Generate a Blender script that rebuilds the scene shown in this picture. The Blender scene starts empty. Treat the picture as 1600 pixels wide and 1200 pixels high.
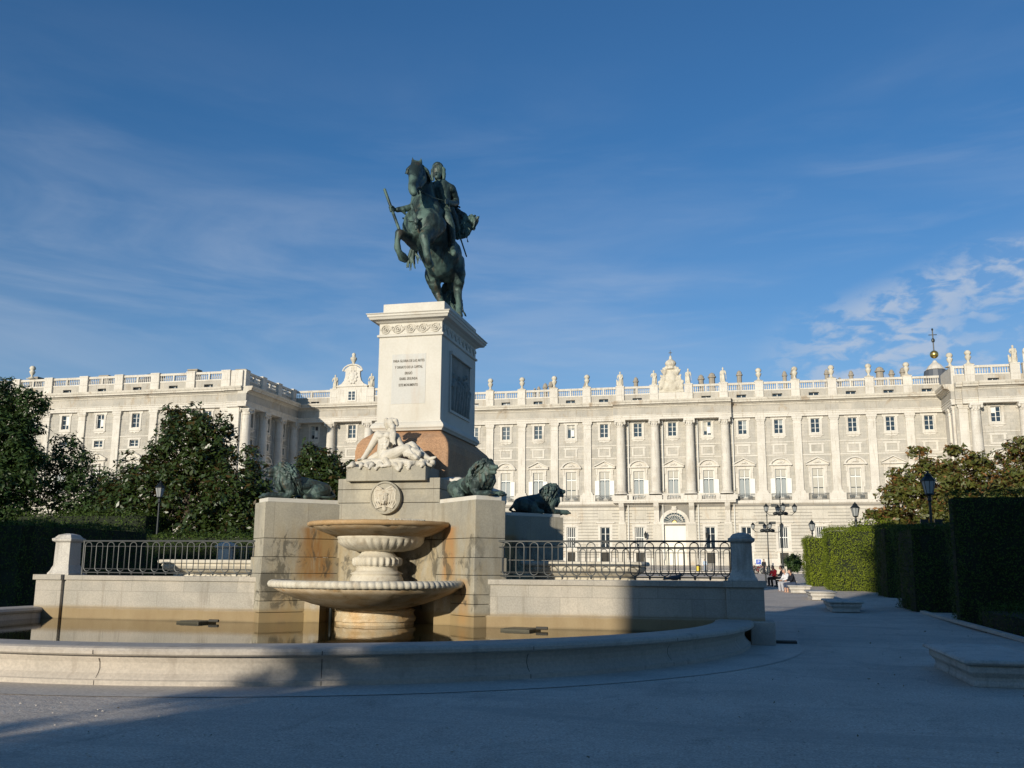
import bpy, math, random
import numpy as np
from mathutils import Vector, Matrix, noise
R = math.radians
SC = bpy.context.scene
random.seed(7)

# ------------------------------------------------------------------ camera, sky, sun, exposure
# frame of the scene: x = along the palace front (to the right), y = away towards the palace, z up
EYE = 1.65
YAW, PITCH, ROLL, FPX = 0.231083, 0.183295, 0.006762, 1472.0
cam = bpy.data.cameras.new('camera'); camo = bpy.data.objects.new('camera', cam); SC.collection.objects.link(camo)
cam.sensor_width = 36.0; cam.lens = 36.0 * FPX / 1600.0; cam.shift_y = 11.97 / 1600.0; cam.clip_end = 3000; cam.clip_start = 0.1
fw = Vector((-math.sin(YAW) * math.cos(PITCH), math.cos(YAW) * math.cos(PITCH), math.sin(PITCH)))
rt = Vector((math.cos(YAW), math.sin(YAW), 0)); up = rt.cross(fw)
rt2 = rt * math.cos(ROLL) + up * math.sin(ROLL); up2 = up * math.cos(ROLL) - rt * math.sin(ROLL)
camo.matrix_world = Matrix.Translation((0, 0, EYE)) @ Matrix((rt2, up2, -fw)).transposed().to_4x4()
SC.camera = camo

SUN_AZ, SUN_EL = R(16.0), R(12.5)             # behind the camera, to its left
sd = Vector((-math.sin(SUN_AZ) * math.cos(SUN_EL), -math.cos(SUN_AZ) * math.cos(SUN_EL), math.sin(SUN_EL)))
sl = bpy.data.lights.new('sun', 'SUN'); sl.energy = 4.7; sl.angle = R(0.6); sl.color = (1.0, 0.91, 0.755)
so = bpy.data.objects.new('sun', sl); SC.collection.objects.link(so)
so.rotation_euler = (-sd).to_track_quat('-Z', 'Y').to_euler()

W_ = bpy.data.worlds.new('World'); SC.world = W_; W_.use_nodes = True
nt = W_.node_tree; nt.nodes.clear()
def N(t, typ, **kw):
    n = t.nodes.new(typ)
    for k, v in kw.items():
        if k.startswith('i_'):
            key = k[2:]
            n.inputs[int(key) if key.isdigit() else key.replace('_', ' ')].default_value = v
        else: setattr(n, k, v)
    return n
def L(t, a, b): t.links.new(a, b)
wo = N(nt, 'ShaderNodeOutputWorld'); bg = N(nt, 'ShaderNodeBackground'); bg.inputs['Strength'].default_value = 0.115
sky = N(nt, 'ShaderNodeTexSky', sky_type='NISHITA', sun_disc=False, sun_elevation=SUN_EL, sun_rotation=math.atan2(sd.x, sd.y),
        altitude=650.0, air_density=1.15, dust_density=0.7, ozone_density=5.0)
tc = N(nt, 'ShaderNodeTexCoord')
def cloud(scale, loc, rot, n_scale, detail, lo, hi, dist=0.0):
    mp = N(nt, 'ShaderNodeMapping'); mp.inputs['Scale'].default_value = scale; mp.inputs['Location'].default_value = loc; mp.inputs['Rotation'].default_value = rot
    L(nt, tc.outputs['Generated'], mp.inputs['Vector'])
    nz = N(nt, 'ShaderNodeTexNoise'); nz.inputs['Scale'].default_value = n_scale; nz.inputs['Detail'].default_value = detail; nz.inputs['Roughness'].default_value = 0.55; nz.inputs['Distortion'].default_value = dist
    L(nt, mp.outputs[0], nz.inputs['Vector'])
    mr = N(nt, 'ShaderNodeMapRange', interpolation_type='SMOOTHSTEP'); mr.inputs['From Min'].default_value = lo; mr.inputs['From Max'].default_value = hi
    L(nt, nz.outputs['Fac'], mr.inputs['Value']); return mr.outputs[0]
def M2(op, a, b, clamp=False):
    m = N(nt, 'ShaderNodeMath', operation=op, use_clamp=clamp)
    for i, q in enumerate((a, b)):
        if isinstance(q, (int, float)): m.inputs[i].default_value = q
        else: L(nt, q, m.inputs[i])
    return m.outputs[0]
sep = N(nt, 'ShaderNodeSeparateXYZ'); L(nt, tc.outputs['Generated'], sep.inputs[0])
def band(sock, a, b, c, d):
    m1 = N(nt, 'ShaderNodeMapRange', interpolation_type='SMOOTHSTEP'); m1.inputs['From Min'].default_value = a; m1.inputs['From Max'].default_value = b; L(nt, sock, m1.inputs['Value'])
    m2 = N(nt, 'ShaderNodeMapRange', interpolation_type='SMOOTHSTEP'); m2.inputs['From Min'].default_value = c; m2.inputs['From Max'].default_value = d; L(nt, sock, m2.inputs['Value'])
    return M2('SUBTRACT', m1.outputs[0], m2.outputs[0], True)
# long thin cirrus over the whole sky, denser low on the left; a rippled white patch low on the right
cir = cloud((1.0, 1.0, 4.2), (0.3, 0.1, 0.0), (0, R(-13), 0), 1.9, 7, 0.40, 0.82, 0.6)
cir = M2('MULTIPLY', cir, band(sep.outputs['Z'], 0.02, 0.14, 0.36, 0.56))
veil = cloud((1.0, 1.0, 5.0), (1.3, 0.4, 0.0), (0, R(-9), 0), 2.6, 8, 0.36, 0.70, 0.9)
veil = M2('MULTIPLY', veil, M2('MULTIPLY', band(sep.outputs['X'], -1.2, -0.95, -0.30, 0.10), band(sep.outputs['Z'], 0.12, 0.22, 0.28, 0.42)))
stk = cloud((1.0, 1.0, 7.0), (0.6, 0.2, 0.35), (0, R(-7), 0), 3.2, 7, 0.44, 0.72, 0.5)
stk = M2('MULTIPLY', stk, M2('MULTIPLY', band(sep.outputs['X'], -0.34, -0.22, -0.06, 0.06), band(sep.outputs['Z'], 0.19, 0.24, 0.27, 0.32)))
fine = cloud((1.0, 1.0, 6.0), (2.1, 0.7, 0.2), (0, R(-16), 0), 5.5, 6, 0.50, 0.80, 0.4)
fine = M2('MULTIPLY', fine, band(sep.outputs['Z'], 0.10, 0.20, 0.34, 0.50))
pat = cloud((1.0, 1.0, 2.2), (0.0, 0.0, 0.0), (0, R(-18), 0), 27.0, 6, 0.42, 0.60, 0.35)
pm = cloud((1, 1, 1.6), (5.0, 1.0, 0.0), (0, 0, 0), 6.0, 4, 0.20, 0.50)
pat = M2('MULTIPLY', M2('MULTIPLY', pat, pm), M2('MULTIPLY', band(sep.outputs['X'], 0.0, 0.14, 0.5, 0.7), band(M2('SUBTRACT', sep.outputs['Z'], M2('MULTIPLY', sep.outputs['X'], 0.30)), 0.08, 0.15, 0.205, 0.245)))
pat = M2('MULTIPLY', pat, band(sep.outputs['Y'], 0.0, 0.2, 2.0, 3.0))
tot = M2('ADD', M2('ADD', M2('MULTIPLY', cir, 0.18), M2('ADD', M2('MULTIPLY', fine, 0.12), M2('ADD', M2('MULTIPLY', veil, 0.28), M2('MULTIPLY', stk, 0.30)))), M2('MULTIPLY', pat, 0.62), True)
hz = N(nt, 'ShaderNodeMix', data_type='RGBA'); hz.inputs['B'].default_value = (4.3, 4.9, 5.9, 1)
tint = N(nt, 'ShaderNodeMix', data_type='RGBA', blend_type='MULTIPLY'); tint.inputs['Factor'].default_value = 1.0; tint.inputs['B'].default_value = (0.64, 0.93, 1.05, 1)
L(nt, sky.outputs[0], tint.inputs['A']); L(nt, tint.outputs['Result'], hz.inputs['A']); 
low = N(nt, 'ShaderNodeMapRange', interpolation_type='SMOOTHSTEP'); low.inputs['From Min'].default_value = 0.42; low.inputs['From Max'].default_value = 0.05; low.inputs['To Max'].default_value = 0.22
L(nt, sep.outputs['Z'], low.inputs['Value']); tot = M2('ADD', tot, low.outputs[0], True)
L(nt, tot, hz.inputs['Factor'])
L(nt, hz.outputs['Result'], bg.inputs['Color']); L(nt, bg.outputs[0], wo.inputs['Surface'])

SC.view_settings.view_transform = 'Standard'; SC.view_settings.look = 'None'; SC.view_settings.gamma = 1.0
SC.view_settings.use_curve_mapping = False; SC.view_settings.exposure = 0.0
SC.cycles.max_bounces = 6; SC.cycles.diffuse_bounces = 3; SC.cycles.glossy_bounces = 3

# ------------------------------------------------------------------ helpers
class MB:
    def __init__(s): s.v = []; s.f = []
    def add(s, vs, fs):
        o = len(s.v); s.v += [tuple(p) for p in vs]; s.f += [tuple(i + o for i in f) for f in fs]; return s
    def box(s, x0, y0, z0, x1, y1, z1):
        if x0 > x1: x0, x1 = x1, x0
        if y0 > y1: y0, y1 = y1, y0
        return s.add([(x0,y0,z0),(x1,y0,z0),(x1,y1,z0),(x0,y1,z0),(x0,y0,z1),(x1,y0,z1),(x1,y1,z1),(x0,y1,z1)],
                     [(0,3,2,1),(4,5,6,7),(0,1,5,4),(1,2,6,5),(2,3,7,6),(3,0,4,7)])
    def prism(s, pts, z0, z1, cap=True):
        n = len(pts); vs = [(p[0], p[1], z0) for p in pts] + [(p[0], p[1], z1) for p in pts]
        fs = [(i, (i+1) % n, n + (i+1) % n, n + i) for i in range(n)]
        if cap: fs += [tuple(range(n-1, -1, -1)), tuple(range(n, 2*n))]
        return s.add(vs, fs)
    def extx(s, prof, x0, x1):               # prof = [(y, z)...] closed polygon swept along x
        n = len(prof); vs = [(x0, p[0], p[1]) for p in prof] + [(x1, p[0], p[1]) for p in prof]
        return s.add(vs, [(i, (i+1) % n, n + (i+1) % n, n + i) for i in range(n)] + [tuple(range(n-1, -1, -1)), tuple(range(n, 2*n))])
    def exty(s, prof, y0, y1):               # prof = [(x, z)...]
        n = len(prof); vs = [(p[0], y0, p[1]) for p in prof] + [(p[0], y1, p[1]) for p in prof]
        return s.add(vs, [(i, n + i, n + (i+1) % n, (i+1) % n) for i in range(n)] + [tuple(range(n)), tuple(range(2*n-1, n-1, -1))])
    def lathe(s, prof, n=16, c=(0, 0), fl=None, sx=1.0, sy=1.0):   # prof = [(r, z)...] bottom to top
        vs = []; m = len(prof)
        for (r, z) in prof:
            for k in range(n):
                a = 2 * math.pi * k / n; q = r * (fl(a, z, r) if fl else 1.0)
                vs.append((c[0] + q * math.cos(a) * sx, c[1] + q * math.sin(a) * sy, z))
        fs = [(j*n + k, j*n + (k+1) % n, (j+1)*n + (k+1) % n, (j+1)*n + k) for j in range(m-1) for k in range(n)]
        fs += [tuple(range(n-1, -1, -1)), tuple(range((m-1)*n, m*n))]
        return s.add(vs, fs)
    def tube(s, pts, rad, n=6, closed=False):
        pts = [Vector(p) for p in pts]; m = len(pts)
        if not isinstance(rad, (list, tuple)): rad = [rad] * m
        vs = []; a = None
        for i, p in enumerate(pts):
            if closed: t = pts[(i+1) % m] - pts[i-1]
            else: t = (pts[min(i+1, m-1)] - pts[max(i-1, 0)])
            t = t.normalized() if t.length > 1e-9 else Vector((0, 0, 1))
            if a is None: a = t.cross(Vector((0.3, 1, 0.12))).normalized()
            a = (a - t * a.dot(t)).normalized()
            b = t.cross(a)
            for k in range(n):
                q = 2 * math.pi * k / n; vs.append(tuple(p + (a * math.cos(q) + b * math.sin(q)) * rad[i]))
        rng = m if closed else m - 1
        fs = [(i*n + k, i*n + (k+1) % n, ((i+1) % m)*n + (k+1) % n, ((i+1) % m)*n + k) for i in range(rng) for k in range(n)]
        if not closed: fs += [tuple(range(n-1, -1, -1)), tuple(range((m-1)*n, m*n))]
        return s.add(vs, fs)
    def capsule(s, p0, r0, p1, r1, n=10):
        p0, p1 = Vector(p0), Vector(p1); d = p1 - p0; ln = d.length
        t = d / ln if ln > 1e-6 else Vector((0, 0, 1))
        a = t.cross(Vector((0.31, 0.87, 0.12))).normalized(); b = t.cross(a); rings = []
        for q in (-90, -60, -30, 0): rings.append((p0 + t * r0 * math.sin(R(q)), r0 * max(math.cos(R(q)), 0.02)))
        for q in (0, 30, 60, 90): rings.append((p1 + t * r1 * math.sin(R(q)), r1 * max(math.cos(R(q)), 0.02)))
        vs = [tuple(c + (a * math.cos(2*math.pi*k/n) + b * math.sin(2*math.pi*k/n)) * r) for c, r in rings for k in range(n)]
        m = len(rings); fs = [(j*n + k, j*n + (k+1) % n, (j+1)*n + (k+1) % n, (j+1)*n + k) for j in range(m-1) for k in range(n)]
        return s.add(vs, fs + [tuple(range(n-1, -1, -1)), tuple(range((m-1)*n, m*n))])
    def chains(s, chs, n=10):
        for ch in chs:
            if len(ch) == 1: s.capsule(ch[0][:3], ch[0][3], ch[0][:3], ch[0][3], n)
            for p, q in zip(ch, ch[1:]): s.capsule(p[:3], p[3], q[:3], q[3], n)
        return s
    def ell(s, c, r, n=12, rot=None):
        vs = []; m = 8
        for j in range(m + 1):
            th = math.pi * j / m; z = -math.cos(th); q = max(math.sin(th), 0.03)
            for k in range(n):
                p = Vector((q * math.cos(2*math.pi*k/n) * r[0], q * math.sin(2*math.pi*k/n) * r[1], z * r[2]))
                if rot: p = rot @ p
                vs.append((c[0] + p.x, c[1] + p.y, c[2] + p.z))
        fs = [(j*n + k, j*n + (k+1) % n, (j+1)*n + (k+1) % n, (j+1)*n + k) for j in range(m) for k in range(n)]
        return s.add(vs, fs + [tuple(range(n-1, -1, -1)), tuple(range(m*n, (m+1)*n))])
    def xf(s, mat):
        s.v = [tuple(mat @ Vector(p)) for p in s.v]; return s
    def mesh(s, name, smooth=False):
        me = bpy.data.meshes.new(name); me.from_pydata(s.v, [], s.f); me.update()
        if smooth: me.polygons.foreach_set('use_smooth', [True] * len(me.polygons))
        return me

WL = {}
def tag(o, label=None, cat=None, group=None, kind=None):
    if label: o['label'] = label
    if cat: o['category'] = cat
    if group: o['group'] = group
    if kind: o['kind'] = kind
    return o
def root(name, loc, label, cat, group=None, rz=0.0):
    o = bpy.data.objects.new(name, None); SC.collection.objects.link(o); o.location = loc; o.rotation_euler = (0, 0, rz); o.empty_display_size = 0.3
    WL[o.name] = Vector(loc); return tag(o, label, cat, group)
def part(name, mb, mat, parent=None, loc=None, rz=0.0, smooth=False, bevel=0.0, wn=False):
    """link one mesh object. Under an unrotated parent loc is a world position; loc None: mesh is in world coordinates."""
    me = mb.mesh(name, smooth) if isinstance(mb, MB) else mb
    if mat is not None and not me.materials: me.materials.append(mat)
    o = bpy.data.objects.new(name, me); SC.collection.objects.link(o)
    w = Vector(loc) if loc is not None else Vector((0, 0, 0))
    if parent is not None: o.parent = parent; o.location = w - WL[parent.name]
    else: o.location = w
    o.rotation_euler = (0, 0, rz); WL[o.name] = w
    if bevel:
        b = o.modifiers.new('bevel', 'BEVEL'); b.width = bevel; b.segments = 2; b.limit_method = 'ANGLE'; b.angle_limit = R(35)
    return o
def lpart(name, mb, mat, parent, smooth=False, loc=(0, 0, 0), bevel=0.0):   # mesh already in the parent's own coordinates
    me = mb.mesh(name, smooth) if isinstance(mb, MB) else mb
    if mat is not None and not me.materials: me.materials.append(mat)
    o = bpy.data.objects.new(name, me); SC.collection.objects.link(o); o.parent = parent; o.location = loc; WL[o.name] = Vector((0, 0, 0))
    if bevel:
        b = o.modifiers.new('bevel', 'BEVEL'); b.width = bevel; b.segments = 2; b.limit_method = 'ANGLE'; b.angle_limit = R(35)
    return o
def dup(o, parent=None):
    c = o.copy(); SC.collection.objects.link(c)
    if parent is not None: c.parent = parent
    for ch in [k for k in bpy.data.objects if k.parent == o]: dup(ch, c)
    return c
KIDS = None
def dup_tree(o, loc, rz=None, label=None, group=None):
    c = o.copy(); SC.collection.objects.link(c); c.location = loc; WL[c.name] = Vector(loc)
    if rz is not None: c.rotation_euler = (0, 0, rz)
    if label: c['label'] = label
    if group: c['group'] = group
    for ch in list(o.children):
        k = ch.copy(); SC.collection.objects.link(k); k.parent = c
        for g in list(ch.children):
            h = g.copy(); SC.collection.objects.link(h); h.parent = k
    return c
def sculpt(mb, voxel, smooth=4, rough=0.0, rscale=6.0, name='sculpt', fac=0.5):
    """fuse overlapping closed shapes into one continuous skin"""
    me = mb.mesh('tmp'); o = bpy.data.objects.new('tmp', me); SC.collection.objects.link(o)
    m = o.modifiers.new('r', 'REMESH'); m.mode = 'VOXEL'; m.voxel_size = voxel; m.use_smooth_shade = True
    s = o.modifiers.new('s', 'SMOOTH'); s.iterations = smooth; s.factor = fac
    dg = bpy.context.evaluated_depsgraph_get(); dg.update()
    out = bpy.data.meshes.new_from_object(o.evaluated_get(dg)); out.name = name
    bpy.data.objects.remove(o); bpy.data.meshes.remove(me)
    n = len(out.vertices)
    if rough and n:
        co = np.empty(n * 3); no = np.empty(n * 3); out.vertices.foreach_get('co', co); out.vertices.foreach_get('normal', no)
        co = co.reshape(-1, 3); no = no.reshape(-1, 3)
        d = np.array([noise.fractal(Vector(p) * rscale, 1.0, 2.0, 3) for p in co]) * rough
        co += no * d[:, None]; out.vertices.foreach_set('co', co.ravel())
    out.materials.clear(); out.polygons.foreach_set('use_smooth', [True] * len(out.polygons)); out.update()
    return out

# ------------------------------------------------------------------ materials
def new_mat(name):
    m = bpy.data.materials.new(name); m.use_nodes = True; t = m.node_tree; t.nodes.clear()
    out = N(t, 'ShaderNodeOutputMaterial'); b = N(t, 'ShaderNodeBsdfPrincipled'); L(t, b.outputs[0], out.inputs['Surface'])
    return m, t, b
def pos(t, scale=(1, 1, 1), loc=(0, 0, 0)):
    g = N(t, 'ShaderNodeNewGeometry'); mp = N(t, 'ShaderNodeMapping'); mp.inputs['Scale'].default_value = scale; mp.inputs['Location'].default_value = loc
    L(t, g.outputs['Position'], mp.inputs['Vector']); return mp.outputs[0]
def nz(t, vec, sc, det=5, ro=0.55, dist=0.0):
    n = N(t, 'ShaderNodeTexNoise'); n.inputs['Scale'].default_value = sc; n.inputs['Detail'].default_value = det; n.inputs['Roughness'].default_value = ro; n.inputs['Distortion'].default_value = dist
    L(t, vec, n.inputs['Vector']); return n.outputs['Fac']
def mr(t, s, a, b, c=0.0, d=1.0, smooth=True):
    m = N(t, 'ShaderNodeMapRange'); m.interpolation_type = 'SMOOTHSTEP' if smooth else 'LINEAR'
    for k, v in zip(('From Min', 'From Max', 'To Min', 'To Max'), (a, b, c, d)): m.inputs[k].default_value = v
    L(t, s, m.inputs['Value']); return m.outputs[0]
def ma(t, op, a, b=0.0, clamp=False):
    m = N(t, 'ShaderNodeMath', operation=op, use_clamp=clamp)
    for i, q in enumerate((a, b)):
        if isinstance(q, (int, float)): m.inputs[i].default_value = q
        else: L(t, q, m.inputs[i])
    return m.outputs[0]
def mix(t, f, a, b, bt='MIX'):
    m = N(t, 'ShaderNodeMix', data_type='RGBA', blend_type=bt)
    if isinstance(f, (int, float)): m.inputs['Factor'].default_value = f
    else: L(t, f, m.inputs['Factor'])
    for k, q in (('A', a), ('B', b)):
        if isinstance(q, tuple): m.inputs[k].default_value = (*q, 1)
        else: L(t, q, m.inputs[k])
    return m.outputs['Result']
def bump(t, b, h, st, dist=0.02):
    n = N(t, 'ShaderNodeBump'); n.inputs['Strength'].default_value = st; n.inputs['Distance'].default_value = dist
    L(t, h, n.inputs['Height']); L(t, n.outputs[0], b.inputs['Normal'])
def stone(name, c1, c2, sc=1.5, rough=0.85, blocks=None, joint=(0.2, 0.19, 0.17), stain=None, sstr=0.5, fine=0.12, bst=0.3, streak=0.0, streakc=(0.1, 0.09, 0.07), waterline=False, blockvar=0.12, plane='xz', spec=0.3, jw=0.012):
    m, t, b = new_mat(name); p = pos(t)
    col = mix(t, mr(t, nz(t, p, sc, 6), 0.3, 0.7), c1, c2)
    fg = nz(t, p, sc * 22, 4, 0.7); col = mix(t, fine, col, mix(t, mr(t, fg, 0.35, 0.65), (0.25, 0.24, 0.22), (1, 0.98, 0.94)), 'OVERLAY')
    h = fg
    if stain:
        col = mix(t, ma(t, 'MULTIPLY', mr(t, nz(t, pos(t, (1, 1, 0.55)), sc * 0.9, 6, 0.62, 0.5), 0.53, 0.72), sstr), col, stain)
    if streak:
        s = nz(t, pos(t, (1, 1, 0.10)), 3.6, 4, 0.6); col = mix(t, ma(t, 'MULTIPLY', mr(t, s, 0.54, 0.72), streak), col, streakc)
    if blocks:
        g = N(t, 'ShaderNodeNewGeometry'); sp = N(t, 'ShaderNodeSeparateXYZ'); L(t, g.outputs['Position'], sp.inputs[0])
        cx = N(t, 'ShaderNodeCombineXYZ'); L(t, ma(t, 'ADD', sp.outputs[0], sp.outputs[1]), cx.inputs[0]); L(t, ma(t, 'ADD', sp.outputs[2], blocks[2] if len(blocks) > 2 else 0.0), cx.inputs[1])
        br = N(t, 'ShaderNodeTexBrick'); br.offset = 0.5; br.inputs['Scale'].default_value = 1.0; br.inputs['Brick Width'].default_value = blocks[0]; br.inputs['Row Height'].default_value = blocks[1]
        br.inputs['Mortar Size'].default_value = jw; br.inputs['Mortar Smooth'].default_value = 0.3; br.inputs['Color1'].default_value = (0.42, 0.42, 0.42, 1); br.inputs['Color2'].default_value = (0.62, 0.60, 0.57, 1); br.inputs['Mortar'].default_value = (0.5, 0.5, 0.5, 1); br.inputs['Bias'].default_value = 0.0
        L(t, cx.outputs[0], br.inputs['Vector'])
        col = mix(t, blockvar * 4, col, br.outputs['Color'], 'OVERLAY'); col = mix(t, ma(t, 'MULTIPLY', br.outputs['Fac'], 0.75), col, joint)
        h = ma(t, 'SUBTRACT', ma(t, 'MULTIPLY', fg, 0.25), br.outputs['Fac'])
    if waterline:
        g = N(t, 'ShaderNodeNewGeometry'); sp = N(t, 'ShaderNodeSeparateXYZ'); L(t, g.outputs['Position'], sp.inputs[0])
        zz = ma(t, 'ADD', sp.outputs[2], ma(t, 'MULTIPLY', nz(t, p, 2.2, 4), 0.08))
        w = mr(t, zz, 0.50, 0.66, 1.0, 0.0)
        col = mix(t, ma(t, 'MULTIPLY', w, 0.85), col, mix(t, nz(t, pos(t, (1, 1, 0.5)), 3.0, 4), (0.22, 0.14, 0.055), (0.34, 0.255, 0.13)))
        w2 = ma(t, 'MULTIPLY', mr(t, zz, 0.24, 0.34, 1.0, 0.0), 0.7); col = mix(t, w2, col, (0.10, 0.08, 0.05))
        # rust-brown lime runs and black moss where the bowls spill on the piers
        def blob(cx_, hw, z0, z1, colr, amt, soft=0.22):
            nonlocal col
            xs = ma(t, 'ADD', sp.outputs[0], ma(t, 'MULTIPLY', ma(t, 'SUBTRACT', nz(t, pos(t, (1, 1, 0.4)), 3.0, 5), 0.5), 0.28))
            k = mr(t, ma(t, 'ABSOLUTE', ma(t, 'SUBTRACT', xs, cx_)), hw, hw + soft, 1.0, 0.0)
            k = ma(t, 'MULTIPLY', k, ma(t, 'MULTIPLY', mr(t, sp.outputs[2], z1 - 0.12, z1, 1.0, 0.0), mr(t, sp.outputs[2], z0 - 0.15, z0 + 0.1)))
            k = ma(t, 'MULTIPLY', k, mr(t, nz(t, pos(t, (1, 1, 0.18), (cx_, 0, 0)), 4.5, 6, 0.7), 0.30, 0.52, 0.35, 1.0))
            col = mix(t, ma(t, 'MULTIPLY', k, amt), col, colr)
        blob(-10.45, 0.20, 1.30, 2.66, (0.27, 0.125, 0.03), 0.9); blob(-6.90, 0.12, 1.30, 2.66, (0.40, 0.19, 0.06), 0.8)
        blob(-6.36, 0.06, 0.3, 1.4, (0.40, 0.23, 0.09), 0.7); blob(-11.05, 0.06, 0.3, 1.05, (0.38, 0.26, 0.13), 0.6)
        wash = ma(t, 'MULTIPLY', mr(t, nz(t, pos(t, (1, 1, 0.35), (7, 0, 0)), 1.9, 6, 0.65, 0.5), 0.36, 0.62), mr(t, sp.outputs[2], 2.3, 3.0, 1.0, 0.0))
        wash = ma(t, 'MULTIPLY', wash, mr(t, ma(t, 'ABSOLUTE', ma(t, 'ADD', sp.outputs[0], 8.72)), 1.8, 3.2, 1.0, 0.0))
        col = mix(t, ma(t, 'MULTIPLY', wash, 0.6), col, (0.34, 0.25, 0.12))
        moss = ma(t, 'MULTIPLY', mr(t, nz(t, pos(t, (1, 1, 0.6), (3, 0, 0)), 2.3, 7, 0.68, 0.8), 0.50, 0.60), mr(t, sp.outputs[2], 2.4, 2.6, 0.85, 0.0))
        ctr = mr(t, ma(t, 'ABSOLUTE', ma(t, 'ADD', sp.outputs[0], 8.8)), 2.5, 3.4, 1.0, 0.0)
        col = mix(t, ma(t, 'MULTIPLY', ma(t, 'MULTIPLY', moss, ctr), ma(t, 'MULTIPLY', mr(t, sp.outputs[2], 0.5, 0.65), 0.85)), col, (0.07, 0.065, 0.05))
    L(t, col, b.inputs['Base Color']); b.inputs['Roughness'].default_value = rough; b.inputs['Specular IOR Level'].default_value = spec
    bump(t, b, h, bst, 0.012); return m
M = {}
M['lime'] = stone('lime_stone', (0.64, 0.60, 0.53), (0.56, 0.52, 0.46), 0.35, stain=(0.36, 0.30, 0.22), sstr=0.45, streak=0.5, streakc=(0.30, 0.25, 0.18), blocks=(1.7, 0.62), joint=(0.40, 0.36, 0.29), jw=0.008, blockvar=0.05)
M['gran'] = stone('grey_granite', (0.46, 0.43, 0.38), (0.39, 0.37, 0.325), 0.4, stain=(0.28, 0.25, 0.20), sstr=0.4, streak=0.45, streakc=(0.25, 0.21, 0.16), blocks=(1.3, 0.52), joint=(0.27, 0.25, 0.21), jw=0.014, blockvar=0.1)
M['base'] = stone('base_stone', (0.54, 0.50, 0.43), (0.46, 0.43, 0.37), 0.4, stain=(0.42, 0.29, 0.17), sstr=0.5, streak=0.4, streakc=(0.30, 0.25, 0.18), blocks=(1.9, 9.0), joint=(0.3, 0.27, 0.22), jw=0.012, blockvar=0.06)
M['groove'] = stone('rusticated_back', (0.26, 0.24, 0.21), (0.21, 0.20, 0.18), 0.4)
M['corn'] = stone('cornice_stone', (0.60, 0.55, 0.47), (0.50, 0.46, 0.39), 0.5, stain=(0.28, 0.19, 0.11), sstr=0.8, streak=0.4, blocks=None)
M['frieze'] = stone('frieze_stone', (0.44, 0.41, 0.36), (0.37, 0.35, 0.31), 0.5, stain=(0.33, 0.24, 0.14), sstr=0.6, streak=0.6, streakc=(0.27, 0.22, 0.16), blocks=(2.2, 5.0), joint=(0.3, 0.27, 0.22))
M['marble'] = stone('white_marble', (0.64, 0.61, 0.54), (0.57, 0.54, 0.47), 0.8, stain=(0.55, 0.49, 0.39), sstr=0.5, fine=0.05, bst=0.12, streak=0.22, streakc=(0.45, 0.36, 0.25))
M['panel'] = stone('panel_marble', (0.57, 0.565, 0.53), (0.53, 0.52, 0.48), 0.8, stain=(0.5, 0.44, 0.34), sstr=0.4, fine=0.05, bst=0.1, streak=0.2, streakc=(0.5, 0.3, 0.15))
M['statm'] = stone('statue_marble', (0.64, 0.60, 0.52), (0.50, 0.46, 0.38), 2.5, stain=(0.28, 0.26, 0.22), sstr=0.6, fine=0.1, bst=0.25, streak=0.3, streakc=(0.3, 0.27, 0.22))
M['roofst'] = stone('statue_limestone', (0.62, 0.57, 0.47), (0.50, 0.45, 0.36), 1.2, stain=(0.30, 0.26, 0.2), sstr=0.6, fine=0.1, bst=0.3)
M['mon'] = stone('monument_granite', (0.39, 0.36, 0.285), (0.29, 0.275, 0.23), 1.1, stain=(0.36, 0.28, 0.15), sstr=0.45, fine=0.12, bst=0.2, streak=0.45, streakc=(0.20, 0.17, 0.12), blocks=(1.25, 9.0), joint=(0.22, 0.19, 0.15), jw=0.008, waterline=True)
M['terr'] = stone('terrace_granite', (0.42, 0.385, 0.33), (0.34, 0.32, 0.28), 1.3, stain=(0.32, 0.29, 0.24), sstr=0.4, fine=0.14, bst=0.25, streak=0.5, streakc=(0.22, 0.19, 0.15), blocks=(1.5, 0.41, -0.13), joint=(0.24, 0.22, 0.18), jw=0.006, waterline=True)
M['ochre'] = stone('ochre_granite', (0.42, 0.245, 0.135), (0.33, 0.20, 0.12), 1.2, stain=(0.24, 0.14, 0.08), sstr=0.5, fine=0.3, bst=0.7, streak=0.2, streakc=(0.55, 0.4, 0.28))
M['curb'] = stone('curb_granite', (0.47, 0.42, 0.36), (0.41, 0.37, 0.32), 1.0, stain=(0.33, 0.29, 0.24), sstr=0.5, fine=0.12, bst=0.22, streak=0.5, streakc=(0.27, 0.23, 0.19))
M['bowl'] = stone('bowl_marble', (0.52, 0.43, 0.31), (0.38, 0.27, 0.15), 2.2, stain=(0.17, 0.13, 0.07), sstr=0.85, fine=0.2, bst=0.45, streak=0.7, streakc=(0.40, 0.21, 0.07))
M['bowlw'] = stone('bowl_white', (0.60, 0.555, 0.46), (0.50, 0.45, 0.36), 2.5, stain=(0.33, 0.25, 0.16), sstr=0.6, fine=0.15, bst=0.3, streak=0.2)
M['rimor'] = stone('stained_rim', (0.44, 0.30, 0.16), (0.36, 0.23, 0.11), 2.6, stain=(0.6, 0.5, 0.36), sstr=0.4, fine=0.2, bst=0.4)
M['drum'] = stone('wet_drum', (0.50, 0.34, 0.17), (0.52, 0.44, 0.31), 3.0, rough=0.45, stain=(0.24, 0.19, 0.05), sstr=0.75, fine=0.3, bst=0.6, spec=0.5)
M['bench'] = stone('bench_stone', (0.52, 0.49, 0.44), (0.43, 0.41, 0.37), 1.6, stain=(0.25, 0.22, 0.18), sstr=0.5, fine=0.2, bst=0.4, streak=0.5, streakc=(0.16, 0.14, 0.11))

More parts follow.
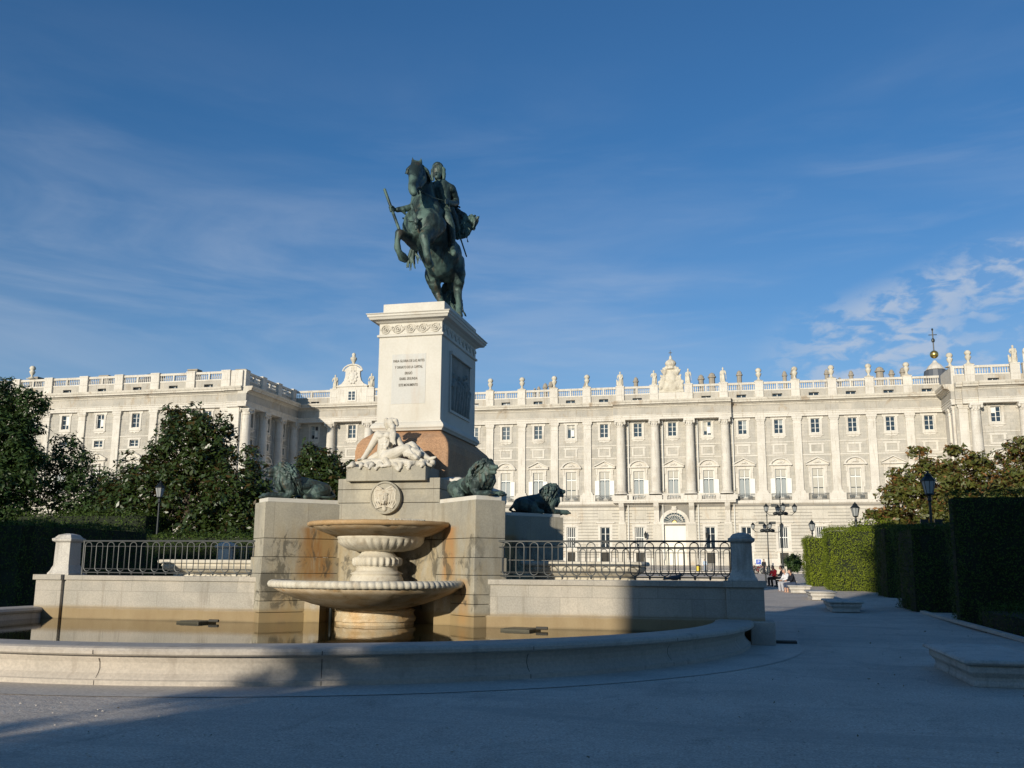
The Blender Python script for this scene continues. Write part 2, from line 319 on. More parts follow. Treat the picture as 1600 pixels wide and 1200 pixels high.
M['relief'] = stone('relief_stone', (0.30, 0.30, 0.27), (0.20, 0.21, 0.19), 2.0)
def simple(name, col, rough=0.6, metal=0.0, var=0.0, sc=4.0, spec=0.5, bst=0.0):
    m, t, b = new_mat(name); p = pos(t)
    c2 = tuple(max(0, q * (1 - var)) for q in col)
    L(t, mix(t, nz(t, p, sc, 4), col, c2), b.inputs['Base Color']); b.inputs['Roughness'].default_value = rough; b.inputs['Metallic'].default_value = metal; b.inputs['Specular IOR Level'].default_value = spec
    if bst: bump(t, b, nz(t, p, sc * 6, 4), bst)
    return m
def bronze(name, dark, light, sc=3.0):
    m, t, b = new_mat(name); p = pos(t, (1, 1, 0.55))
    n1 = nz(t, p, sc, 6, 0.65, 0.6); col = mix(t, mr(t, n1, 0.42, 0.62), dark, light)
    col = mix(t, ma(t, 'MULTIPLY', mr(t, nz(t, pos(t, (1, 1, 0.2), (9, 0, 0)), sc * 2.2, 5), 0.56, 0.68), 0.6), col, (0.10, 0.075, 0.045))
    L(t, col, b.inputs['Base Color']); b.inputs['Metallic'].default_value = 0.25
    L(t, mr(t, n1, 0.4, 0.65, 0.42, 0.75), b.inputs['Roughness']); bump(t, b, nz(t, pos(t), sc * 7, 5, 0.7), 0.5, 0.02); return m
M['bronze'] = bronze('patina_bronze', (0.022, 0.036, 0.034), (0.10, 0.165, 0.14), 1.9)
M['bronze2'] = bronze('lion_bronze', (0.03, 0.045, 0.042), (0.10, 0.155, 0.135), 3.5)
M['iron'] = simple('grey_iron_paint', (0.085, 0.09, 0.088), 0.5, 0.3, 0.3)
M['black'] = simple('black_iron', (0.02, 0.025, 0.026), 0.45, 0.3, 0.3)
M['wood'] = simple('white_paint', (0.74, 0.72, 0.66), 0.55, 0, 0.08)
M['doorw'] = simple('door_paint', (0.78, 0.74, 0.62), 0.5, 0, 0.1, 0.6)
M['shut'] = simple('shutter_slats', (0.48, 0.45, 0.38), 0.7, 0, 0.12, 2)
M['curtain'] = simple('grey_curtain', (0.30, 0.33, 0.33), 0.6, 0, 0.15, 1)
M['grille'] = simple('dark_grille', (0.06, 0.055, 0.045), 0.8, 0, 0.2)
M['brass'] = simple('gilt', (0.75, 0.52, 0.16), 0.3, 0.9, 0.2)
M['slate'] = simple('slate_roof', (0.10, 0.11, 0.13), 0.5, 0, 0.3)
M['chim'] = simple('chimney_stone', (0.40, 0.35, 0.28), 0.9, 0, 0.35, 1.5)
M['letter'] = simple('letter_grey', (0.10, 0.09, 0.07), 0.8)
m, t, b = new_mat('window_glass'); b.inputs['Base Color'].default_value = (0.02, 0.03, 0.04, 1); b.inputs['Roughness'].default_value = 0.06; b.inputs['Specular IOR Level'].default_value = 0.9; M['glass'] = m
bump(t, b, nz(t, pos(t), 0.8, 2), 0.12, 0.05)
m, t, b = new_mat('lantern_glass'); b.inputs['Base Color'].default_value = (0.32, 0.33, 0.32, 1); b.inputs['Roughness'].default_value = 0.25; M['lglass'] = m

# water: still, brownish, with the faintest ripple
m, t, b = new_mat('basin_water'); b.inputs['Base Color'].default_value = (0.022, 0.019, 0.008, 1); b.inputs['Roughness'].default_value = 0.02; b.inputs['IOR'].default_value = 1.33; b.inputs['Specular IOR Level'].default_value = 0.38
bump(t, b, nz(t, pos(t, (1, 1, 1)), 5.0, 3), 0.05, 0.02); M['water'] = m

# sandy ground
m, t, b = new_mat('sandy_ground'); p = pos(t)
c = mix(t, mr(t, nz(t, p, 0.35, 6, 0.6), 0.35, 0.65), (0.62, 0.545, 0.465), (0.52, 0.46, 0.395))
c = mix(t, ma(t, 'MULTIPLY', mr(t, nz(t, pos(t, (1, 0.5, 1)), 1.4, 6, 0.65, 0.8), 0.5, 0.75), 0.5), c, (0.28, 0.245, 0.21))
fgr = nz(t, p, 38, 5, 0.75); c = mix(t, 0.45, c, mix(t, mr(t, fgr, 0.35, 0.7), (0.15, 0.15, 0.15), (1, 1, 1)), 'OVERLAY')
c = mix(t, 0.22, c, mix(t, mr(t, nz(t, p, 11, 4, 0.8), 0.38, 0.62), (0.30, 0.28, 0.26), (0.75, 0.74, 0.72)), 'OVERLAY')
c = mix(t, ma(t, 'MULTIPLY', mr(t, nz(t, pos(t, (0.25, 1.3, 1), (4, 2, 0)), 0.8, 7, 0.7, 1.2), 0.50, 0.62), 0.45), c, (0.41, 0.37, 0.325))
c = mix(t, ma(t, 'MULTIPLY', mr(t, nz(t, p, 2.6, 6, 0.7, 0.4), 0.58, 0.70), 0.35), c, (0.70, 0.63, 0.54))
vo = N(t, 'ShaderNodeTexVoronoi'); vo.inputs['Scale'].default_value = 14; L(t, p, vo.inputs['Vector'])
peb = mr(t, vo.outputs['Distance'], 0.04, 0.12, 1.0, 0.0); c = mix(t, ma(t, 'MULTIPLY', peb, 0.5), c, (0.14, 0.12, 0.10))
L(t, c, b.inputs['Base Color']); b.inputs['Roughness'].default_value = 0.95; b.inputs['Specular IOR Level'].default_value = 0.15
c2_ = 0
bump(t, b, ma(t, 'ADD', ma(t, 'MULTIPLY', nz(t, p, 7, 6, 0.7), 1.0), ma(t, 'MULTIPLY', fgr, 0.3)), 0.7, 0.03); M['sand'] = m
M['pave'] = stone('paving_granite', (0.55, 0.495, 0.43), (0.47, 0.43, 0.375), 0.9, stain=(0.32, 0.28, 0.24), sstr=0.5, fine=0.2, bst=0.3)
M['asph'] = simple('asphalt', (0.06, 0.06, 0.062), 0.9, 0, 0.2, 1.5, bst=0.2)
M['kerbm'] = M['pave']
# ------------------------------------------------------------------ ground
def gz(y):
    pts = [(-400, 0), (30, 0), (55, 0.37), (100, 0.80), (145, 1.13), (163, 1.55), (171, 1.9), (2000, 1.9)]
    for (a, za), (b_, zb) in zip(pts, pts[1:]):
        if y <= b_: return za + (zb - za) * (y - a) / (b_ - a)
    return 1.9
g = MB(); ys = [-400, -60, -10, 0, 8, 16, 24, 30, 36, 45, 55, 70, 85, 100, 115, 126]
for a, c in zip(ys, ys[1:]):
    g.add([(-500, a, gz(a)), (500, a, gz(a)), (500, c, gz(c)), (-500, c, gz(c))], [(0, 1, 2, 3)])
tag(part('ground', g, M['sand']), kind='structure')
g = MB(); ys = [126, 135, 143]
for a, c in zip(ys, ys[1:]): g.add([(-500, a, gz(a)), (500, a, gz(a)), (500, c, gz(c)), (-500, c, gz(c))], [(0, 1, 2, 3)])
tag(part('street', g, M['asph']), kind='structure')
g = MB()
ys = [143, 145, 163, 171, 2000]
for a, c in zip(ys, ys[1:]): g.add([(-900, a, gz(a) + .12), (900, a, gz(a) + .12), (900, c, gz(c) + .12), (-900, c, gz(c) + .12)], [(0, 1, 2, 3)])
g.box(-500, 142.9, 0.9, 500, 143.15, gz(143) + .13); g.box(-500, 125.6, 0.7, 500, 126, gz(126) + .12)
tag(part('pavement', g, M['pave']), kind='structure')

# ------------------------------------------------------------------ palace
PAL = root('palace', (-10.4, 171.4, 1.9), 'long pale limestone royal palace with pilasters, balustrade and rows of windows behind the monument', 'palace')
VF, VP, VW = 171.4, 163.7, 143.7
S_ = 6.2; PED = [-44.52 + S_ * i for i in range(-2, 13)]      # pilaster axes of the main front
CEN = -10.42

def mesh_of(mb, name, mat, smooth=False):
    me = mb.mesh(name, smooth); me.materials.append(mat); return me
# window pieces, local frame: x along the wall, y = 0 wall face (front is -y), absolute heights
def frame_ring(mb, x0, z0, x1, z1, w, y0, y1):
    mb.box(x0 - w, y0, z0 - w, x0, y1, z1 + w); mb.box(x1, y0, z0 - w, x1 + w, y1, z1 + w)
    mb.box(x0, y0, z0 - w, x1, y1, z0); mb.box(x0, y0, z1, x1, y1, z1 + w)
def casement(x0, z0, x1, z1, bars, y=0.22, t=0.09, mull=0.12):
    mb = MB(); frame_ring(mb, x0 + t, z0 + t, x1 - t, z1 - t, t, y, y + 0.06)
    if mull: mb.box(-mull/2, y - 0.01, z0 + t, mull/2, y + 0.055, z1 - t)
    for zb in bars: mb.box(x0 + t, y + 0.012, zb - 0.03, x1 - t, y + 0.05, zb + 0.03)
    return mb
def glass(x0, z0, x1, z1, y=0.29):
    return MB().add([(x0, y, z0), (x1, y, z0), (x1, y, z1), (x0, y, z1)], [(0, 1, 2, 3)])
UW = (-0.75, 25.05, 0.75, 27.55); GW = (-0.87, 4.95, 0.87, 8.75); BW = (-0.7, 2.4, 0.7, 4.25); NW = (-0.95, 13.75, 0.95, 18.75); AW = (-0.85, 31.52, 0.85, 32.18)
PW = (-0.85, 21.75, 0.85, 22.9)
# stone surrounds
s_up = MB(); frame_ring(s_up, *UW, 0.38, -0.10, 0.0); s_up.box(-1.35, -0.12, 27.5, -1.13, 0, 27.98); s_up.box(1.13, -0.12, 27.5, 1.35, 0, 27.98)
s_up.box(-1.25, -0.2, 24.55, 1.25, 0, 24.68); s_up.exty([(-1.2, 24.55), (-0.75, 24.2), (-0.3, 24.25), (0, 24.08), (0.3, 24.25), (0.75, 24.2), (1.2, 24.55)], -0.1, 0)
s_pan = MB(); frame_ring(s_pan, *PW, 0.33, -0.09, 0.0); s_pan.box(-1.35, -0.07, 22.95, -1.18, 0, 23.2); s_pan.box(1.18, -0.07, 22.95, 1.35, 0, 23.2)
s_noble = []
for k in (0, 1):
    q = MB(); frame_ring(q, *NW, 0.30, -0.12, 0.0); q.box(-1.5, -0.08, 15.5, -1.25, 0, 19.3); q.box(1.25, -0.08, 15.5, 1.5, 0, 19.3)
    q.box(-1.55, -0.2, 18.2, -1.28, 0, 19.35); q.box(1.28, -0.2, 18.2, 1.55, 0, 19.35)
    q.box(-1.75, -0.1, 19.05, 1.75, 0, 19.35); q.box(-1.95, -0.5, 19.35, 1.95, 0, 19.58)
    if k == 0:
        q.exty([(-1.95, 19.58), (1.95, 19.58), (1.6, 19.80), (0, 20.62), (-1.6, 19.80)], -0.12, 0)
        for s in (-1, 1):
            q.exty([(s*1.98, 19.62), (s*1.98, 19.80), (0, 20.80), (0, 20.60)] if s > 0 else [(0, 20.60), (0, 20.80), (-1.98, 19.80), (-1.98, 19.62)], -0.48, 0)
    else:
        arc = [(2.0 * math.sin(a), 18.98 + 1.75 * math.cos(a)) for a in [R(-78 + 12*i) for i in range(14)]]
        arc = [(x, max(z, 19.5)) for x, z in arc]; inn = [(x * 0.88, max(19.5, z - 0.2)) for x, z in arc]
        q.exty(arc[::-1], -0.12, 0)
        for i in range(13): q.exty([inn[i], arc[i], arc[i+1], inn[i+1]], -0.48, 0)
    q.ell((0, -0.2, 19.98), (0.42, 0.2, 0.24)); q.ell((-0.4, -0.16, 19.85), (0.25, 0.14, 0.14)); q.ell((0.4, -0.16, 19.85), (0.25, 0.14, 0.14))
    s_noble.append(q)
s_gr = MB(); frame_ring(s_gr, *GW, 0.42, -0.10, 0.0); s_gr.box(-1.75, -0.38, 9.42, 1.75, 0, 9.62); s_gr.box(-1.45, -0.14, 9.18, 1.45, 0, 9.42); s_gr.box(-1.55, -0.28, 4.42, 1.55, 0, 4.6)
s_bs = MB(); s_bs.box(-1.15, -0.08, 2.2, -0.72, 0, 4.42); s_bs.box(0.72, -0.08, 2.2, 1.15, 0, 4.42); s_bs.box(-0.72, -0.08, 4.25, 0.72, 0, 4.42)
me_up, me_pan, me_gr, me_bs = mesh_of(s_up, 'upper_surround', M['lime']), mesh_of(s_pan, 'panel_surround', M['lime']), mesh_of(s_gr, 'ground_surround', M['lime']), mesh_of(s_bs, 'basement_surround', M['lime'])
me_nob = [mesh_of(q, 'noble_surround', M['lime']) for q in s_noble]
me_upf = mesh_of(casement(*UW, (25.9, 26.75)), 'upper_casement', M['wood'])
upo = casement(*UW, (26.75,)); upo.box(-0.68, 0.02, 25.15, -0.6, 0.24, 27.4); upo.box(0.05, 0.05, 25.4, 0.62, 0.2, 26.6); me_upo = mesh_of(upo, 'upper_casement_open', M['wood'])
me_upg = mesh_of(glass(*UW), 'upper_pane', M['glass'])
n1 = casement(*NW, (17.35,), t=0.13, mull=0.16); n1.box(-0.83, 0.2, 17.2, 0.83, 0.3, 17.42); me_nf = mesh_of(n1, 'noble_casement', M['wood'])
me_nshut, me_shc, me_sh2 = [], [], []
for s in (-1, 1):
    q = MB().box(s*0.97, -0.2, 13.9, s*1.78, -0.14, 17.1).box(s*1.0, -0.24, 15.4, s*1.75, -0.2, 15.5); me_nshut.append(mesh_of(q, 'open_shutter', M['wood']))
    q = MB()
    for za, zb in ((13.9, 15.35), (15.5, 17.2), (17.5, 18.6)): q.box(s*0.12, 0.17, za, s*0.8, 0.21, zb)
    me_shc.append(mesh_of(q, 'closed_shutter', M['shut']))
    me_sh2.append(mesh_of(MB().box(s*0.12, 0.2, 17.5, s*0.8, 0.24, 18.6), 'transom_shutter', M['shut']))
cu = MB()
for s in (-1, 1):
    cu.exty([(s*0.14, 13.9), (s*0.80, 13.9), (s*0.80, 16.8), (s*0.66, 17.08), (s*0.28, 17.08), (s*0.14, 16.8)][::s], 0.25, 0.27)
me_cur = mesh_of(cu, 'curtain', M['curtain'])
me_ng = mesh_of(glass(*NW, y=0.3), 'noble_pane', M['glass'])
g1 = casement(*GW, (6.2, 7.5), t=0.12, mull=0.14); me_gf = mesh_of(g1, 'ground_casement', M['wood'])
g2 = casement(*GW, (), t=0.12, mull=0.0)
for k in range(5): g2.box(-0.66 + k*0.33 - 0.05, 0.1, 5.0, -0.66 + k*0.33 + 0.05, 0.16, 8.7)
g2.box(-0.8, 0.12, 6.8, 0.8, 0.17, 6.95); me_gb = mesh_of(g2, 'ground_bars', M['wood'])
me_gg = mesh_of(glass(*GW), 'ground_pane', M['glass'])
bb = MB(); bb.add([(BW[0], 0.2, BW[1]), (BW[2], 0.2, BW[1]), (BW[2], 0.2, BW[3]), (BW[0], 0.2, BW[3])], [(0, 1, 2, 3)])
for k in range(7): bb.box(-0.66 + k*0.22 - 0.02, 0.1, BW[1], -0.66 + k*0.22 + 0.02, 0.14, BW[3])
for k in range(6): bb.box(BW[0], 0.11, 2.6 + k*0.3, BW[2], 0.13, 2.63 + k*0.3)
me_bb = mesh_of(bb, 'basement_grille', M['grille'])
at = casement(*AW, (), t=0.06, mull=0.1); me_af = mesh_of(at, 'attic_casement', M['wood']); me_ag = mesh_of(glass(*AW), 'attic_pane', M['glass'])
# iron balcony between stone blocks
bal = MB()
for k in range(17): bal.box(-1.6 + 0.2*k - 0.018, -0.52, 13.35, -1.6 + 0.2*k + 0.018, -0.49, 14.42)
bal.box(-1.66, -0.54, 14.4, 1.66, -0.46, 14.46); bal.box(-1.66, -0.54, 13.34, 1.66, -0.48, 13.4)
for s in (-1, 1):
    frame_ring(bal, s*0.8 - 0.35, 13.62, s*0.8 + 0.35, 14.1, 0.04, -0.54, -0.48); bal.box(s*0.8 - 0.3, -0.53, 13.68, s*0.8 + 0.3, -0.5, 14.05)
    bal.box(s*1.64 - 0.02, -0.5, 13.34, s*1.64 + 0.02, 0, 13.4); bal.box(s*1.64 - 0.02, -0.5, 14.4, s*1.64 + 0.02, 0, 14.46)
me_bal = mesh_of(bal, 'iron_balcony', M['iron'])
bst_ = MB()
for s in (-1, 1): bst_.box(s*1.7, -0.5, 13.3, s*2.05, 0, 14.35); bst_.box(s*1.68, -0.54, 14.35, s*2.08, 0, 14.48)
bst_.box(-1.72, -0.5, 13.285, 1.72, 0, 13.33); me_bst = mesh_of(bst_, 'balcony_blocks', M['lime'])
# pilaster and column, base of the order at 13.3
pi = MB(); pi.box(-1.05, -0.55, 13.3, 1.05, 0, 14.55); pi.box(-0.95, -0.5, 14.55, 0.95, 0, 14.8); pi.box(-0.85, -0.42, 14.8, 0.85, 0, 15.0)
pi.box(-0.68, -0.33, 15.0, 0.68, 0, 26.6); pi.box(-0.74, -0.38, 26.6, 0.74, 0, 26.75); pi.box(-0.68, -0.335, 26.75, 0.68, 0, 27.3); pi.box(-0.76, -0.42, 27.3, 0.76, 0, 27.55); pi.box(-0.88, -0.5, 27.55, 0.88, 0, 28.0)
me_pil = mesh_of(pi, 'pilaster', M['lime'])
co = MB(); co.box(-1.15, -1.75, 13.3, 1.15, 0, 14.5)
co.lathe([(1.12, 14.5), (1.12, 14.72), (1.0, 14.8), (0.93, 14.9), (0.98, 15.0), (0.85, 15.1)] + [(0.85 - 0.13 * (k / 8) ** 1.6, 15.1 + 11.6 * k / 8) for k in range(9)] + [(0.8, 26.75), (0.74, 26.85), (0.76, 27.2), (0.95, 27.6)], 24, (0, -0.85))
co.box(-0.98, -1.83, 27.6, 0.98, 0, 28.0)
for s in (-1, 1):
    for yy in (-1.62, -0.1): co.ell((s*0.85, yy, 27.4), (0.24, 0.2, 0.26), 8)
    co.ell((s*0.4, -1.62, 27.15), (0.16, 0.12, 0.26), 8); co.ell((s*0.45, -1.6, 27.62), (0.14, 0.12, 0.2), 8)
co.ell((0, -1.64, 27.2), (0.18, 0.12, 0.3), 8)
co.box(-0.6, -0.3, 14.5, 0.6, 0, 27.6)
me_col = mesh_of(co, 'column', M['lime'])

def wall(x0, x1, wins, z0=13.3, z1=28.0, dep=0.32):
    """wall face in local frame with real openings: wins = list of (x0,z0,x1,z1)"""
    mb = MB(); xs = sorted({x0, x1, *[w[0] for w in wins], *[w[2] for w in wins]}); zs = sorted({z0, z1, *[w[1] for w in wins], *[w[3] for w in wins]})
    for a, b_ in zip(xs, xs[1:]):
        for c, d in zip(zs, zs[1:]):
            mx, mz = (a + b_) / 2, (c + d) / 2
            if any(w[0] < mx < w[2] and w[1] < mz < w[3] for w in wins): continue
            mb.add([(a, 0, c), (b_, 0, c), (b_, 0, d), (a, 0, d)], [(0, 1, 2, 3)])
    for w in wins:
        a, c, b_, d = w
        mb.add([(a, 0, c), (a, dep, c), (a, dep, d), (a, 0, d)], [(0, 1, 2, 3)]); mb.add([(b_, 0, c), (b_, 0, d), (b_, dep, d), (b_, dep, c)], [(0, 1, 2, 3)])
        mb.add([(a, 0, c), (b_, 0, c), (b_, dep, c), (a, dep, c)], [(0, 1, 2, 3)]); mb.add([(a, 0, d), (a, dep, d), (b_, dep, d), (b_, 0, d)], [(0, 1, 2, 3)])
    return mb
def sh(w, x): return (w[0] + x, w[1], w[2] + x, w[3])
ENT_ARCH = [(0, 28.0), (-0.55, 28.0), (-0.55, 28.35), (-0.62, 28.38), (-0.62, 28.72), (-0.74, 28.76), (-0.74, 28.88), (0, 28.88)]
ENT_FRZ = [(0, 28.882), (-0.56, 28.882), (-0.56, 30.2), (0, 30.2)]
ENT_COR = [(0, 30.202), (-0.66, 30.202), (-0.72, 30.4), (-0.95, 30.52), (-1.0, 30.62), (-1.5, 30.7), (-1.5, 30.95), (-1.62, 31.05), (-1.7, 31.3), (-1.7, 31.4), (0, 31.4)]
def entab(nm, x0, x1, o, rz, dy=0.0, e0=0.0, e1=0.0):
    for name, prof, mt in (('architrave', ENT_ARCH, 'lime'), ('frieze', ENT_FRZ, 'frieze'), ('cornice', ENT_COR, 'corn')):
        p = [(y if y == 0 else y - dy, z) for y, z in prof]
        part(name, MB().extx(p, x0 - e0, x1 + e1), M[mt], PAL, o, rz)
def course_wall(x0, x1, wins, o, rz, arch=None):
    """rusticated ground storey: plinth, courses with open joints, string band"""
    mb = wall(x0, x1, wins, 1.6, 12.5, 0.35)
    part('ground_wall', mb, M['groove'], PAL, o, rz)
    cr = MB(); z = 3.35; H_ = 0.56
    while z < 12.3:
        z1 = min(z + H_, 12.35)
        iv = [(x0, x1)]
        bl = [(w[0] - 0.42, w[2] + 0.42) for w in wins if w[1] - 0.42 < z1 and w[3] + 0.42 > z]
        if arch and z < arch[2]: bl.append((arch[0], arch[1]))
        for a, b_ in sorted(bl):
            nv = []
            for c, d in iv:
                if b_ <= c or a >= d: nv.append((c, d)); continue
                if a > c: nv.append((c, a))
                if b_ < d: nv.append((b_, d))
            iv = nv
        for c, d in iv:
            if d - c > 0.05: cr.box(c + (0.0 if c == x0 else 0.002), -0.09, z, d, 0.0, z1 - 0.085)
        z += H_
    part('rusticated_course', cr, M['base'], PAL, o, rz)
    pl = MB()
    iv = sorted([(w[0], w[2]) for w in wins if w[1] < 3.3]); c = x0
    for a, b_ in iv + [(x1, x1)]:
        if a > c: part('plinth', MB().box(c, -0.18, 1.6, a, 0, 3.28), M['lime'], PAL, o, rz)
        c = b_
    part('string_course', MB().extx([(0, 12.5), (-0.15, 12.5), (-0.3, 12.62), (-0.5, 12.72), (-0.62, 12.86), (-0.62, 13.28), (0, 13.28)], x0, x1), M['lime'], PAL, o, rz)
rnd = random.Random(3)
def bay(xc, o, rz, kind=0, lower=True, bals=True, door=False, pan_win=False, att=True):
    c, s = math.cos(rz), math.sin(rz)
    P = (o[0] + xc * c, o[1] + xc * s, 0)
    def put(nm, me, fr, gl, extra=()):
        a = part(nm, me, None, PAL, P, rz)
        if fr: lpart('frame', fr, None, a)
        if gl: lpart('pane', gl, None, a)
        for en, em in extra: lpart(en, em, None, a)
    q = rnd.random(); ub = []
    if q < 0.45:
        hb = rnd.choice((0.5, 0.9, 1.6, 2.3)); side = rnd.choice((-1, 1, 0)); bm_ = MB().box(-0.66 if side <= 0 else 0.03, 0.24, 27.42 - hb, 0.66 if side >= 0 else -0.03, 0.255, 27.42)
        ub = [('blind', mesh_of(bm_, 'blind', rnd.choice((M['shut'], M['wood'], M['curtain']))))]
    put('upper_window', me_up, me_upo if rnd.random() < 0.22 else me_upf, me_upg, ub)
    if pan_win: put('mezzanine_window', me_pan, mesh_of(casement(*PW, (22.3,)), 'mezzanine_casement', M['wood']), mesh_of(glass(*PW), 'mezzanine_pane', M['glass']))
    else: put('blind_panel', me_pan, None, None)
    q = rnd.random()
    ex = [('shutter', k_) for k_ in me_shc] if (kind >= 2) else [('curtain', me_cur)] + [('transom_shutter', k_) for k_ in me_sh2] + ([('shutter', k_) for k_ in (me_nshut if q < 0.45 else me_nshut[1:])] if q < 0.8 else [])
    put('balcony_window', me_nob[kind % 2], me_nf, me_ng, ex)
    if bals: part('balcony', me_bal, None, PAL, P, rz); part('balcony_block', me_bst, None, PAL, P, rz)
    if lower:
        if not door:
            put('ground_window', me_gr, me_gb if rnd.random() < 0.45 else me_gf, me_gg); put('basement_window', me_bs, me_bb, None)
            part('recessed_panel', MB().box(-1.3, -0.10, 10.3, 1.3, -0.092, 11.6), M['base'], PAL, P, rz)
    if att: 
        a = part('attic_window', me_af, None, PAL, P, rz); lpart('pane', me_ag, None, a)
BALU = [(0.10, 33.0), (0.10, 33.07), (0.055, 33.12), (0.11, 33.38), (0.10, 33.5), (0.05, 33.72), (0.045, 33.85), (0.09, 33.9), (0.09, 33.98)]
def balust(x0, x1, o, rz, dy=0.55, mid=True):
    """one length of roof balustrade between pedestals"""
    mb = MB(); y = -dy + 0.35
    mb.box(x0, y - 0.22, 32.75, x1, y + 0.22, 33.0); mb.box(x0, y - 0.22, 33.98, x1, y + 0.22, 34.22); mb.box(x0, y - 0.26, 34.22, x1, y + 0.26, 34.35)
    n = max(2, int((x1 - x0) / 0.36)); xm = (x0 + x1) / 2
    if mid: mb.box(xm - 0.14, y - 0.2, 33.0, xm + 0.14, y + 0.2, 33.98)
    for k in range(n):
        x = x0 + (x1 - x0) * (k + 0.5) / n
        if mid and abs(x - xm) < 0.2: continue
        mb.lathe([(r * 1.15, z) for r, z in BALU], 6, (x, y))
    part('balustrade', mb, M['lime'], PAL, o, rz)
def pedest(x, o, rz, dy=0.55, w=0.72):
    mb = MB(); y = -dy + 0.35
    mb.box(x - w, y - 0.5, 32.76, x + w, y + 0.45, 34.3); mb.box(x - w - 0.06, y - 0.56, 34.3, x + w + 0.06, y + 0.5, 34.5); mb.box(x - w - 0.02, y - 0.5, 31.42, x + w + 0.02, y + 0.4, 32.74)
    part('balustrade_pedestal', mb, M['lime'], PAL, o, rz)
def attic(x0, x1, o, rz, wins, dy=0.55):
    o2 = (o[0] - math.sin(rz) * (-dy + 0.2) , o[1] + math.cos(rz) * (-dy + 0.2), 0)
    part('attic_wall', wall(x0, x1, wins, 31.4, 32.76, 0.3), M['frieze'], PAL, o2, rz)
def front(x0, x1, o, rz, wins_x, pil_x, peds_x, kinds=None, cols=(), bals=True, lower=True, pan=(), skipw=(), door=None, dy=0.0):
    ops = []
    for x in wins_x: ops += [sh(UW, x), sh(NW, x)] + ([sh(PW, x)] if pan else [])
    part('upper_wall', wall(x0, x1, ops, 13.28, 28.0), M['gran'], PAL, o, rz)
    lo = []
    for x in wins_x:
        if door is not None and abs(x - door) < 0.1: continue
        lo += [sh(GW, x), sh(BW, x)]
    if door is not None: lo += [(door - 1.95, 1.6, door + 1.95, 9.0)]
    course_wall(x0, x1, lo, o, rz, arch=(door - 2.9, door + 2.9, 12.0) if door is not None else None)
    # string courses broken by the pilasters
    st = MB(); seg = sorted(pil_x)
    xs = [x0] + [q for p in seg for q in (p - 0.69, p + 0.69)] + [x1]
    for a, b_ in zip(xs[::2], xs[1::2]):
        if b_ - a > 0.3: st.box(a, -0.08, 23.42, b_, 0, 23.6); st.box(a, -0.08, 21.1, b_, 0, 21.3)
    part('string_moulding', st, M['lime'], PAL, o, rz)
    c, s = math.cos(rz), math.sin(rz)
    for x in pil_x:
        if x in cols: part('column', me_col, None, PAL, (o[0] + x*c, o[1] + x*s, 0), rz)
        else: part('pilaster', me_pil, None, PAL, (o[0] + x*c, o[1] + x*s, 0), rz)
    aw = []
    for i, x in enumerate(wins_x):
        bay(x, o, rz, kinds[i] if kinds else i % 2, door=(door is not None and abs(x - door) < 0.1), bals=bals if isinstance(bals, bool) else bals[i], pan_win=bool(pan), att=x not in skipw)
        if x not in skipw: aw.append(sh(AW, x))
    return aw
# --- main front, 14 bays between the two pavilions
O = (0, VF, 0)
wx = [PED[0] + S_ * (i + 0.5) for i in range(0, 15)]; wx = [w for w in wx if -55.5 < w < 34.5]
colx = [PED[2 + i] for i in (4, 5, 6, 7)]
kinds = []
for w in wx:
    k = round((w - CEN) / S_); kinds.append((abs(k) % 2) + (2 if k in (-3,) or k >= 4 else 0))
balf = [not (-20.5 < w < 0) for w in wx]
aw = front(-56.5, 35.6, O, 0, wx, PED, PED, kinds, colx, balf, door=CEN)
# the entablature steps forward over the four columns
entab('e', -56.5, -20.9, O, 0); entab('e', 0.1, 35.6, O, 0); entab('e', -20.9, 0.1, O, 0, dy=1.1)
attic(-56.5, 35.6, O, 0, [w for w in aw if not (CEN - 1 < (w[0] + w[2]) / 2 < CEN + 1)])
pw_ = MB().box(-20.9, -2.1, 27.98, 0.1, 0, 28.0)
for a, b_ in zip(PED, PED[1:]):
    if abs((a + b_) / 2 - CEN) < 1: continue
    balust(a + 0.72, b_ - 0.72, O, 0)
balust(PED[-1] + 0.72, 35.0, O, 0, mid=False); balust(-56.4, PED[0] - 0.72, O, 0, mid=False)
for x in PED: pedest(x, O, 0)
part('crest_base', MB().box(CEN - 2.4, -0.5, 31.42, CEN + 2.4, 0.2, 33.0), M['lime'], PAL, O)
# central stone balcony on consoles, doorway, drainpipes
sb = MB(); sb.box(-21.2, -1.75, 12.95, 0.36, 0, 13.45); sb.box(-21.2, -1.85, 13.2, 0.36, 0, 13.5)
sb.box(-21.1, -1.75, 14.3, 0.3, -1.45, 14.55)
for x in [-21.0 + 3.05 * i for i in range(8)]: sb.box(x - 0.35, -1.78, 13.5, x + 0.35, -1.42, 14.3)
x = -20.5
while x < 0.1:
    if min(abs(x - (-21.0 + 3.05 * i)) for i in range(8)) > 0.42: sb.lathe([(r * 0.95, 13.5 + (z - 33.0) * 0.82) for r, z in BALU], 6, (x, -1.6))
    x += 0.27
part('stone_balcony', sb, M['lime'], PAL, O)
for x in colx:
    cs = MB(); cs.extx([(0, 9.6), (-0.35, 9.6), (-0.5, 10.2), (-0.7, 11.6), (-1.4, 12.3), (-1.7, 12.93), (0, 12.93)], x - 0.45, x + 0.45); cs.box(x - 0.62, -0.3, 9.3, x + 0.62, 0, 9.62)
    part('console', cs, M['lime'], PAL, O)
    part('buttress_strip', MB().box(x - 0.75, -0.32, 1.7, x + 0.75, 0, 9.3), M['base'], PAL, O)
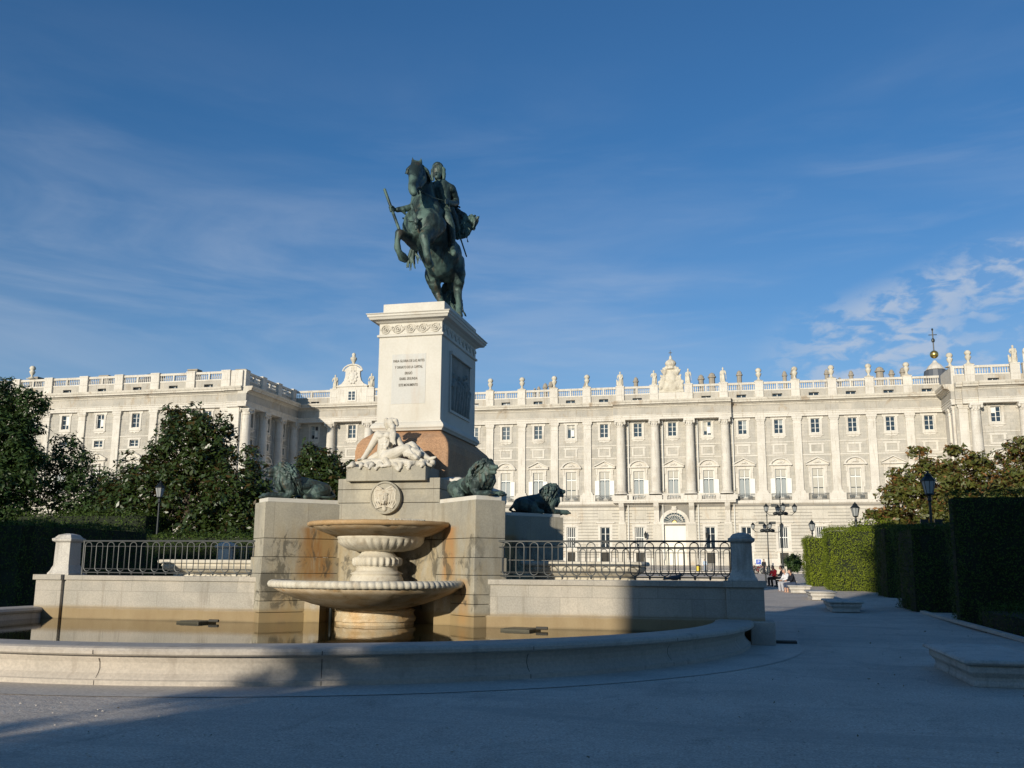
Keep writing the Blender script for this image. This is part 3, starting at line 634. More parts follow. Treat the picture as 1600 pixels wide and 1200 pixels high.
for x in [c + 1.35 for c in colx[:4]]:
    pipe = MB(); pipe.tube([(x, -0.4, 27.9), (x, -0.4, 15.1)], 0.1, 8); pipe.tube([(x - 0.2, -0.5, 12.9), (x - 0.2, -0.3, 12.2), (x - 0.2, -0.3, 3.0)], 0.09, 8)
    part('drainpipe', pipe, M['wood'], PAL, O)
dr = part('door', MB().box(CEN - 1.95, 0.22, 1.95, CEN - 0.02, 0.3, 9.0).box(CEN + 0.02, 0.22, 1.95, CEN + 1.95, 0.3, 9.0).box(CEN - 0.02, 0.24, 1.95, CEN + 0.02, 0.28, 9.0), M['doorw'], PAL, O)
dp = MB()
for s in (-1, 1):
    for z0, z1 in ((2.3, 4.6), (4.9, 8.6)): frame_ring(dp, CEN + s*1.0 - 0.7, z0, CEN + s*1.0 + 0.7, z1, 0.05, 0.19, 0.22)
o_ = part('door_panel', dp, M['doorw'], dr, O)
ar = MB(); seg = [(math.cos(R(a)), math.sin(R(a))) for a in range(0, 181, 15)]
for (c0, s0), (c1, s1) in zip(seg, seg[1:]): ar.exty([(CEN + 1.92*c0, 9.5 + 1.75*s0), (CEN + 2.6*c0, 9.5 + 2.35*s0), (CEN + 2.6*c1, 9.5 + 2.35*s1), (CEN + 1.92*c1, 9.5 + 1.75*s1)], -0.25, 0)
ar.box(CEN - 2.6, -0.25, 1.95, CEN - 1.95, 0, 9.2); ar.box(CEN + 1.95, -0.25, 1.95, CEN + 2.6, 0, 9.2); ar.box(CEN - 2.8, -0.34, 9.2, CEN + 2.8, 0, 9.5); ar.box(CEN - 0.4, -0.42, 11.2, CEN + 0.4, 0, 12.4)
ar.ell((CEN, -0.45, 11.9), (0.5, 0.2, 0.4))
part('door_surround', ar, M['lime'], PAL, O)
fl = MB(); fl.exty([(CEN + 1.92*c0, 9.5 + 1.75*s0) for c0, s0 in seg], 0.0 - 0.09, -0.085); fan = part('fanlight', fl, M['glass'], PAL, O)
fb = MB()
for a in range(10, 171, 16): fb.tube([(CEN + 0.55*math.cos(R(a)), -0.14, 9.5 + 0.5*math.sin(R(a))), (CEN + 1.9*math.cos(R(a)), -0.14, 9.5 + 1.72*math.sin(R(a)))], 0.045, 5)
for k in range(8): 
    a = R(10 + 16*(k + .5)); fb.ell((CEN + 1.45*math.cos(a), -0.14, 9.5 + 1.32*math.sin(a)), (0.12, 0.05, 0.14), 6)
part('fanlight_bar', fb, M['lime'], fan, O)
part('gilt_boss', MB().lathe([(0.34, 0), (0.34, 0.06)], 14).xf(Matrix.Translation((CEN, -0.12, 9.5)) @ Matrix.Rotation(R(90), 4, 'X')), M['brass'], fan, O)
# wall lanterns by the door
for x in (-34.0, -15.5, -4.8):
    ln = MB(); ln.tube([(x, 0, 6.6), (x, -0.5, 6.55), (x, -0.9, 6.7)], 0.04, 6); ln.lathe([(0.02, 6.7), (0.16, 6.75), (0.27, 7.4), (0.3, 7.45), (0.12, 7.75), (0.05, 7.95)], 6, (x, -0.95))
    part('wall_lantern', ln, M['black'], PAL, O)
# --- right pavilion (front one storey forward) and left pavilion
def side_cols(name): pass
OR = (0, VP, 0)
rw = [41.6, 49.2, 56.8, 64.4]
rp = [36.7, 38.4, 45.6, 53.0, 60.6, 68.2]
aw = front(35.6, 75.0, OR, 0, rw, rp, rp, [1, 0, 1, 0], [38.4, 45.6, 53.0, 60.6, 68.2], True)
entab('e', 38.9, 75.0, OR, 0, dy=0.9); entab('e', 36.6, 38.9, OR, 0, dy=0.55); entab('e', 35.6, 36.6, OR, 0, dy=0.1)
attic(35.6, 75, OR, 0, aw); balust(38.8, 44.1, OR, 0); balust(47.6, 75, OR, 0); balust(35.9, 37.3, OR, 0, mid=False)
for x in (38.07, 44.88, 46.77): pedest(x, OR, 0)
# side faces of the pavilions: local x runs along +y
OS = (35.6, 0, 0)      # right pavilion, face looking left (-x): rotate so that local -y points to -x
part('upper_wall', MB().box(35.6, VP + .03, 1.6, 36.0, VF - .03, 31.38), M['lime'], PAL)
for y in (VP + 1.3, VP + 4.2): part('pilaster', me_pil, None, PAL, (35.6, y, 0), R(-90))
for name, prof, mt in (('architrave', ENT_ARCH, 'lime'), ('frieze', ENT_FRZ, 'frieze'), ('cornice', ENT_COR, 'corn')):
    part(name, MB().extx(prof, -(VF - 0.6), -(VP - 0.3)), M[mt], PAL, (35.6, 0, 0), R(-90))
part('attic_wall', MB().box(35.3, VP - 0.3, 31.41, 35.9, VF, 34.35), M['lime'], PAL)
OL = (0, VP, 0)
lw = [-76.9, -69.3, -61.8]; lp = [-80.7, -73.2, -65.7, -58.0]
aw = front(-82.0, -56.4, OL, 0, lw, lp, lp, [1, 0, 1], lp, True, skipw=(-69.3,))
entab('e', -82, -56.4, OL, 0, dy=1.1); attic(-82, -56.4, OL, 0, aw)
balust(-81.5, -73.8, OL, 0); balust(-65.0, -58.6, OL, 0)
for x in (-73.0, -65.66, -57.8): pedest(x, OL, 0)
part('upper_wall', MB().box(-56.9, VP + .03, 1.6, -56.4, VF - .03, 34.3), M['lime'], PAL)
# curved gable with window over the left pavilion
gb = MB(); gx = -69.3
pts = [(-3.0, 31.42), (3.0, 31.42), (3.0, 34.9), (2.75, 35.1), (2.3, 35.3), (1.75, 35.9), (1.5, 36.7), (1.45, 37.7), (1.75, 37.75), (1.75, 38.0), (1.35, 38.3), (0.7, 38.75), (0, 38.95)]
poly = pts + [(-x, z) for x, z in pts[::-1][1:]][:-2] + [(-3.0, 34.9)]
poly = pts + [(-x, z) for x, z in pts[:-1][::-1] if z > 31.5]
gb.exty([(gx + x, z) for x, z in poly], -0.75, -0.2)
gb.box(gx - 3.1, -0.95, 34.75, gx + 3.1, -0.15, 34.98)
for s in (-1, 1):
    arcp = [(gx + s*1.95*math.cos(R(a)), 37.75 + 1.25*math.sin(R(a))) for a in (0, 20, 40, 60, 80, 90)]
    for p, q in zip(arcp, arcp[1:]): gb.tube([(p[0], -0.85, p[1]), (q[0], -0.85, q[1])], 0.17, 6)
gb.ell((gx, -0.8, 36.6), (0.85, 0.2, 1.25)); gb.ell((gx, -0.95, 36.7), (0.5, 0.2, 0.8))
for k in range(10): a = k*0.63; gb.ell((gx + 0.85*math.cos(a), -0.85, 36.6 + 1.15*math.sin(a)), (0.25, 0.15, 0.25), 6)
gab = part('gable', gb, M['lime'], PAL, OL)
lo = MB(); frame_ring(lo, gx - 0.75, 32.1, gx + 0.75, 33.9, 0.2, -0.86, -0.76); gwn = part('gable_window', lo, M['lime'], PAL, OL)
part('pane', MB().box(gx - 0.75, -0.78, 32.1, gx + 0.75, -0.765, 33.9), M['glass'], gwn, OL)
cm = casement(-0.75, 32.1, 0.75, 33.9, (32.7, 33.3), y=-0.84, t=0.08); part('frame', cm, M['wood'], gwn, (gx, VP, 0))
# --- left wing, nearer to us; its side wall runs back to the left pavilion
OWf = (0, VW, 0); XS = -81.3
ww = [-87.5, -94.3, -101.4, -108.5, -115.6, -122.6, -129.6]; wp = [-84.1, -90.85, -97.8, -105.0, -112.1, -119.4, -126.3, -133]
aw = front(-140, XS, OWf, 0, ww, wp, wp, [1, 0, 1, 0, 1, 0, 1], (), True, pan=(1,))
part('corner_pier', MB().box(-83.3, -0.55, 13.3, XS, 0, 27.98), M['lime'], PAL, OWf)
entab('e', -140, -83.6, OWf, 0); entab('e', -83.6, XS, OWf, 0, dy=0.35, e1=0.9)
attic(-140, XS, OWf, 0, aw)
for a, b_ in zip(wp[1:], wp): balust(a + 0.8, b_ - 0.8, OWf, 0)
for x in wp: pedest(x, OWf, 0, w=0.8)
part('attic_wall', MB().box(-83.2, -0.5, 31.42, XS + 0.25, 0.0, 34.42), M['lime'], PAL, OWf)
OSd = (XS, VW, 0)      # side wall faces +x: rz = +90 deg, local x runs along +y
sw = [3.6, 9.6, 15.6]; spx = [0.6, 6.6, 12.6, 18.6]
aw = front(0.0, VP - VW, OSd, R(90), sw, spx, spx, [0, 1, 0], spx, False, pan=(1,))
entab('e', 0.0, VP - VW + 0.5, OSd, R(90), dy=1.1, e0=1.4)
attic(0.0, VP - VW, OSd, R(90), aw)
for a, b_ in zip(spx, spx[1:]): balust(a + 0.7, b_ - 0.7, OSd, R(90))
for x in spx: pedest(x, OSd, R(90))
# roof slab, roof storeys and body so that nothing is hollow
rf = MB()
rf.box(-140, VW + 0.8, 31.3, XS - 0.8, 230, 32.6); rf.box(-81, VP + 0.8, 31.3, -56.5, 230, 32.6); rf.box(-56.4, VF + 0.8, 31.3, 35.6, 230, 32.6); rf.box(35.7, VP + 0.8, 31.3, 75, 230, 32.6)
part('roof', rf, M['slate'], PAL)
bd = MB(); bd.box(-139.9, VW + 0.45, 1.0, XS - 0.45, 229, 31.3); bd.box(-81.2, VP + 0.45, 1.0, -56.95, 229.2, 31.28); bd.box(-56.8, VF + 0.45, 1.0, 35.55, 228.8, 31.26); bd.box(36.1, VP + 0.45, 1.0, 74.9, 229.1, 31.24)
part('inner_wall', bd, M['grille'], PAL)
# chimneys
def chimney(x, y, h, w=0.7, tri=True, sq=False):
    mb = MB(); z0 = 32.6
    if sq: mb.box(x - w, y - w*0.8, z0, x + w, y + w*0.8, h); mb.box(x - w - .12, y - w*0.8 - .12, h, x + w + .12, y + w*0.8 + .12, h + 0.25)
    else: mb.lathe([(w, z0), (w*0.95, h - 0.9), (w*1.3, h - 0.85), (w*1.3, h - 0.6), (w, h - 0.5), (w*0.95, h - 0.2), (w*0.6, h), (0.1, h + 0.15)], 8, (x, y))
    part('chimney', mb, M['chim'], PAL)
for x, h, w in [(-37.1, 36.3, .35), (-36.3, 36.6, .4), (-35.0, 37.2, .5), (-33.9, 37.5, .5), (-27.0, 37.2, .45), (-17.4, 37.7, .5), (-5.2, 37.7, .6), (-3.2, 38.0, .7), (1.8, 38.2, .55), (9.9, 37.8, .45), (11.5, 38.1, .6), (17.3, 37.8, .45), (19.5, 36.2, .4), (21.5, 37.4, .45), (26.4, 37.9, .8), (28.4, 37.3, .5), (30.3, 37.6, .55)]: chimney(x, 177 , h - 0.55, w * 0.85)
for x, h in [(-128, 36.0), (-112.8, 35.7), (-94.5, 36.1), (-84.9, 35.7), (-102, 35.3)]: chimney(x, 150, h, 0.9, sq=True)
dm = MB(); dm.lathe([(4.6, 32.6), (4.4, 34.6), (3.2, 36.0), (1.2, 37.0), (0.9, 37.1), (1.1, 37.6)], 12, (-108.5, 158)); part('roof_dome', dm, M['slate'], PAL)
# lantern of the chapel dome with gilt ball and vane
lt = MB(); cx, cy = 41.4, 205.0
lt.lathe([(3.6, 32.6), (3.3, 35.5), (2.8, 37.6), (2.2, 41.8), (1.9, 39.9)], 16, (cx, cy)); part('dome', lt, M['slate'], PAL)
lt2 = MB(); lt2.lathe([(2.3, 39.6), (1.7, 40.6), (1.6, 41.9), (1.9, 42.0), (1.3, 42.9), (0.5, 43.6), (0.3, 44.0)], 12, (cx, cy)); part('dome_lantern', lt2, M['lime'], PAL)
part('gilt_ball', MB().ell((cx, cy, 45.3), (0.85, 0.85, 0.85), 16), M['brass'], PAL, smooth=True)
vn = MB(); vn.tube([(cx, cy, 46.0), (cx, cy, 50.5)], 0.12, 6); vn.ell((cx, cy, 48.3), (0.35, 0.2, 0.5), 8); vn.box(cx - 0.8, cy - .05, 49.4, cx + 0.8, cy + .05, 49.55); vn.ell((cx, cy, 50.6), (0.2, 0.2, 0.3), 6)
part('weathervane', vn, M['black'], PAL)
# figure skeletons: chains of (x, y, z, radius) in metres
HORSE=[
[(-8.914,25.15,13.41,0.189),(-8.893,25.05,13.181,0.217),(-8.818,24.7,12.705,0.158),(-8.78,24.5,12.441,0.129),(-8.719,24.45,12.278,0.119)],
[(-8.822,25.25,13.219,0.19),(-8.759,25.2,13.008,0.17),(-8.751,24.8,12.621,0.139)],
[(-8.90,25.4,13.40,0.21),(-8.86,25.7,13.05,0.29),(-8.88,25.8,12.62,0.39),(-8.76,25.7,12.05,0.57)],
[(-8.906,25.45,11.747,0.458),(-8.629,25.35,11.588,0.559)],
[(-9.1,25.5,11.64,0.322),(-8.945,25.5,11.148,0.245)],
[(-8.369,25.4,11.585,0.357),(-8.456,25.1,11.129,0.223)],
[(-8.699,25.8,11.656,0.604),(-8.618,26.2,11.324,0.556),(-8.494,26.6,11.083,0.617),(-8.459,26.9,10.849,0.566)],
[(-8.669,26,11.118,0.428),(-8.545,26.4,10.736,0.432)],
[(-8.254,26.9,10.876,0.412),(-8.105,26.9,10.578,0.274),(-8.053,26.95,10.325,0.186)],
[(-8.715,26.8,10.835,0.373),(-8.818,26.7,10.482,0.274),(-8.787,26.75,10.21,0.205)],
[(-8.053,26.95,10.325,0.176),(-8.134,27.1,10.109,0.147),(-8.026,26.9,9.639,0.101),(-7.961,26.7,9.299,0.108),(-7.898,26.5,9.083,0.124)],
[(-8.787,26.75,10.21,0.186),(-8.742,26.95,9.98,0.147),(-8.564,26.8,9.643,0.101),(-8.433,26.6,9.299,0.108),(-8.366,26.4,9.083,0.134)],
[(-8.948,25.4,11.074,0.226),(-9.07,24.95,11.124,0.158),(-9.163,24.55,11.126,0.128)],
[(-9.163,24.55,11.126,0.128),(-9.195,24.5,10.899,0.088),(-9.186,24.5,10.629,0.1),(-9.142,24.55,10.508,0.091),(-9.096,24.7,10.439,0.146),(-9.035,24.75,10.393,0.119)],
[(-8.462,25.05,11.229,0.241),(-8.473,24.75,11.007,0.165)],
[(-8.473,24.75,11.007,0.165),(-8.407,24.75,10.694,0.113),(-8.379,24.8,10.459,0.113),(-8.354,24.85,10.339,0.1),(-8.362,25,10.253,0.128)],
[(-8.99,25.1,13.44,0.062),(-9.0,25.05,13.55,0.045),(-8.99,25.03,13.67,0.015)],
[(-8.775,25.15,13.42,0.062),(-8.75,25.1,13.54,0.045),(-8.74,25.08,13.66,0.015)],
]
MANE=[
[(-9.0,25.02,13.40,0.045),(-9.10,24.97,13.27,0.05),(-9.12,24.94,13.1,0.022)],
[(-8.76,25.25,13.42,0.06),(-8.66,25.4,13.34,0.07),(-8.60,25.5,13.12,0.048),(-8.62,25.5,12.98,0.02)],
[(-8.89,25.06,13.42,0.06),(-8.93,24.93,13.27,0.055),(-8.92,24.88,13.12,0.02)],
[(-8.84,25.1,13.42,0.06),(-8.80,24.98,13.25,0.055),(-8.78,24.94,13.02,0.022)],
[(-8.74,25.45,13.34,0.12),(-8.70,25.8,12.95,0.12),(-8.66,26.0,12.58,0.09)],
[(-8.70,25.5,13.25,0.08),(-8.62,25.7,13.0,0.07),(-8.62,25.9,12.7,0.05)],
]
TAIL=[
[(-8.516,27.45,10.527,0.16),(-8.583,27.55,10.269,0.16),(-8.57,27.4,9.893,0.139),(-8.492,27.3,9.614,0.119)],
[(-8.472,27.45,10.441,0.14),(-8.417,27.5,10.036,0.14),(-8.363,27.35,9.62,0.119),(-8.209,27.2,9.285,0.078)],
[(-8.622,27.4,10.352,0.1),(-8.7,27.4,10.108,0.09),(-8.641,27.3,9.787,0.059)],
[(-8.379,27.5,10.241,0.1),(-8.237,27.4,9.791,0.079),(-8.221,27.3,9.435,0.079)],
[(-8.497,27.35,10.102,0.079),(-8.509,27.15,9.655,0.059),(-8.333,27,9.28,0.059)],
]
RIDER=[
[(-8.622,26.35,13.667,0.169),(-8.635,26.35,13.774,0.181)],
[(-8.608,26.25,13.549,0.124),(-8.601,26.2,13.475,0.088)],
[(-8.539,25.97,13.529,0.029),(-8.523,25.9,13.439,0.035)],
[(-8.634,26.4,13.52,0.108),(-8.609,26.4,13.348,0.118)],
[(-8.793,26.4,13.259,0.158),(-8.462,26.4,13.25,0.216),(-8.213,26.4,13.143,0.147)],
[(-8.485,26.35,13.148,0.294),(-8.474,26.4,12.873,0.274),(-8.499,26.5,12.621,0.275)],
[(-8.208,26.45,13.163,0.153),(-8.154,26.7,12.922,0.134),(-8.116,26.65,12.772,0.122)],
[(-8.116,26.65,12.772,0.122),(-8.151,26.3,12.618,0.101),(-8.185,25.95,12.546,0.081)],
[(-8.821,26.3,13.179,0.147),(-8.922,25.9,12.673,0.135),(-8.975,25.6,12.376,0.12)],
[(-8.975,25.6,12.376,0.12),(-9.187,25.3,12.167,0.104),(-9.434,25.05,12.042,0.079)],
[(-8.4,26.45,12.552,0.215),(-8.285,26.1,12.243,0.174),(-8.138,25.9,12.012,0.153)],
[(-8.138,25.9,12.012,0.153),(-8.047,25.95,11.719,0.143),(-8.015,26,11.411,0.111),(-8.005,26.05,11.146,0.095)],
[(-8.004,26.05,11.106,0.099),(-7.905,25.8,10.894,0.098),(-7.822,25.6,10.742,0.084)],
[(-8.631,26.4,12.552,0.215),(-8.812,26.1,12.205,0.155),(-8.972,26.1,12.094,0.136)],
[(-9.291,25.15,12.068,0.085),(-9.245,25.2,11.963,0.038)],
]
HAIR=[
[(-8.66,26.45,13.905,0.188),(-8.652,26.5,13.819,0.198)],
[(-8.475,26.4,13.802,0.089),(-8.451,26.4,13.629,0.079),(-8.447,26.4,13.46,0.059)],
[(-8.808,26.4,13.812,0.069),(-8.824,26.4,13.644,0.055),(-8.799,26.4,13.493,0.043)],
[(-8.583,26.55,13.748,0.119),(-8.578,26.55,13.556,0.099)],
]
HAND=[
[(-9.523,24.97,12.019,0.071),(-9.576,24.95,12.036,0.064)],
[(-9.494,24.85,12.042,0.024),(-9.565,24.78,12.049,0.023),(-9.641,24.9,12.084,0.022)],
[(-9.483,24.85,11.994,0.024),(-9.549,24.78,12,0.023),(-9.622,24.9,12.035,0.022)],
[(-9.472,24.85,11.945,0.024),(-9.533,24.78,11.951,0.023),(-9.603,24.9,11.985,0.022)],
[(-9.462,24.85,11.9,0.024),(-9.518,24.78,11.906,0.023),(-9.586,24.9,11.94,0.021)],
[(-9.499,24.95,12.089,0.026),(-9.5,24.82,12.075,0.024),(-9.516,24.76,12.037,0.022)],
]
HANDL=[
[(-8.171,26.1,12.593,0.081),(-8.185,25.95,12.556,0.073)],
[(-8.151,25.9,12.589,0.027),(-8.164,25.75,12.531,0.026),(-8.201,25.9,12.572,0.023)],
[(-8.15,25.9,12.543,0.027),(-8.163,25.75,12.486,0.026),(-8.2,25.9,12.527,0.023)],
[(-8.149,25.9,12.498,0.027),(-8.162,25.75,12.441,0.026),(-8.199,25.9,12.482,0.023)],
[(-8.148,25.9,12.457,0.027),(-8.161,25.75,12.4,0.026),(-8.198,25.9,12.441,0.023)],
[(-8.126,25.95,12.612,0.029),(-8.15,25.8,12.569,0.025)],
]
BATON=[
[(-9.736,24.75,12.582,0.043),(-9.528,24.85,11.983,0.045),(-9.251,24.75,11.322,0.044)],
]
SASH=[
[(-8.315,26.7,12.725,0.084),(-8.205,26.9,12.497,0.156),(-8.093,27.1,12.267,0.156),(-8.168,27.1,11.852,0.114)],
[(-8.153,27,12.573,0.128),(-7.958,27.2,12.378,0.143),(-7.777,27.3,12.315,0.114),(-7.696,27.3,12.478,0.057)],
[(-7.927,27.25,12.224,0.114),(-7.835,27.3,12.066,0.071),(-7.936,27.3,11.905,0.043)],
[(-8.035,27.2,12.045,0.100),(-8.03,27.2,11.813,0.043)],
[(-7.737,27.3,12.439,0.057),(-7.652,27.3,12.305,0.057),(-7.711,27.3,12.119,0.057)],
[(-8.179,26.8,12.668,0.071),(-8.083,26.9,12.613,0.056)],
[(-8.143,27.15,11.952,0.057),(-8.113,27.2,11.778,0.021)],
[(-7.855,27.2,12.475,0.057),(-7.76,27.3,12.569,0.043)],
]
SADDLE=[
[(-8.293,26.5,12.604,0.155),(-8.223,26.7,12.256,0.190),(-8.124,26.8,12.034,0.139)],
[(-8.526,26.4,12.481,0.258),(-8.444,26.6,12.487,0.225)],
[(-8.334,26,12.209,0.084),(-8.212,25.9,11.755,0.050)],
]
TASSEL=[
[(-9.189,25.7,10.995,0.057),(-9.279,25.75,10.738,0.042),(-9.291,25.75,10.479,0.023)],
[(-9.11,25.7,11.029,0.057),(-9.158,25.75,10.729,0.038),(-9.089,25.75,10.446,0.019)],
[(-9.047,25.75,11.041,0.048),(-9.058,25.8,10.859,0.034),(-9.011,25.8,10.595,0.017)],
[(-9.245,25.75,10.936,0.042),(-9.197,25.75,10.672,0.03),(-9.225,25.8,10.391,0.013)],
[(-9.104,25.75,10.925,0.038),(-8.998,25.75,10.758,0.025),(-8.955,25.75,10.635,0.013)],
]
STRAP=[
[(-9.109,25.35,12.31,0.047),(-8.846,24.92,11.803,0.048),(-8.731,24.75,11.533,0.059),(-8.714,24.72,11.326,0.04)],
[(-8.402,25.35,11.968,0.032),(-8.522,24.9,11.65,0.031),(-8.711,24.72,11.54,0.033)],
[(-9.411,25.5,11.948,0.029),(-9.008,24.95,11.63,0.032),(-8.73,24.72,11.522,0.033)],
[(-8.699,24.66,11.517,0.077),(-8.691,24.64,11.45,0.07)],
[(-8.679,24.62,11.287,0.066),(-8.678,24.62,11.248,0.051)],
[(-8.144,25.95,12.522,0.025),(-8.084,25.9,12.313,0.025),(-8.057,25.95,12.228,0.029)],
[(-8.089,26,11.115,0.023),(-8.027,25.75,10.866,0.03),(-7.861,25.6,10.725,0.034),(-7.786,25.8,10.846,0.028),(-7.95,26,11.145,0.023)],
[(-8.19,26.1,11.622,0.025),(-8.079,26.1,11.128,0.023)],
[(-8.098,27,11.895,0.028),(-7.895,27.2,11.197,0.024)],
[(-8.977,24.85,13.004,0.022),(-8.782,24.75,12.903,0.022),(-8.674,24.95,12.956,0.022)],
[(-9.019,24.95,13.232,0.021),(-8.954,24.7,12.678,0.02)],
[(-8.691,24.75,12.495,0.037),(-8.702,24.85,12.398,0.028)],
[(-8.689,24.8,12.516,0.017),(-8.431,25.4,12.472,0.017),(-8.169,25.9,12.525,0.017)],
]
GOD=[
[(-8.766,23.33,5.321,0.117),(-8.776,23.35,5.392,0.122)],
[(-8.692,23.23,5.253,0.091),(-8.662,23.2,5.215,0.066)],
[(-8.788,23.35,5.206,0.077),(-8.854,23.35,5.055,0.1)],
[(-9.103,23.35,5.044,0.117),(-8.853,23.35,5.005,0.167),(-8.64,23.35,5,0.108)],
[(-8.903,23.35,4.921,0.225),(-8.933,23.35,4.754,0.2),(-8.946,23.35,4.586,0.2),(-8.906,23.35,4.451,0.2)],
[(-9.14,23.35,5.062,0.114),(-9.278,23.4,4.869,0.097),(-9.391,23.43,4.706,0.084)],
[(-9.391,23.43,4.706,0.084),(-9.478,23.35,4.512,0.067),(-9.544,23.3,4.406,0.057)],
[(-8.622,23.35,4.982,0.1),(-8.492,23.25,4.815,0.083),(-8.412,23.23,4.711,0.076)],
[(-8.412,23.23,4.711,0.076),(-8.259,23.15,4.648,0.066),(-8.154,23.1,4.624,0.052)],
[(-8.825,23.23,4.453,0.182),(-8.557,23.07,4.512,0.156),(-8.31,23.05,4.621,0.131),(-8.213,23.07,4.638,0.118)],
[(-8.213,23.07,4.638,0.118),(-8.116,23.1,4.474,0.115),(-7.957,23.15,4.362,0.079),(-7.818,23.15,4.31,0.062)],
[(-7.818,23.15,4.31,0.062),(-7.681,23.15,4.308,0.046)],
[(-8.809,23.47,4.463,0.167),(-8.454,23.45,4.655,0.133),(-8.193,23.35,4.755,0.116)],
[(-8.193,23.35,4.755,0.116),(-7.99,23.33,4.598,0.102),(-7.785,23.3,4.442,0.074),(-7.653,23.27,4.37,0.059)],
[(-7.653,23.27,4.37,0.062),(-7.554,23.23,4.396,0.049),(-7.48,23.21,4.417,0.029)],
]
GODHAIR=[
[(-8.83,23.38,5.43,0.08),(-8.72,23.33,5.44,0.065)],
[(-8.919,23.4,5.369,0.084),(-8.909,23.43,5.254,0.067)],
[(-8.959,23.45,5.463,0.067),(-8.98,23.47,5.347,0.051)],
[(-8.634,23.3,5.414,0.067),(-8.603,23.32,5.315,0.05)],
[(-8.664,23.21,5.166,0.059),(-8.62,23.15,5.039,0.056),(-8.636,23.11,4.884,0.044),(-8.607,23.09,4.764,0.024)],
[(-8.716,23.21,5.133,0.047),(-8.699,23.13,4.988,0.041),(-8.644,23.09,4.815,0.022)],
[(-8.713,23.23,5.372,0.039),(-8.805,23.29,5.316,0.037)],
]
GODCLOTH=[
[(-8.046,23.09,4.587,0.098),(-7.913,23.11,4.521,0.082),(-7.94,23.1,4.372,0.065)],
[(-8.093,23.03,4.532,0.065),(-7.948,23.02,4.396,0.065)],
[(-8.052,23.2,4.683,0.082),(-7.918,23.23,4.486,0.066)],
[(-9.477,23.45,4.371,0.084),(-9.212,23.45,4.468,0.134),(-9.123,23.45,4.5,0.134)],
[(-9.829,23.35,4.282,0.05),(-9.561,23.35,4.328,0.084),(-9.217,23.25,4.312,0.116),(-8.824,23.15,4.261,0.132)],
[(-8.805,23.1,4.256,0.132),(-8.439,23.05,4.277,0.131),(-8.092,23.05,4.239,0.098),(-7.747,23.15,4.227,0.073),(-7.574,23.25,4.218,0.041)],
[(-9.383,23.05,4.226,0.066),(-9.226,22.93,4.145,0.041)],
[(-9.155,23.01,4.219,0.082),(-9.178,22.9,4.125,0.041)],
[(-8.945,23.01,4.232,0.082),(-8.981,22.89,4.105,0.041)],
[(-8.536,22.99,4.223,0.082),(-8.371,22.88,4.078,0.055)],
[(-8.263,23.05,4.209,0.065),(-8.115,22.93,4.096,0.045)],
[(-8.005,23.05,4.221,0.065),(-8.054,22.95,4.129,0.042)],
[(-8.766,22.99,4.342,0.082),(-8.635,22.93,4.202,0.065)],
[(-7.749,23.05,4.265,0.057),(-7.543,23.05,4.18,0.039)],
[(-9.287,23.55,4.481,0.118),(-9.178,23.45,4.535,0.101)],
]
# ------------------------------------------------------------------ figures and vases on the palace roof
def fig_mesh(kind):
    r_ = random.Random(kind * 11 + 2); mb = MB(); s = 1 if kind % 2 else -1
    mb.box(-0.42, -0.35, 0, 0.42, 0.35, 0.22)
    mb.chains([[(0.0, 0, 0.25, 0.42), (0.02, 0, 0.9, 0.36), (0.0, 0, 1.5, 0.27)], [(0, 0, 1.55, 0.28), (0, 0, 2.0, 0.32), (0, 0, 2.15, 0.2)], [(0, 0, 2.2, 0.1), (0, 0, 2.4, 0.1)], [(0, -0.02, 2.52, 0.18), (0, 0, 2.6, 0.16)],
               [(s*0.34, 0, 2.1, 0.13), (s*0.5, -0.1, 1.7, 0.11), (s*0.4, -0.35, 1.45, 0.1)], [(-s*0.34, 0, 2.1, 0.13), (-s*0.45, 0, 1.75, 0.11), (-s*0.3, -0.25, 1.35, 0.1)],
               [(s*0.2, -0.25, 0.3, 0.14), (s*0.16, -0.28, 1.2, 0.12)], [(-s*0.2, -0.2, 0.3, 0.14), (-s*0.25, -0.2, 1.3, 0.12)], [(-s*0.42, 0.1, 0.3, 0.16), (-s*0.4, 0.1, 1.9, 0.14)]])
    if kind == 1: mb.chains([[(0, 0, 2.72, 0.12), (0, 0, 2.86, 0.04)], [(0.55, -0.2, 0.5, 0.05), (0.5, -0.3, 1.9, 0.05)]])
    if kind == 2: mb.chains([[(-0.5, 0.1, 0.3, 0.2), (-0.6, 0.1, 1.2, 0.14)]])
    return sculpt(mb, 0.055, 2, 0.02, 4, 'figure')
figs = [fig_mesh(k) for k in (0, 1, 2)]
for f_ in figs: f_.materials.append(M['roofst'])
def roof_fig(x, y, z, k, label, sc=1.0):
    o = part('stone_statue', figs[k], None, None, (x, y, z)); o.scale = (sc, sc, sc); tag(o, label, 'statue', 'stone statues on the palace roof')
for n_, (i, k, lab) in enumerate([(6, 2, 'pale robed stone statue on the balustrade, farthest left of the four round the roof crest'), (7, 0, 'pale robed stone statue on the balustrade directly left of the carved roof crest'),
                       (8, 1, 'pale stone statue with pointed helmet on the balustrade directly right of the roof crest'), (9, 1, 'pale stone statue with pointed helmet, second to the right of the roof crest')]):
    roof_fig(PED[i - 0], VF - 0.2, 34.5, k, lab, 1.02)
roof_fig(-73.0, VP - 0.2, 34.5, 0, 'slim stone statue on the balustrade left of the curved gable', 1.02)
roof_fig(-65.66, VP - 0.2, 34.5, 2, 'broad stone statue on the balustrade right of the curved gable', 1.02)
roof_fig(44.88, VP - 0.2, 34.5, 2, 'stone statue on the right pavilion balustrade beside the picture edge', 1.1)
roof_fig(46.9, VP - 0.2, 34.5, 1, 'stone statue cut by the right edge of the picture', 1.1)
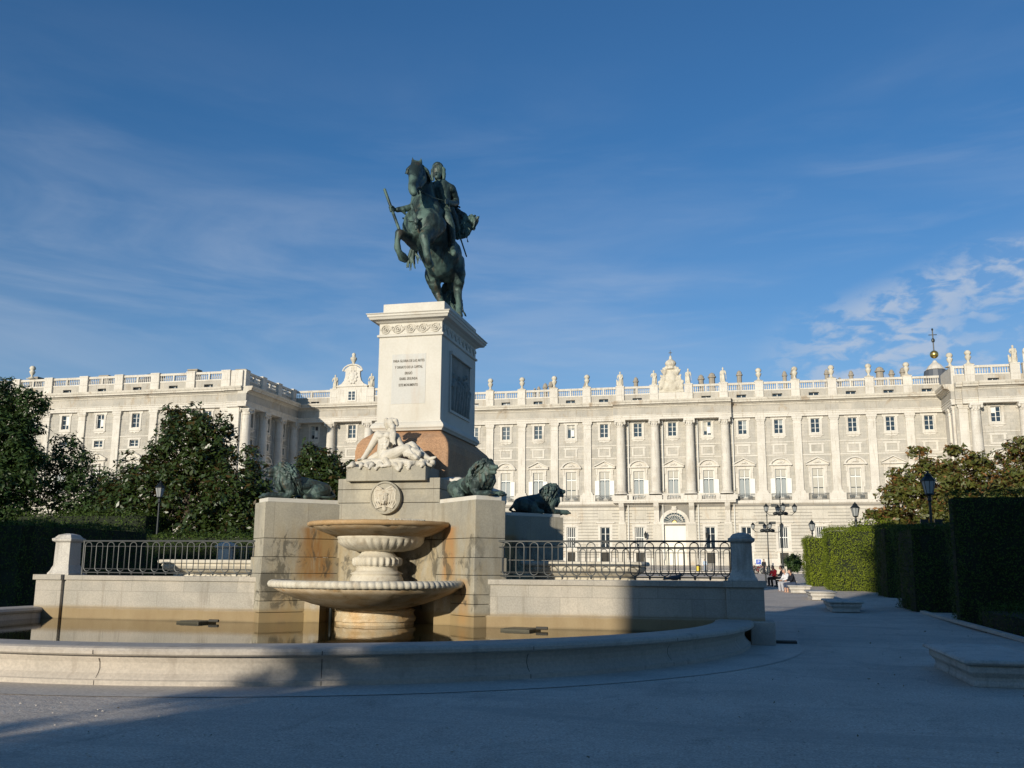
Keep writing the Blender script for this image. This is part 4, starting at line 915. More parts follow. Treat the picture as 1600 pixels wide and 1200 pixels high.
bust = MB().lathe([(0.55, 0), (0.5, 0.15), (0.25, 0.25), (0.3, 0.55), (0.6, 1.1), (0.62, 1.4), (0.35, 1.6), (0.3, 1.8), (0.36, 2.0), (0.3, 2.25), (0.1, 2.4)], 12).mesh('vase'); bust.materials.append(M['roofst'])
tag(part('stone_vase', bust, None, None, (-69.3, VP - 0.5, 38.93), smooth=True), 'tall stone vase crowning the curved gable', 'vase')
def fl8(a, z, r): return 1 + 0.05 * math.cos(8 * a)
URN = [(0.62, 0), (0.62, 0.12), (0.42, 0.2), (0.24, 0.42), (0.17, 0.62), (0.2, 0.72), (0.34, 0.9), (0.47, 1.25), (0.5, 1.42), (0.36, 1.52), (0.3, 1.62), (0.44, 1.74), (0.52, 1.95), (0.46, 2.2), (0.3, 2.38), (0.1, 2.46)]
urn = MB().lathe(URN, 16, fl=fl8); urn.box(-0.66, -0.66, 0, 0.66, 0.66, 0.1); urn = urn.mesh('urn', True); urn.materials.append(M['roofst'])
ordn = ['first', 'second', 'third', 'fourth', 'fifth', 'sixth', 'seventh']
vis = [(i, x) for i, x in enumerate(PED)]
left = [x for i, x in vis if i in (2, 3, 4, 5)][::-1]; right = [x for i, x in vis if i > 9]
for k, x in enumerate(left): tag(part('stone_urn', urn, None, None, (x, VF - 0.2, 34.5)), f'ball-topped stone urn on the palace balustrade, {ordn[k]} to the left of the roof statues', 'urn', 'stone urns on the palace balustrade')
for k, x in enumerate(right): tag(part('stone_urn', urn, None, None, (x, VF - 0.2, 34.5)), f'ball-topped stone urn on the palace balustrade, {ordn[k]} to the right of the roof statues', 'urn', 'stone urns on the palace balustrade')
for x, y, lab in ((35.6, VP + 1.2, 'stone urn at the inner corner of the right pavilion roof'), (38.1, VP - 0.2, 'stone urn at the outer corner of the right pavilion, beside its balustrade'), (-123.4, VW - .2, 'stone urn over the left wing, beside the top of the tall dark tree')):
    tag(part('stone_urn', urn, None, None, (x, y, 34.5)), lab, 'urn', 'stone urns on the palace balustrade')
# crest between the inner roof statues: shield, supporters and crown
cr = MB(); cx, cy = CEN, VF - 0.35
cr.box(cx - 2.3, cy - 0.2, 33.0, cx + 2.3, cy + 0.4, 33.6)
cr.ell((cx, cy, 35.6), (1.35, 0.45, 1.9)); cr.ell((cx, cy - 0.3, 35.6), (0.85, 0.3, 1.35)); cr.ell((cx, cy, 34.2), (2.2, 0.5, 1.1))
rr = random.Random(5)
for s in (-1, 1):
    for (x, z, q) in ((1.5, 34.6, .5), (1.9, 34.0, .42), (1.3, 35.6, .42), (1.65, 35.4, .3), (1.1, 36.7, .4), (1.45, 36.9, .3), (1.3, 37.4, .25), (0.9, 37.5, .3), (2.1, 34.9, .28), (1.75, 36.1, .22), (0.6, 34.0, .4)):
        cr.ell((cx + s*x, cy - rr.uniform(0, .3), z), (q, q*0.8, q*1.3), 8)
    cr.chains([[(cx + s*1.2, cy, 36.2, .18), (cx + s*1.75, cy - .2, 37.2, .1)], [(cx + s*1.7, cy, 35.2, .2), (cx + s*2.2, cy - .1, 34.2, .16)]])
cr.lathe([(0.75, 37.3), (0.8, 37.5), (0.68, 37.75), (0.95, 38.1), (1.05, 38.4), (0.85, 38.8), (0.35, 39.15), (0.22, 39.3), (0.28, 39.55), (0.1, 39.9)], 12, (cx, cy))
c_ = sculpt(cr, 0.09, 1, 0.03, 3, 'crest'); CR = part('crest', c_, M['roofst'], PAL, (0, 0, 0)); 
part('crest_cross', MB().box(cx - .05, cy - .05, 39.8, cx + .05, cy + .05, 40.9).box(cx - .3, cy - .05, 40.35, cx + .3, cy + .05, 40.48), M['black'], PAL)

# ------------------------------------------------------------------ the monument
UM, VM = -8.72, 26.3
MON = root('monument_pedestal', (UM, VM, 0), 'tall pale marble pedestal with inscription, on a stepped granite base with corner buttresses', 'pedestal')
core = MB()
def course(pts, zs, g=0.012):
    for a, b_ in zip(zs, zs[1:]): core.prism(pts, a, b_ - g)
ZS = [0.0, 0.49, 0.77, 0.99, 1.44, 1.85, 2.31, 3.22]
core.prism([(UM - 1.40, 23.12), (UM + 1.40, 23.12), (UM + 1.40, 29.4), (UM - 1.40, 29.4)], 0, 2.31 - .012); core.prism([(UM - 1.40, 23.12), (UM + 1.40, 23.12), (UM + 1.40, 29.4), (UM - 1.40, 29.4)], 2.31, 3.25 - .01)
core.prism([(UM - 1.40, 23.12), (UM + 1.40, 23.12), (UM + 1.40, 29.4), (UM - 1.40, 29.4)], 3.25, 3.60 - .01); core.prism([(UM - 1.40, 23.12), (UM + 1.40, 23.12), (UM + 1.40, 29.4), (UM - 1.40, 29.4)], 3.60, 3.88)
part('core_block', core, M['mon'], MON, bevel=0.015)
for (sx, sy) in ((1, -1), (-1, -1), (1, 1), (-1, 1)):
    bt = MB(); hw = 0.42
    dx, dy = sx * 0.7071, sy * 0.7071; px_, py_ = -dy, dx
    cxx, cyy = UM + sx * 3.03, (22.02 if sy < 0 else 30.6)
    for a, b_ in zip(ZS, ZS[1:]):
        w = hw + (0.03 if b_ <= 1.85 else 0); e = 0.03 if b_ <= 1.85 else 0
        p = [(cxx + dx*e + px_*w, cyy + dy*e + py_*w), (cxx - dx*3.2 + px_*w, cyy - dy*3.2 + py_*w), (cxx - dx*3.2 - px_*w, cyy - dy*3.2 - py_*w), (cxx + dx*e - px_*w, cyy + dy*e - py_*w)]
        if sx * sy > 0: p = p
        bt.prism(p if (p[1][0]-p[0][0])*(p[2][1]-p[1][1]) - (p[1][1]-p[0][1])*(p[2][0]-p[1][0]) > 0 else p[::-1], a, b_ - 0.010)
    part('buttress', bt, M['mon'], MON, bevel=0.012)
    sb_ = MB(); w = hw - 0.06; e = -0.08
    p = [(cxx + dx*e + px_*w, cyy + dy*e + py_*w), (cxx - dx*2.2 + px_*w, cyy - dy*2.2 + py_*w), (cxx - dx*2.2 - px_*w, cyy - dy*2.2 - py_*w), (cxx + dx*e - px_*w, cyy + dy*e - py_*w)]
    sb_.prism(p if (p[1][0]-p[0][0])*(p[2][1]-p[1][1]) - (p[1][1]-p[0][1])*(p[2][0]-p[1][0]) > 0 else p[::-1], 3.215, 3.32)
    part('lion_slab', sb_, M['marble'], MON, bevel=0.01)
# lower marble shoulder, figure plinth, rough ochre granite block, shaft
part('marble_ledge', MB().box(UM - 1.75, 24.0, 3.5, UM + 1.75, 29.1, 3.98), M['marble'], MON, bevel=0.12)
part('figure_plinth', MB().box(UM - 1.10, 22.92, 3.80, UM + 1.07, 24.3, 4.17), M['mon'], MON, bevel=0.012)
gr = MB(); prof = [(1.36, 2.36, 3.9), (1.38, 2.38, 4.72), (1.34, 2.34, 4.92), (1.24, 2.24, 5.08), (1.06, 2.02, 5.24), (0.98, 1.85, 5.34)]
vs = []
for a, b_, z in prof: vs += [(UM - a, VM + .15 - b_, z), (UM + a - .06, VM + .15 - b_, z), (UM + a - .06, VM + .15 + b_, z), (UM - a, VM + .15 + b_, z)]
gr.add(vs, [(4*j + k, 4*j + (k+1) % 4, 4*j + 4 + (k+1) % 4, 4*j + 4 + k) for j in range(5) for k in range(4)] + [(20, 21, 22, 23)])
part('ochre_block', gr, M['ochre'], MON, bevel=0.05)
X0, X1, Y0, Y1 = -9.65, -7.79, 24.5, 28.05
shf = MB(); shf.prism([(X0, Y0), (X1, Y0), (X1, Y1), (X0, Y1)], 5.6, 8.0)
part('shaft', shf, M['marble'], MON, bevel=0.012)
def molding(prof, name, mt, bev=0.0):        # prof = [(outset, z)...]
    mb = MB(); vs = []
    for o_, z in prof: vs += [(X0 - o_, Y0 - o_, z), (X1 + o_, Y0 - o_, z), (X1 + o_, Y1 + o_, z), (X0 - o_, Y1 + o_, z)]
    n = len(prof); mb.add(vs, [(4*j + k, 4*j + (k+1) % 4, 4*j + 4 + (k+1) % 4, 4*j + 4 + k) for j in range(n-1) for k in range(4)] + [(3, 2, 1, 0), (4*n-4, 4*n-3, 4*n-2, 4*n-1)])
    return part(name, mb, M[mt], MON, bevel=bev)
molding([(0.07, 5.32), (0.09, 5.36), (0.13, 5.40), (0.13, 5.46), (0.09, 5.52), (0.04, 5.56), (0.025, 5.6)], 'shaft_base', 'marble')
molding([(0.0, 7.999), (0.05, 8.02), (0.05, 8.07), (0.02, 8.09), (0.0, 8.1), (0.0, 8.40)], 'frieze_band', 'marble')
molding([(0.0, 8.401), (0.06, 8.43), (0.10, 8.46), (0.22, 8.49), (0.25, 8.55), (0.28, 8.57), (0.28, 8.62), (0.31, 8.64), (0.31, 8.66)], 'cornice', 'marble', 0.006)
part('statue_plinth', MB().box(X0 + 0.05, 24.62, 8.662, X1 + 0.02, 28.0, 9.02), M['marble'], MON, bevel=0.012)
# carved scroll band and inscription
sc_ = MB()
def ring(cx_, cz_, r_, w_, y_): sc_.tube([(cx_ + r_*math.cos(a), y_, cz_ + r_*math.sin(a)) for a in [2*math.pi*k/14 for k in range(14)]], w_, 5, True)
for i in range(5):
    cx_ = X0 + 0.19 + i * 0.37
    ring(cx_, 8.24, 0.12, 0.018, Y0 - 0.01); ring(cx_, 8.24, 0.065, 0.016, Y0 - 0.015); sc_.ell((cx_, Y0 - 0.01, 8.24), (0.035, 0.035, 0.035), 8)
    for k in range(6): a = k * 1.05 + i; sc_.ell((cx_ + 0.14*math.cos(a), Y0 - 0.004, 8.24 + 0.11*math.sin(a)), (0.035, 0.02, 0.03), 6)
    if i < 4: sc_.tube([(cx_ + 0.1, Y0 - 0.008, 8.15 if i % 2 else 8.33), (cx_ + 0.185, Y0 - 0.012, 8.24), (cx_ + 0.27, Y0 - 0.008, 8.33 if i % 2 else 8.15)], 0.02, 5); sc_.ell((cx_ + 0.185, Y0 - 0.01, 8.30), (0.05, 0.03, 0.03), 6)
for i in range(9):
    cy_ = Y0 + 0.2 + i * 0.39
    sc_.ell((X1 + 0.01, cy_, 8.24), (0.03, 0.11, 0.11), 8); sc_.ell((X1 + 0.01, cy_ + 0.19, 8.28), (0.025, 0.07, 0.05), 6)
part('scroll_carving', sc_, M['statm'], MON, smooth=True)
ip = part('inscription_panel', MB().box(-9.24, 24.492, 6.08, -8.24, 24.52, 7.50), M['panel'], MON, bevel=0.003)
def text_mesh(s, size, ext):
    cu = bpy.data.curves.new('t', 'FONT'); cu.body = s; cu.size = size; cu.extrude = ext; cu.align_x = 'CENTER'; cu.align_y = 'CENTER'; cu.resolution_u = 2; cu.offset = 0.0015
    o = bpy.data.objects.new('t', cu); SC.collection.objects.link(o); dg = bpy.context.evaluated_depsgraph_get(); dg.update()
    me = bpy.data.meshes.new_from_object(o.evaluated_get(dg)); bpy.data.objects.remove(o)
    for v in me.vertices: v.co = Vector((v.co.x, -v.co.z, v.co.y))
    return me
for s, z, w in (('PARA GLORIA DE LAS ARTES', 7.30, 0.92), ('Y ORNATO DE LA CAPITAL', 7.12, 0.82), ('ERIGIÓ', 6.945, 0.22), ('ISABEL SEGUNDA', 6.79, 0.53), ('ESTE MONUMENTO', 6.61, 0.56)):
    me = text_mesh(s, 0.105, 0.004); xs = [v.co.x for v in me.vertices]; k = w / (max(xs) - min(xs))
    for v in me.vertices: v.co.x *= k
    me.materials.clear(); part('inscription', me, M['letter'], ip, (-8.74, 24.489, z))
# carved relief on the side
rl = MB(); xr = X1
frm = MB(); frm.box(xr, 25.25, 5.95, xr + 0.05, 27.35, 6.02); frm.box(xr, 25.25, 7.62, xr + 0.10, 27.35, 7.72); frm.box(xr, 25.25, 6.02, xr + 0.05, 25.33, 7.62); frm.box(xr, 27.27, 6.02, xr + 0.05, 27.35, 7.62)
part('relief_frame', frm, M['marble'], MON)
rl.box(xr - 0.03, 25.33, 6.02, xr + 0.02, 27.27, 7.62); rr = random.Random(9)
for k in range(7):
    y = 25.55 + k * 0.26; h = rr.uniform(0.75, 1.15); zb = 6.1
    rl.chains([[(xr + .02, y, zb, .06), (xr + .04, y + rr.uniform(-.05, .05), zb + h*0.45, .08), (xr + .05, y, zb + h*0.8, .1)], [(xr + .05, y, zb + h, .065), (xr + .05, y, zb + h + .02, .06)], [(xr + .04, y, zb + h*.8, .04), (xr + .08, y + rr.choice((-.18, .18)), zb + h*.65, .035)], [(xr + .03, y + .06, zb, .04), (xr + .05, y + .05, zb + h*.4, .06)]], 8)
part('carved_relief', sculpt(rl, 0.025, 1, 0.006, 10, 'relief'), M['relief'], MON)
# medallion with a winged, snake-haired face
md = part('medallion', MB().lathe([(0.42, -0.02), (0.42, 0.16), (0.38, 0.17), (0.36, 0.14), (0.0, 0.14)], 40).xf(Matrix.Translation((UM - 0.03, 23.12, 3.37)) @ Matrix.Rotation(R(90), 4, 'X')), M['mon'], MON)
fc = MB(); fx, fy, fz_ = UM - 0.03, 22.98, 3.36
fc.ell((fx, fy - .02, fz_), (0.125, 0.12, 0.185), 16)
fc.chains([[(fx, fy - .13, fz_ + .06, .014), (fx, fy - .145, fz_ - .03, .022)], [(fx - .035, fy - .135, fz_ - .092, .013), (fx + .035, fy - .135, fz_ - .092, .013)], [(fx - .025, fy - .13, fz_ - .112, .012), (fx + .025, fy - .13, fz_ - .112, .012)],
           [(fx - .095, fy - .09, fz_ + .075, .016), (fx - .03, fy - .13, fz_ + .07, .014)], [(fx + .095, fy - .09, fz_ + .075, .016), (fx + .03, fy - .13, fz_ + .07, .014)],
           [(fx - .05, fy - .115, fz_ + .035, .015), (fx - .045, fy - .115, fz_ + .035, .015)], [(fx + .05, fy - .115, fz_ + .035, .015), (fx + .045, fy - .115, fz_ + .035, .015)],
           [(fx, fy - .12, fz_ - .15, .03), (fx, fy - .1, fz_ - .16, .03)], [(fx, fy - .03, fz_ - .2, .06), (fx, fy, fz_ - .28, .07)]], 8)
rr = random.Random(4)
for s in (-1, 1):
    for k in range(6):
        o1 = .125 + .031*k; sw_ = rr.uniform(-.02, .02)
        fc.chains([[(fx + s*.02*k, fy - .08 + .008*k, fz_ + .19 + .008*k, .02), (fx + s*(o1 + .01), fy - .06 + .012*k, fz_ + .10 + .02*k + sw_, .019), (fx + s*(o1 + .025 - .02*(k % 2)), fy - .05 + .01*k, fz_ - .02, .019), (fx + s*(o1 - .01 + .03*(k % 2)), fy - .05 + .012*k, fz_ - .13 - sw_, .018), (fx + s*(o1 - .06), fy - .04, fz_ - .23 - .008*k, .012)]], 8)
    fc.chains([[(fx + s*.08, fy - .07, fz_ + .23, .035), (fx + s*.19, fy - .04, fz_ + .29, .03), (fx + s*.29, fy, fz_ + .2, .02)], [(fx + s*.1, fy - .06, fz_ + .2, .03), (fx + s*.22, fy - .03, fz_ + .22, .03), (fx + s*.30, fy, fz_ + .1, .018)]], 8)
part('carved_face', sculpt(fc, 0.009, 1, 0.002, 30, 'face'), M['bowlw'], md, (0, 0, 0))

# ------------------------------------------------------------------ horse and rider
ST = root('equestrian_statue', (UM, 26.3, 9.02), 'dark green bronze rider with a baton on a rearing horse atop the pedestal', 'statue')
def ch(data, vox, sm, rg=0.0, rs=8.0, n=10, name='fig'): return sculpt(MB().chains(data, n), vox, sm, rg, rs, name)
hm = MB().chains(HORSE, 12)
for x in (-8.80, -8.67): hm.ell((x - .02, 24.40, 12.33), (0.03, 0.03, 0.035), 8)
for (x, y, z) in ((-9.02, 24.93, 13.02), (-8.72, 24.97, 12.99)): hm.ell((x, y, z), (0.055, 0.06, 0.05), 8)
hm.chains([[(-8.99, 24.84, 12.95, .05), (-8.88, 24.58, 12.5, .06)], [(-8.72, 24.9, 12.92, .06), (-8.70, 24.62, 12.48, .055)]], 8)
ho = part('horse', sculpt(hm, 0.035, 5, 0.012, 5.0, 'horse'), M['bronze'], ST)
def strands(data, seed, k=3, jit=0.05, thin=0.45):
    r_ = random.Random(seed); out = []
    for c in data:
        out.append(c)
        for q in range(k):
            off = [r_.uniform(-jit, jit) for _ in range(3)]
            out.append([(x + off[0] * (1 + i*.5), y + off[1], z + off[2] * .6, r * thin) for i, (x, y, z, r) in enumerate(c)])
    return out
part('mane', ch(strands(MANE, 1, 3, 0.05), 0.022, 1, 0.012, 14, 8, 'mane'), M['bronze'], ho)
part('tail', ch(strands(TAIL, 2, 5, 0.12, 0.35), 0.024, 1, 0.015, 12, 8, 'tail'), M['bronze'], ho)
part('hoof_tassel', ch(strands(TASSEL, 3, 1, 0.05, 0.7), 0.014, 0, 0, 8, 8, 'tassel'), M['bronze'], ho)
for nm_, sl_ in (('breast_strap', STRAP[0:5]), ('rein', STRAP[5:6] + STRAP[11:]), ('stirrup', STRAP[6:8]), ('sword', STRAP[8:9]), ('bridle', STRAP[9:11])):
    part(nm_, ch(sl_, 0.012, 1, 0, 8, 8, nm_), M['bronze2'], ho)
part('saddle_cloth', ch(SADDLE, 0.03, 3, 0.02, 5, 10, 'saddle'), M['bronze'], ho)
rm = MB().chains(RIDER, 12).chains(HAND, 8).chains(HANDL, 8)
hx, hy, hz_ = RIDER[0][0][:3]
for s in (-1, 1): rm.ell((hx + s*0.055 - .02, hy - 0.13, hz_ + 0.03), (0.022, 0.02, 0.014), 6)
rm.chains([[(hx - .05, hy - .12, hz_ - .085, .016), (hx + .02, hy - .125, hz_ - .085, .016)]], 6)
ri = part('rider', sculpt(rm, 0.016, 3, 0.006, 8, 'rider'), M['bronze'], ST)
part('hair', ch(strands(HAIR, 5, 3, 0.04, 0.5), 0.018, 1, 0.01, 16, 8, 'hair'), M['bronze'], ri)
cl = RIDER[3][1]
cb = MB().lathe([(0.12, cl[2] - 0.12), (0.22, cl[2] - 0.07), (0.235, cl[2] - 0.045), (0.11, cl[2] - 0.02)], 14, (cl[0], cl[1] - 0.02))
part('collar', cb, M['bronze'], ri, smooth=True)
part('baton', MB().chains(BATON, 10), M['bronze'], ri, smooth=True)
part('sash', ch(strands(SASH, 6, 4, 0.14, 0.4), 0.022, 1, 0.03, 9, 8, 'sash'), M['bronze'], ri)
# ------------------------------------------------------------------ reclining river god
GD = root('river_god_statue', (-8.75, 23.3, 4.17), 'white marble bearded man reclining above the fountain, legs stretched to the right', 'statue')
gm = MB().chains(GOD, 12)
hx, hy, hz_ = GOD[0][0][:3]
gm.chains([[(hx + .03, hy - .11, hz_ + .02, .02), (hx + .04, hy - .15, hz_ - .02, .022)], [(hx - .02, hy - .1, hz_ + .045, .018), (hx + .08, hy - .1, hz_ + .045, .018)]], 6)
for (bx, by, bz, dx_, dy_) in ((-9.56, 23.28, 4.41, -1, -.25), (-8.27, 23.1, 4.66, .9, -.5)):
    for k in range(4): gm.chains([[(bx, by + (k - 1.5)*.028, bz, .02), (bx + dx_*.06, by + dy_*.05 + (k - 1.5)*.034, bz - .005, .017), (bx + dx_*.105, by + dy_*.07 + (k - 1.5)*.036, bz - .03, .013)]], 6)
    gm.chains([[(bx, by - .05, bz, .02), (bx + dx_*.04, by - .09, bz - .01, .016)]], 6)
V = 23.35
tx, tz = -8.92, 4.86     # muscles of the chest and belly, kneecaps, collar bones
gm.ell((tx - .075, V - .17, tz + .15), (.11, .085, .085), 10); gm.ell((tx + .115, V - .17, tz + .15), (.11, .085, .085), 10)
for kz in (-.02, -.10, -.18):
    for s_ in (-1, 1): gm.ell((tx + .02 + s_*.05, V - .185, tz + kz), (.045, .035, .04), 8)
for s_ in (-1, 1): gm.chains([[(tx + .02 + s_*.13, V - .14, tz + .02, .035), (tx + .02 + s_*.10, V - .17, tz - .12, .03)]], 8)
gb_ = part('figure', sculpt(gm, 0.011, 5, 0.002, 12, 'god'), M['statm'], GD)
part('hair_and_beard', ch(strands(GODHAIR, 8, 3, 0.03, 0.5), 0.014, 1, 0.006, 26, 8, 'beard'), M['statm'], gb_)
rr = random.Random(12); ex = []
for k in range(9):
    x = -9.7 + k * 0.245 + rr.uniform(-.05, .05); w_ = rr.uniform(.05, .085); ex.append([(x, 23.05, 4.25, w_ * 1.2), (x + rr.uniform(-.08, .1), 22.92, 4.21, w_), (x + rr.uniform(-.1, .1), 22.87, 4.17 - rr.uniform(0, .07), .03)])
for k in range(12): ex.append([(-9.7 + k*0.18, 23.6 + rr.uniform(-.3, .2), 4.2, .1), (-9.55 + k*0.18, 23.4 + rr.uniform(-.3, .2), 4.24 + rr.uniform(0, .08), .09)])
for k in range(7):
    t0 = k / 8; ex.append([(-8.36 + .06*k*.6, 23.0, 4.70 - .012*k, .016), (-8.30 + .045*k, 22.96, 4.56 - .012*k, .02), (-8.26 + .05*k, 23.0, 4.42, .016)])
part('rock_drapery', ch(GODCLOTH + ex, 0.011, 0, 0.008, 11, 8, 'cloth'), M['statm'], GD)

# ------------------------------------------------------------------ bronze lions
LB = [[(-.2, .2, .36, .10), (.05, .22, .36, .10)], [(-.2, -.2, .36, .10), (.05, -.22, .36, .10)], [(.60, .055, .885, .05), (.78, .05, .80, .05)], [(.60, -.055, .885, .05), (.78, -.05, .80, .05)], [(-.72, 0, .27, .25), (-.35, 0, .34, .26), (.1, 0, .40, .28), (.42, 0, .50, .30)], [(.42, 0, .52, .28), (.55, 0, .70, .20)],
      [(.54, 0, .80, .17), (.62, 0, .80, .16)], [(.66, 0, .78, .135), (.84, 0, .745, .095)], [(.84, 0, .765, .08), (.93, 0, .75, .06)], [(.68, 0, .67, .10), (.86, 0, .625, .055)], [(.91, 0, .80, .035), (.94, 0, .78, .04)],
      [(.72, .07, .85, .045), (.70, -.07, .85, .045)], [(.96, 0, .79, .03)]]
for s in (-1, 1):
    LB += [[(-.66, s*.16, .28, .23), (-.42, s*.24, .20, .19), (-.25, s*.27, .12, .10)], [(-.5, s*.28, .08, .085), (-.22, s*.33, .065, .075), (-.1, s*.34, .06, .08)],
           [(.36, s*.17, .40, .19), (.30, s*.22, .20, .12), (.42, s*.23, .08, .085)], [(.36, s*.22, .085, .09), (.7, s*.21, .075, .08), (.92, s*.20, .07, .085)],
           [(.54, s*.14, .90, .05), (.52, s*.16, .95, .03)], [(.79, s*.075, .82, .028)]]
    for k in range(4): LB.append([(.95, s*.20 + (k - 1.5)*.042, .06, .035), (1.02, s*.20 + (k - 1.5)*.045, .045, .028)])
rr = random.Random(21); LM = []
for k in range(170):
    u_ = rr.uniform(0, 1); a = rr.uniform(-1, 1) * R(150)
    x = .62 - .55*u_; cz = .80 - .28*u_; rad_ = .19 + .13*math.sin(u_*2.6)
    p = Vector((x, rad_*math.sin(a), cz + rad_*math.cos(a)*1.02)); ln = rr.uniform(.12, .24)
    q = p + Vector((-ln*.45, math.copysign(.03, math.sin(a)), -ln*.85)); m_ = (p + q)/2 + Vector((0, math.copysign(.03, math.sin(a)), .03))
    w_ = rr.uniform(.022, .042); LM.append([(*p, w_), (*m_, w_), (*q, .010)])
for k in range(26):
    y = rr.uniform(-.17, .17); LM.append([(.62, y, .56, .055), (.60 + rr.uniform(-.05, .05), y*1.1, .42, .05), (.56, y*1.15, .28 + rr.uniform(-.06, .06), .02)])
LM += [[(.35, 0, .61, .275), (.52, 0, .61, .235)], [(.50, 0, .84, .19), (.42, 0, .78, .22)]]
me_lb = ch(LB, 0.015, 2, 0.005, 14, 10, 'lion_body'); me_lm = ch(LM, 0.011, 0, 0.003, 20, 7, 'lion_mane')
for me in (me_lb, me_lm): me.materials.append(M['bronze2'])
tl = MB().chains([[(-.9, .05, .3, .05), (-1.0, .2, .12, .04), (-.8, .38, .07, .035), (-.5, .42, .07, .035), (-.4, .44, .08, .06)]], 8).mesh('lion_tail', True); tl.materials.append(M['bronze2'])
LG = 'bronze lions lying on the buttresses'
lion = root('lion_statue', (UM + 2.42, 22.75, 3.32), 'green bronze lion lying on the right front buttress, mane lit and head turned right', 'lion statue', LG, R(-37))
lb = lpart('body', me_lb, None, lion); lpart('mane', me_lm, None, lb); lpart('tail', tl, None, lb)
l2 = dup_tree(lion, (UM - 2.33, 22.72, 3.32), R(-135), 'green bronze lion lying on the left front buttress, its head at the left', LG)
l3 = dup_tree(lion, (UM + 2.58, 30.12, 3.32), R(40), 'bronze lion on the farther right buttress, body in shadow and maned head in light', LG)
lion.scale = l2.scale = (0.93, 0.93, 0.93); l3.scale = (0.98, 0.98, 1.0)

# ------------------------------------------------------------------ tiered fountain
FC = (UM, 22.2)
FO = root('fountain', (FC[0], FC[1], 0.24), 'tiered stone fountain with wide ribbed lower bowl and shallow stained upper bowl', 'fountain')
def disp(mb, amt, sc):
    mb.v = [tuple(Vector(p) + Vector((1, 1, 1)) * noise.noise(Vector(p) * sc) * amt) for p in mb.v]; return mb
FD, FU, FL = (UM, 22.5), (UM, 22.72), (UM, 22.0)
part('drum', disp(MB().lathe([(1.0, -0.2), (1.0, 0.0), (1.02, 0.3), (1.05, 0.32), (1.05, 0.38), (1.0, 0.46), (1.0, 0.54), (1.04, 0.57), (1.0, 0.61), (0.9, 0.64), (0.84, 0.68)], 64, FD, sx=.94, sy=.94), 0.02, 9), M['drum'], FO, smooth=False, bevel=0)
part('lower_bowl', MB().lathe([(0.6, 0.60), (0.85, 0.62), (1.05, 0.66), (1.4, 0.74), (1.8, 0.87), (2.15, 1.00), (2.38, 1.13), (2.36, 1.18), (2.3, 1.19), (1.9, 1.14), (0.5, 1.06)], 72, FL, sx=.965, sy=.965), M['bowl'], FO, smooth=True)
def gad(a, z, r):
    return 1.0 + 0.024 * (abs(math.sin(a * 46 + z * 4)) ** 0.4 - 0.6) * 0.8
part('ribbed_rim', MB().lathe([(2.28, 1.130), (2.38, 1.125), (2.45, 1.150), (2.475, 1.210), (2.45, 1.270), (2.38, 1.305), (2.28, 1.300), (2.2, 1.240), (2.2, 1.140)], 736, FL, sx=.965, sy=.965, fl=lambda a, z, r: gad(a, z, r) if r > 2.3 else 1.0), M['bowlw'], FO, smooth=True)
part('bowl_water', MB().lathe([(2.25, 1.230), (2.25, 1.235)], 48, FL, sx=.965, sy=.965), M['water'], FO)
part('stem', MB().lathe([(0.66, 1.17), (0.66, 1.32), (0.62, 1.39), (0.60, 1.42), (0.66, 1.45), (0.55, 1.50), (0.51, 1.53), (0.51, 1.61), (0.53, 1.63)], 40, FD), M['bowlw'], FO, smooth=True)
part('carved_collar', MB().lathe([(0.50, 1.62), (0.57, 1.64), (0.60, 1.70), (0.60, 1.81), (0.56, 1.85), (0.50, 1.86), (0.44, 1.92), (0.38, 1.98), (0.36, 2.02)], 144, FD, fl=lambda a, z, r: 1.0 + (0.045 * math.sin(a*24) if 1.63 < z < 1.82 else 0)), M['bowlw'], FO, smooth=True)
def flute(a, z, r): return 1.0 + (0.085 * (abs(math.sin(a * 17 + z * 5.0)) ** 0.35 - 0.6) if 1.985 < z < 2.25 and r > 0.4 else 0)
part('fluted_bowl', MB().lathe([(0.34, 1.98), (0.6, 1.99), (0.85, 2.04), (1.03, 2.13), (1.12, 2.23), (1.15, 2.29), (1.17, 2.31), (1.17, 2.37), (1.12, 2.39), (0.5, 2.39)], 288, FU, sx=.935, sy=.935, fl=flute), M['bowlw'], FO, smooth=True)
part('upper_bowl', MB().lathe([(0.8, 2.33), (1.1, 2.34), (1.35, 2.40), (1.65, 2.50), (1.9, 2.60), (1.9, 2.63), (1.5, 2.60), (0.4, 2.54)], 64, FU, sx=.935, sy=.935), M['bowl'], FO, smooth=True)
part('upper_rim', disp(MB().lathe([(1.78, 2.570), (1.92, 2.595), (1.965, 2.630), (1.965, 2.685), (1.92, 2.715), (1.8, 2.705), (1.76, 2.640)], 96, FU, sx=.935, sy=.935), 0.012, 7), M['rimor'], FO, smooth=True)
rb = MB(); 
for k in range(12):
    a = R(-62 + k * 2.4); rb.ell((FU[0] + 1.76*math.cos(a), FU[1] + 1.76*math.sin(a), 2.715), (0.07, 0.06, 0.022), 8)
part('lime_crust', sculpt(rb, 0.012, 1, 0.01, 20, 'crust'), M['bowlw'], FO)
for (x, y) in ((-9.55, 22.75), (-10.0, 22.7)):
    part('pipe', MB().tube([(x, y, 0.1), (x, y, 1.12)], 0.045, 8), M['black'], FO, smooth=True)

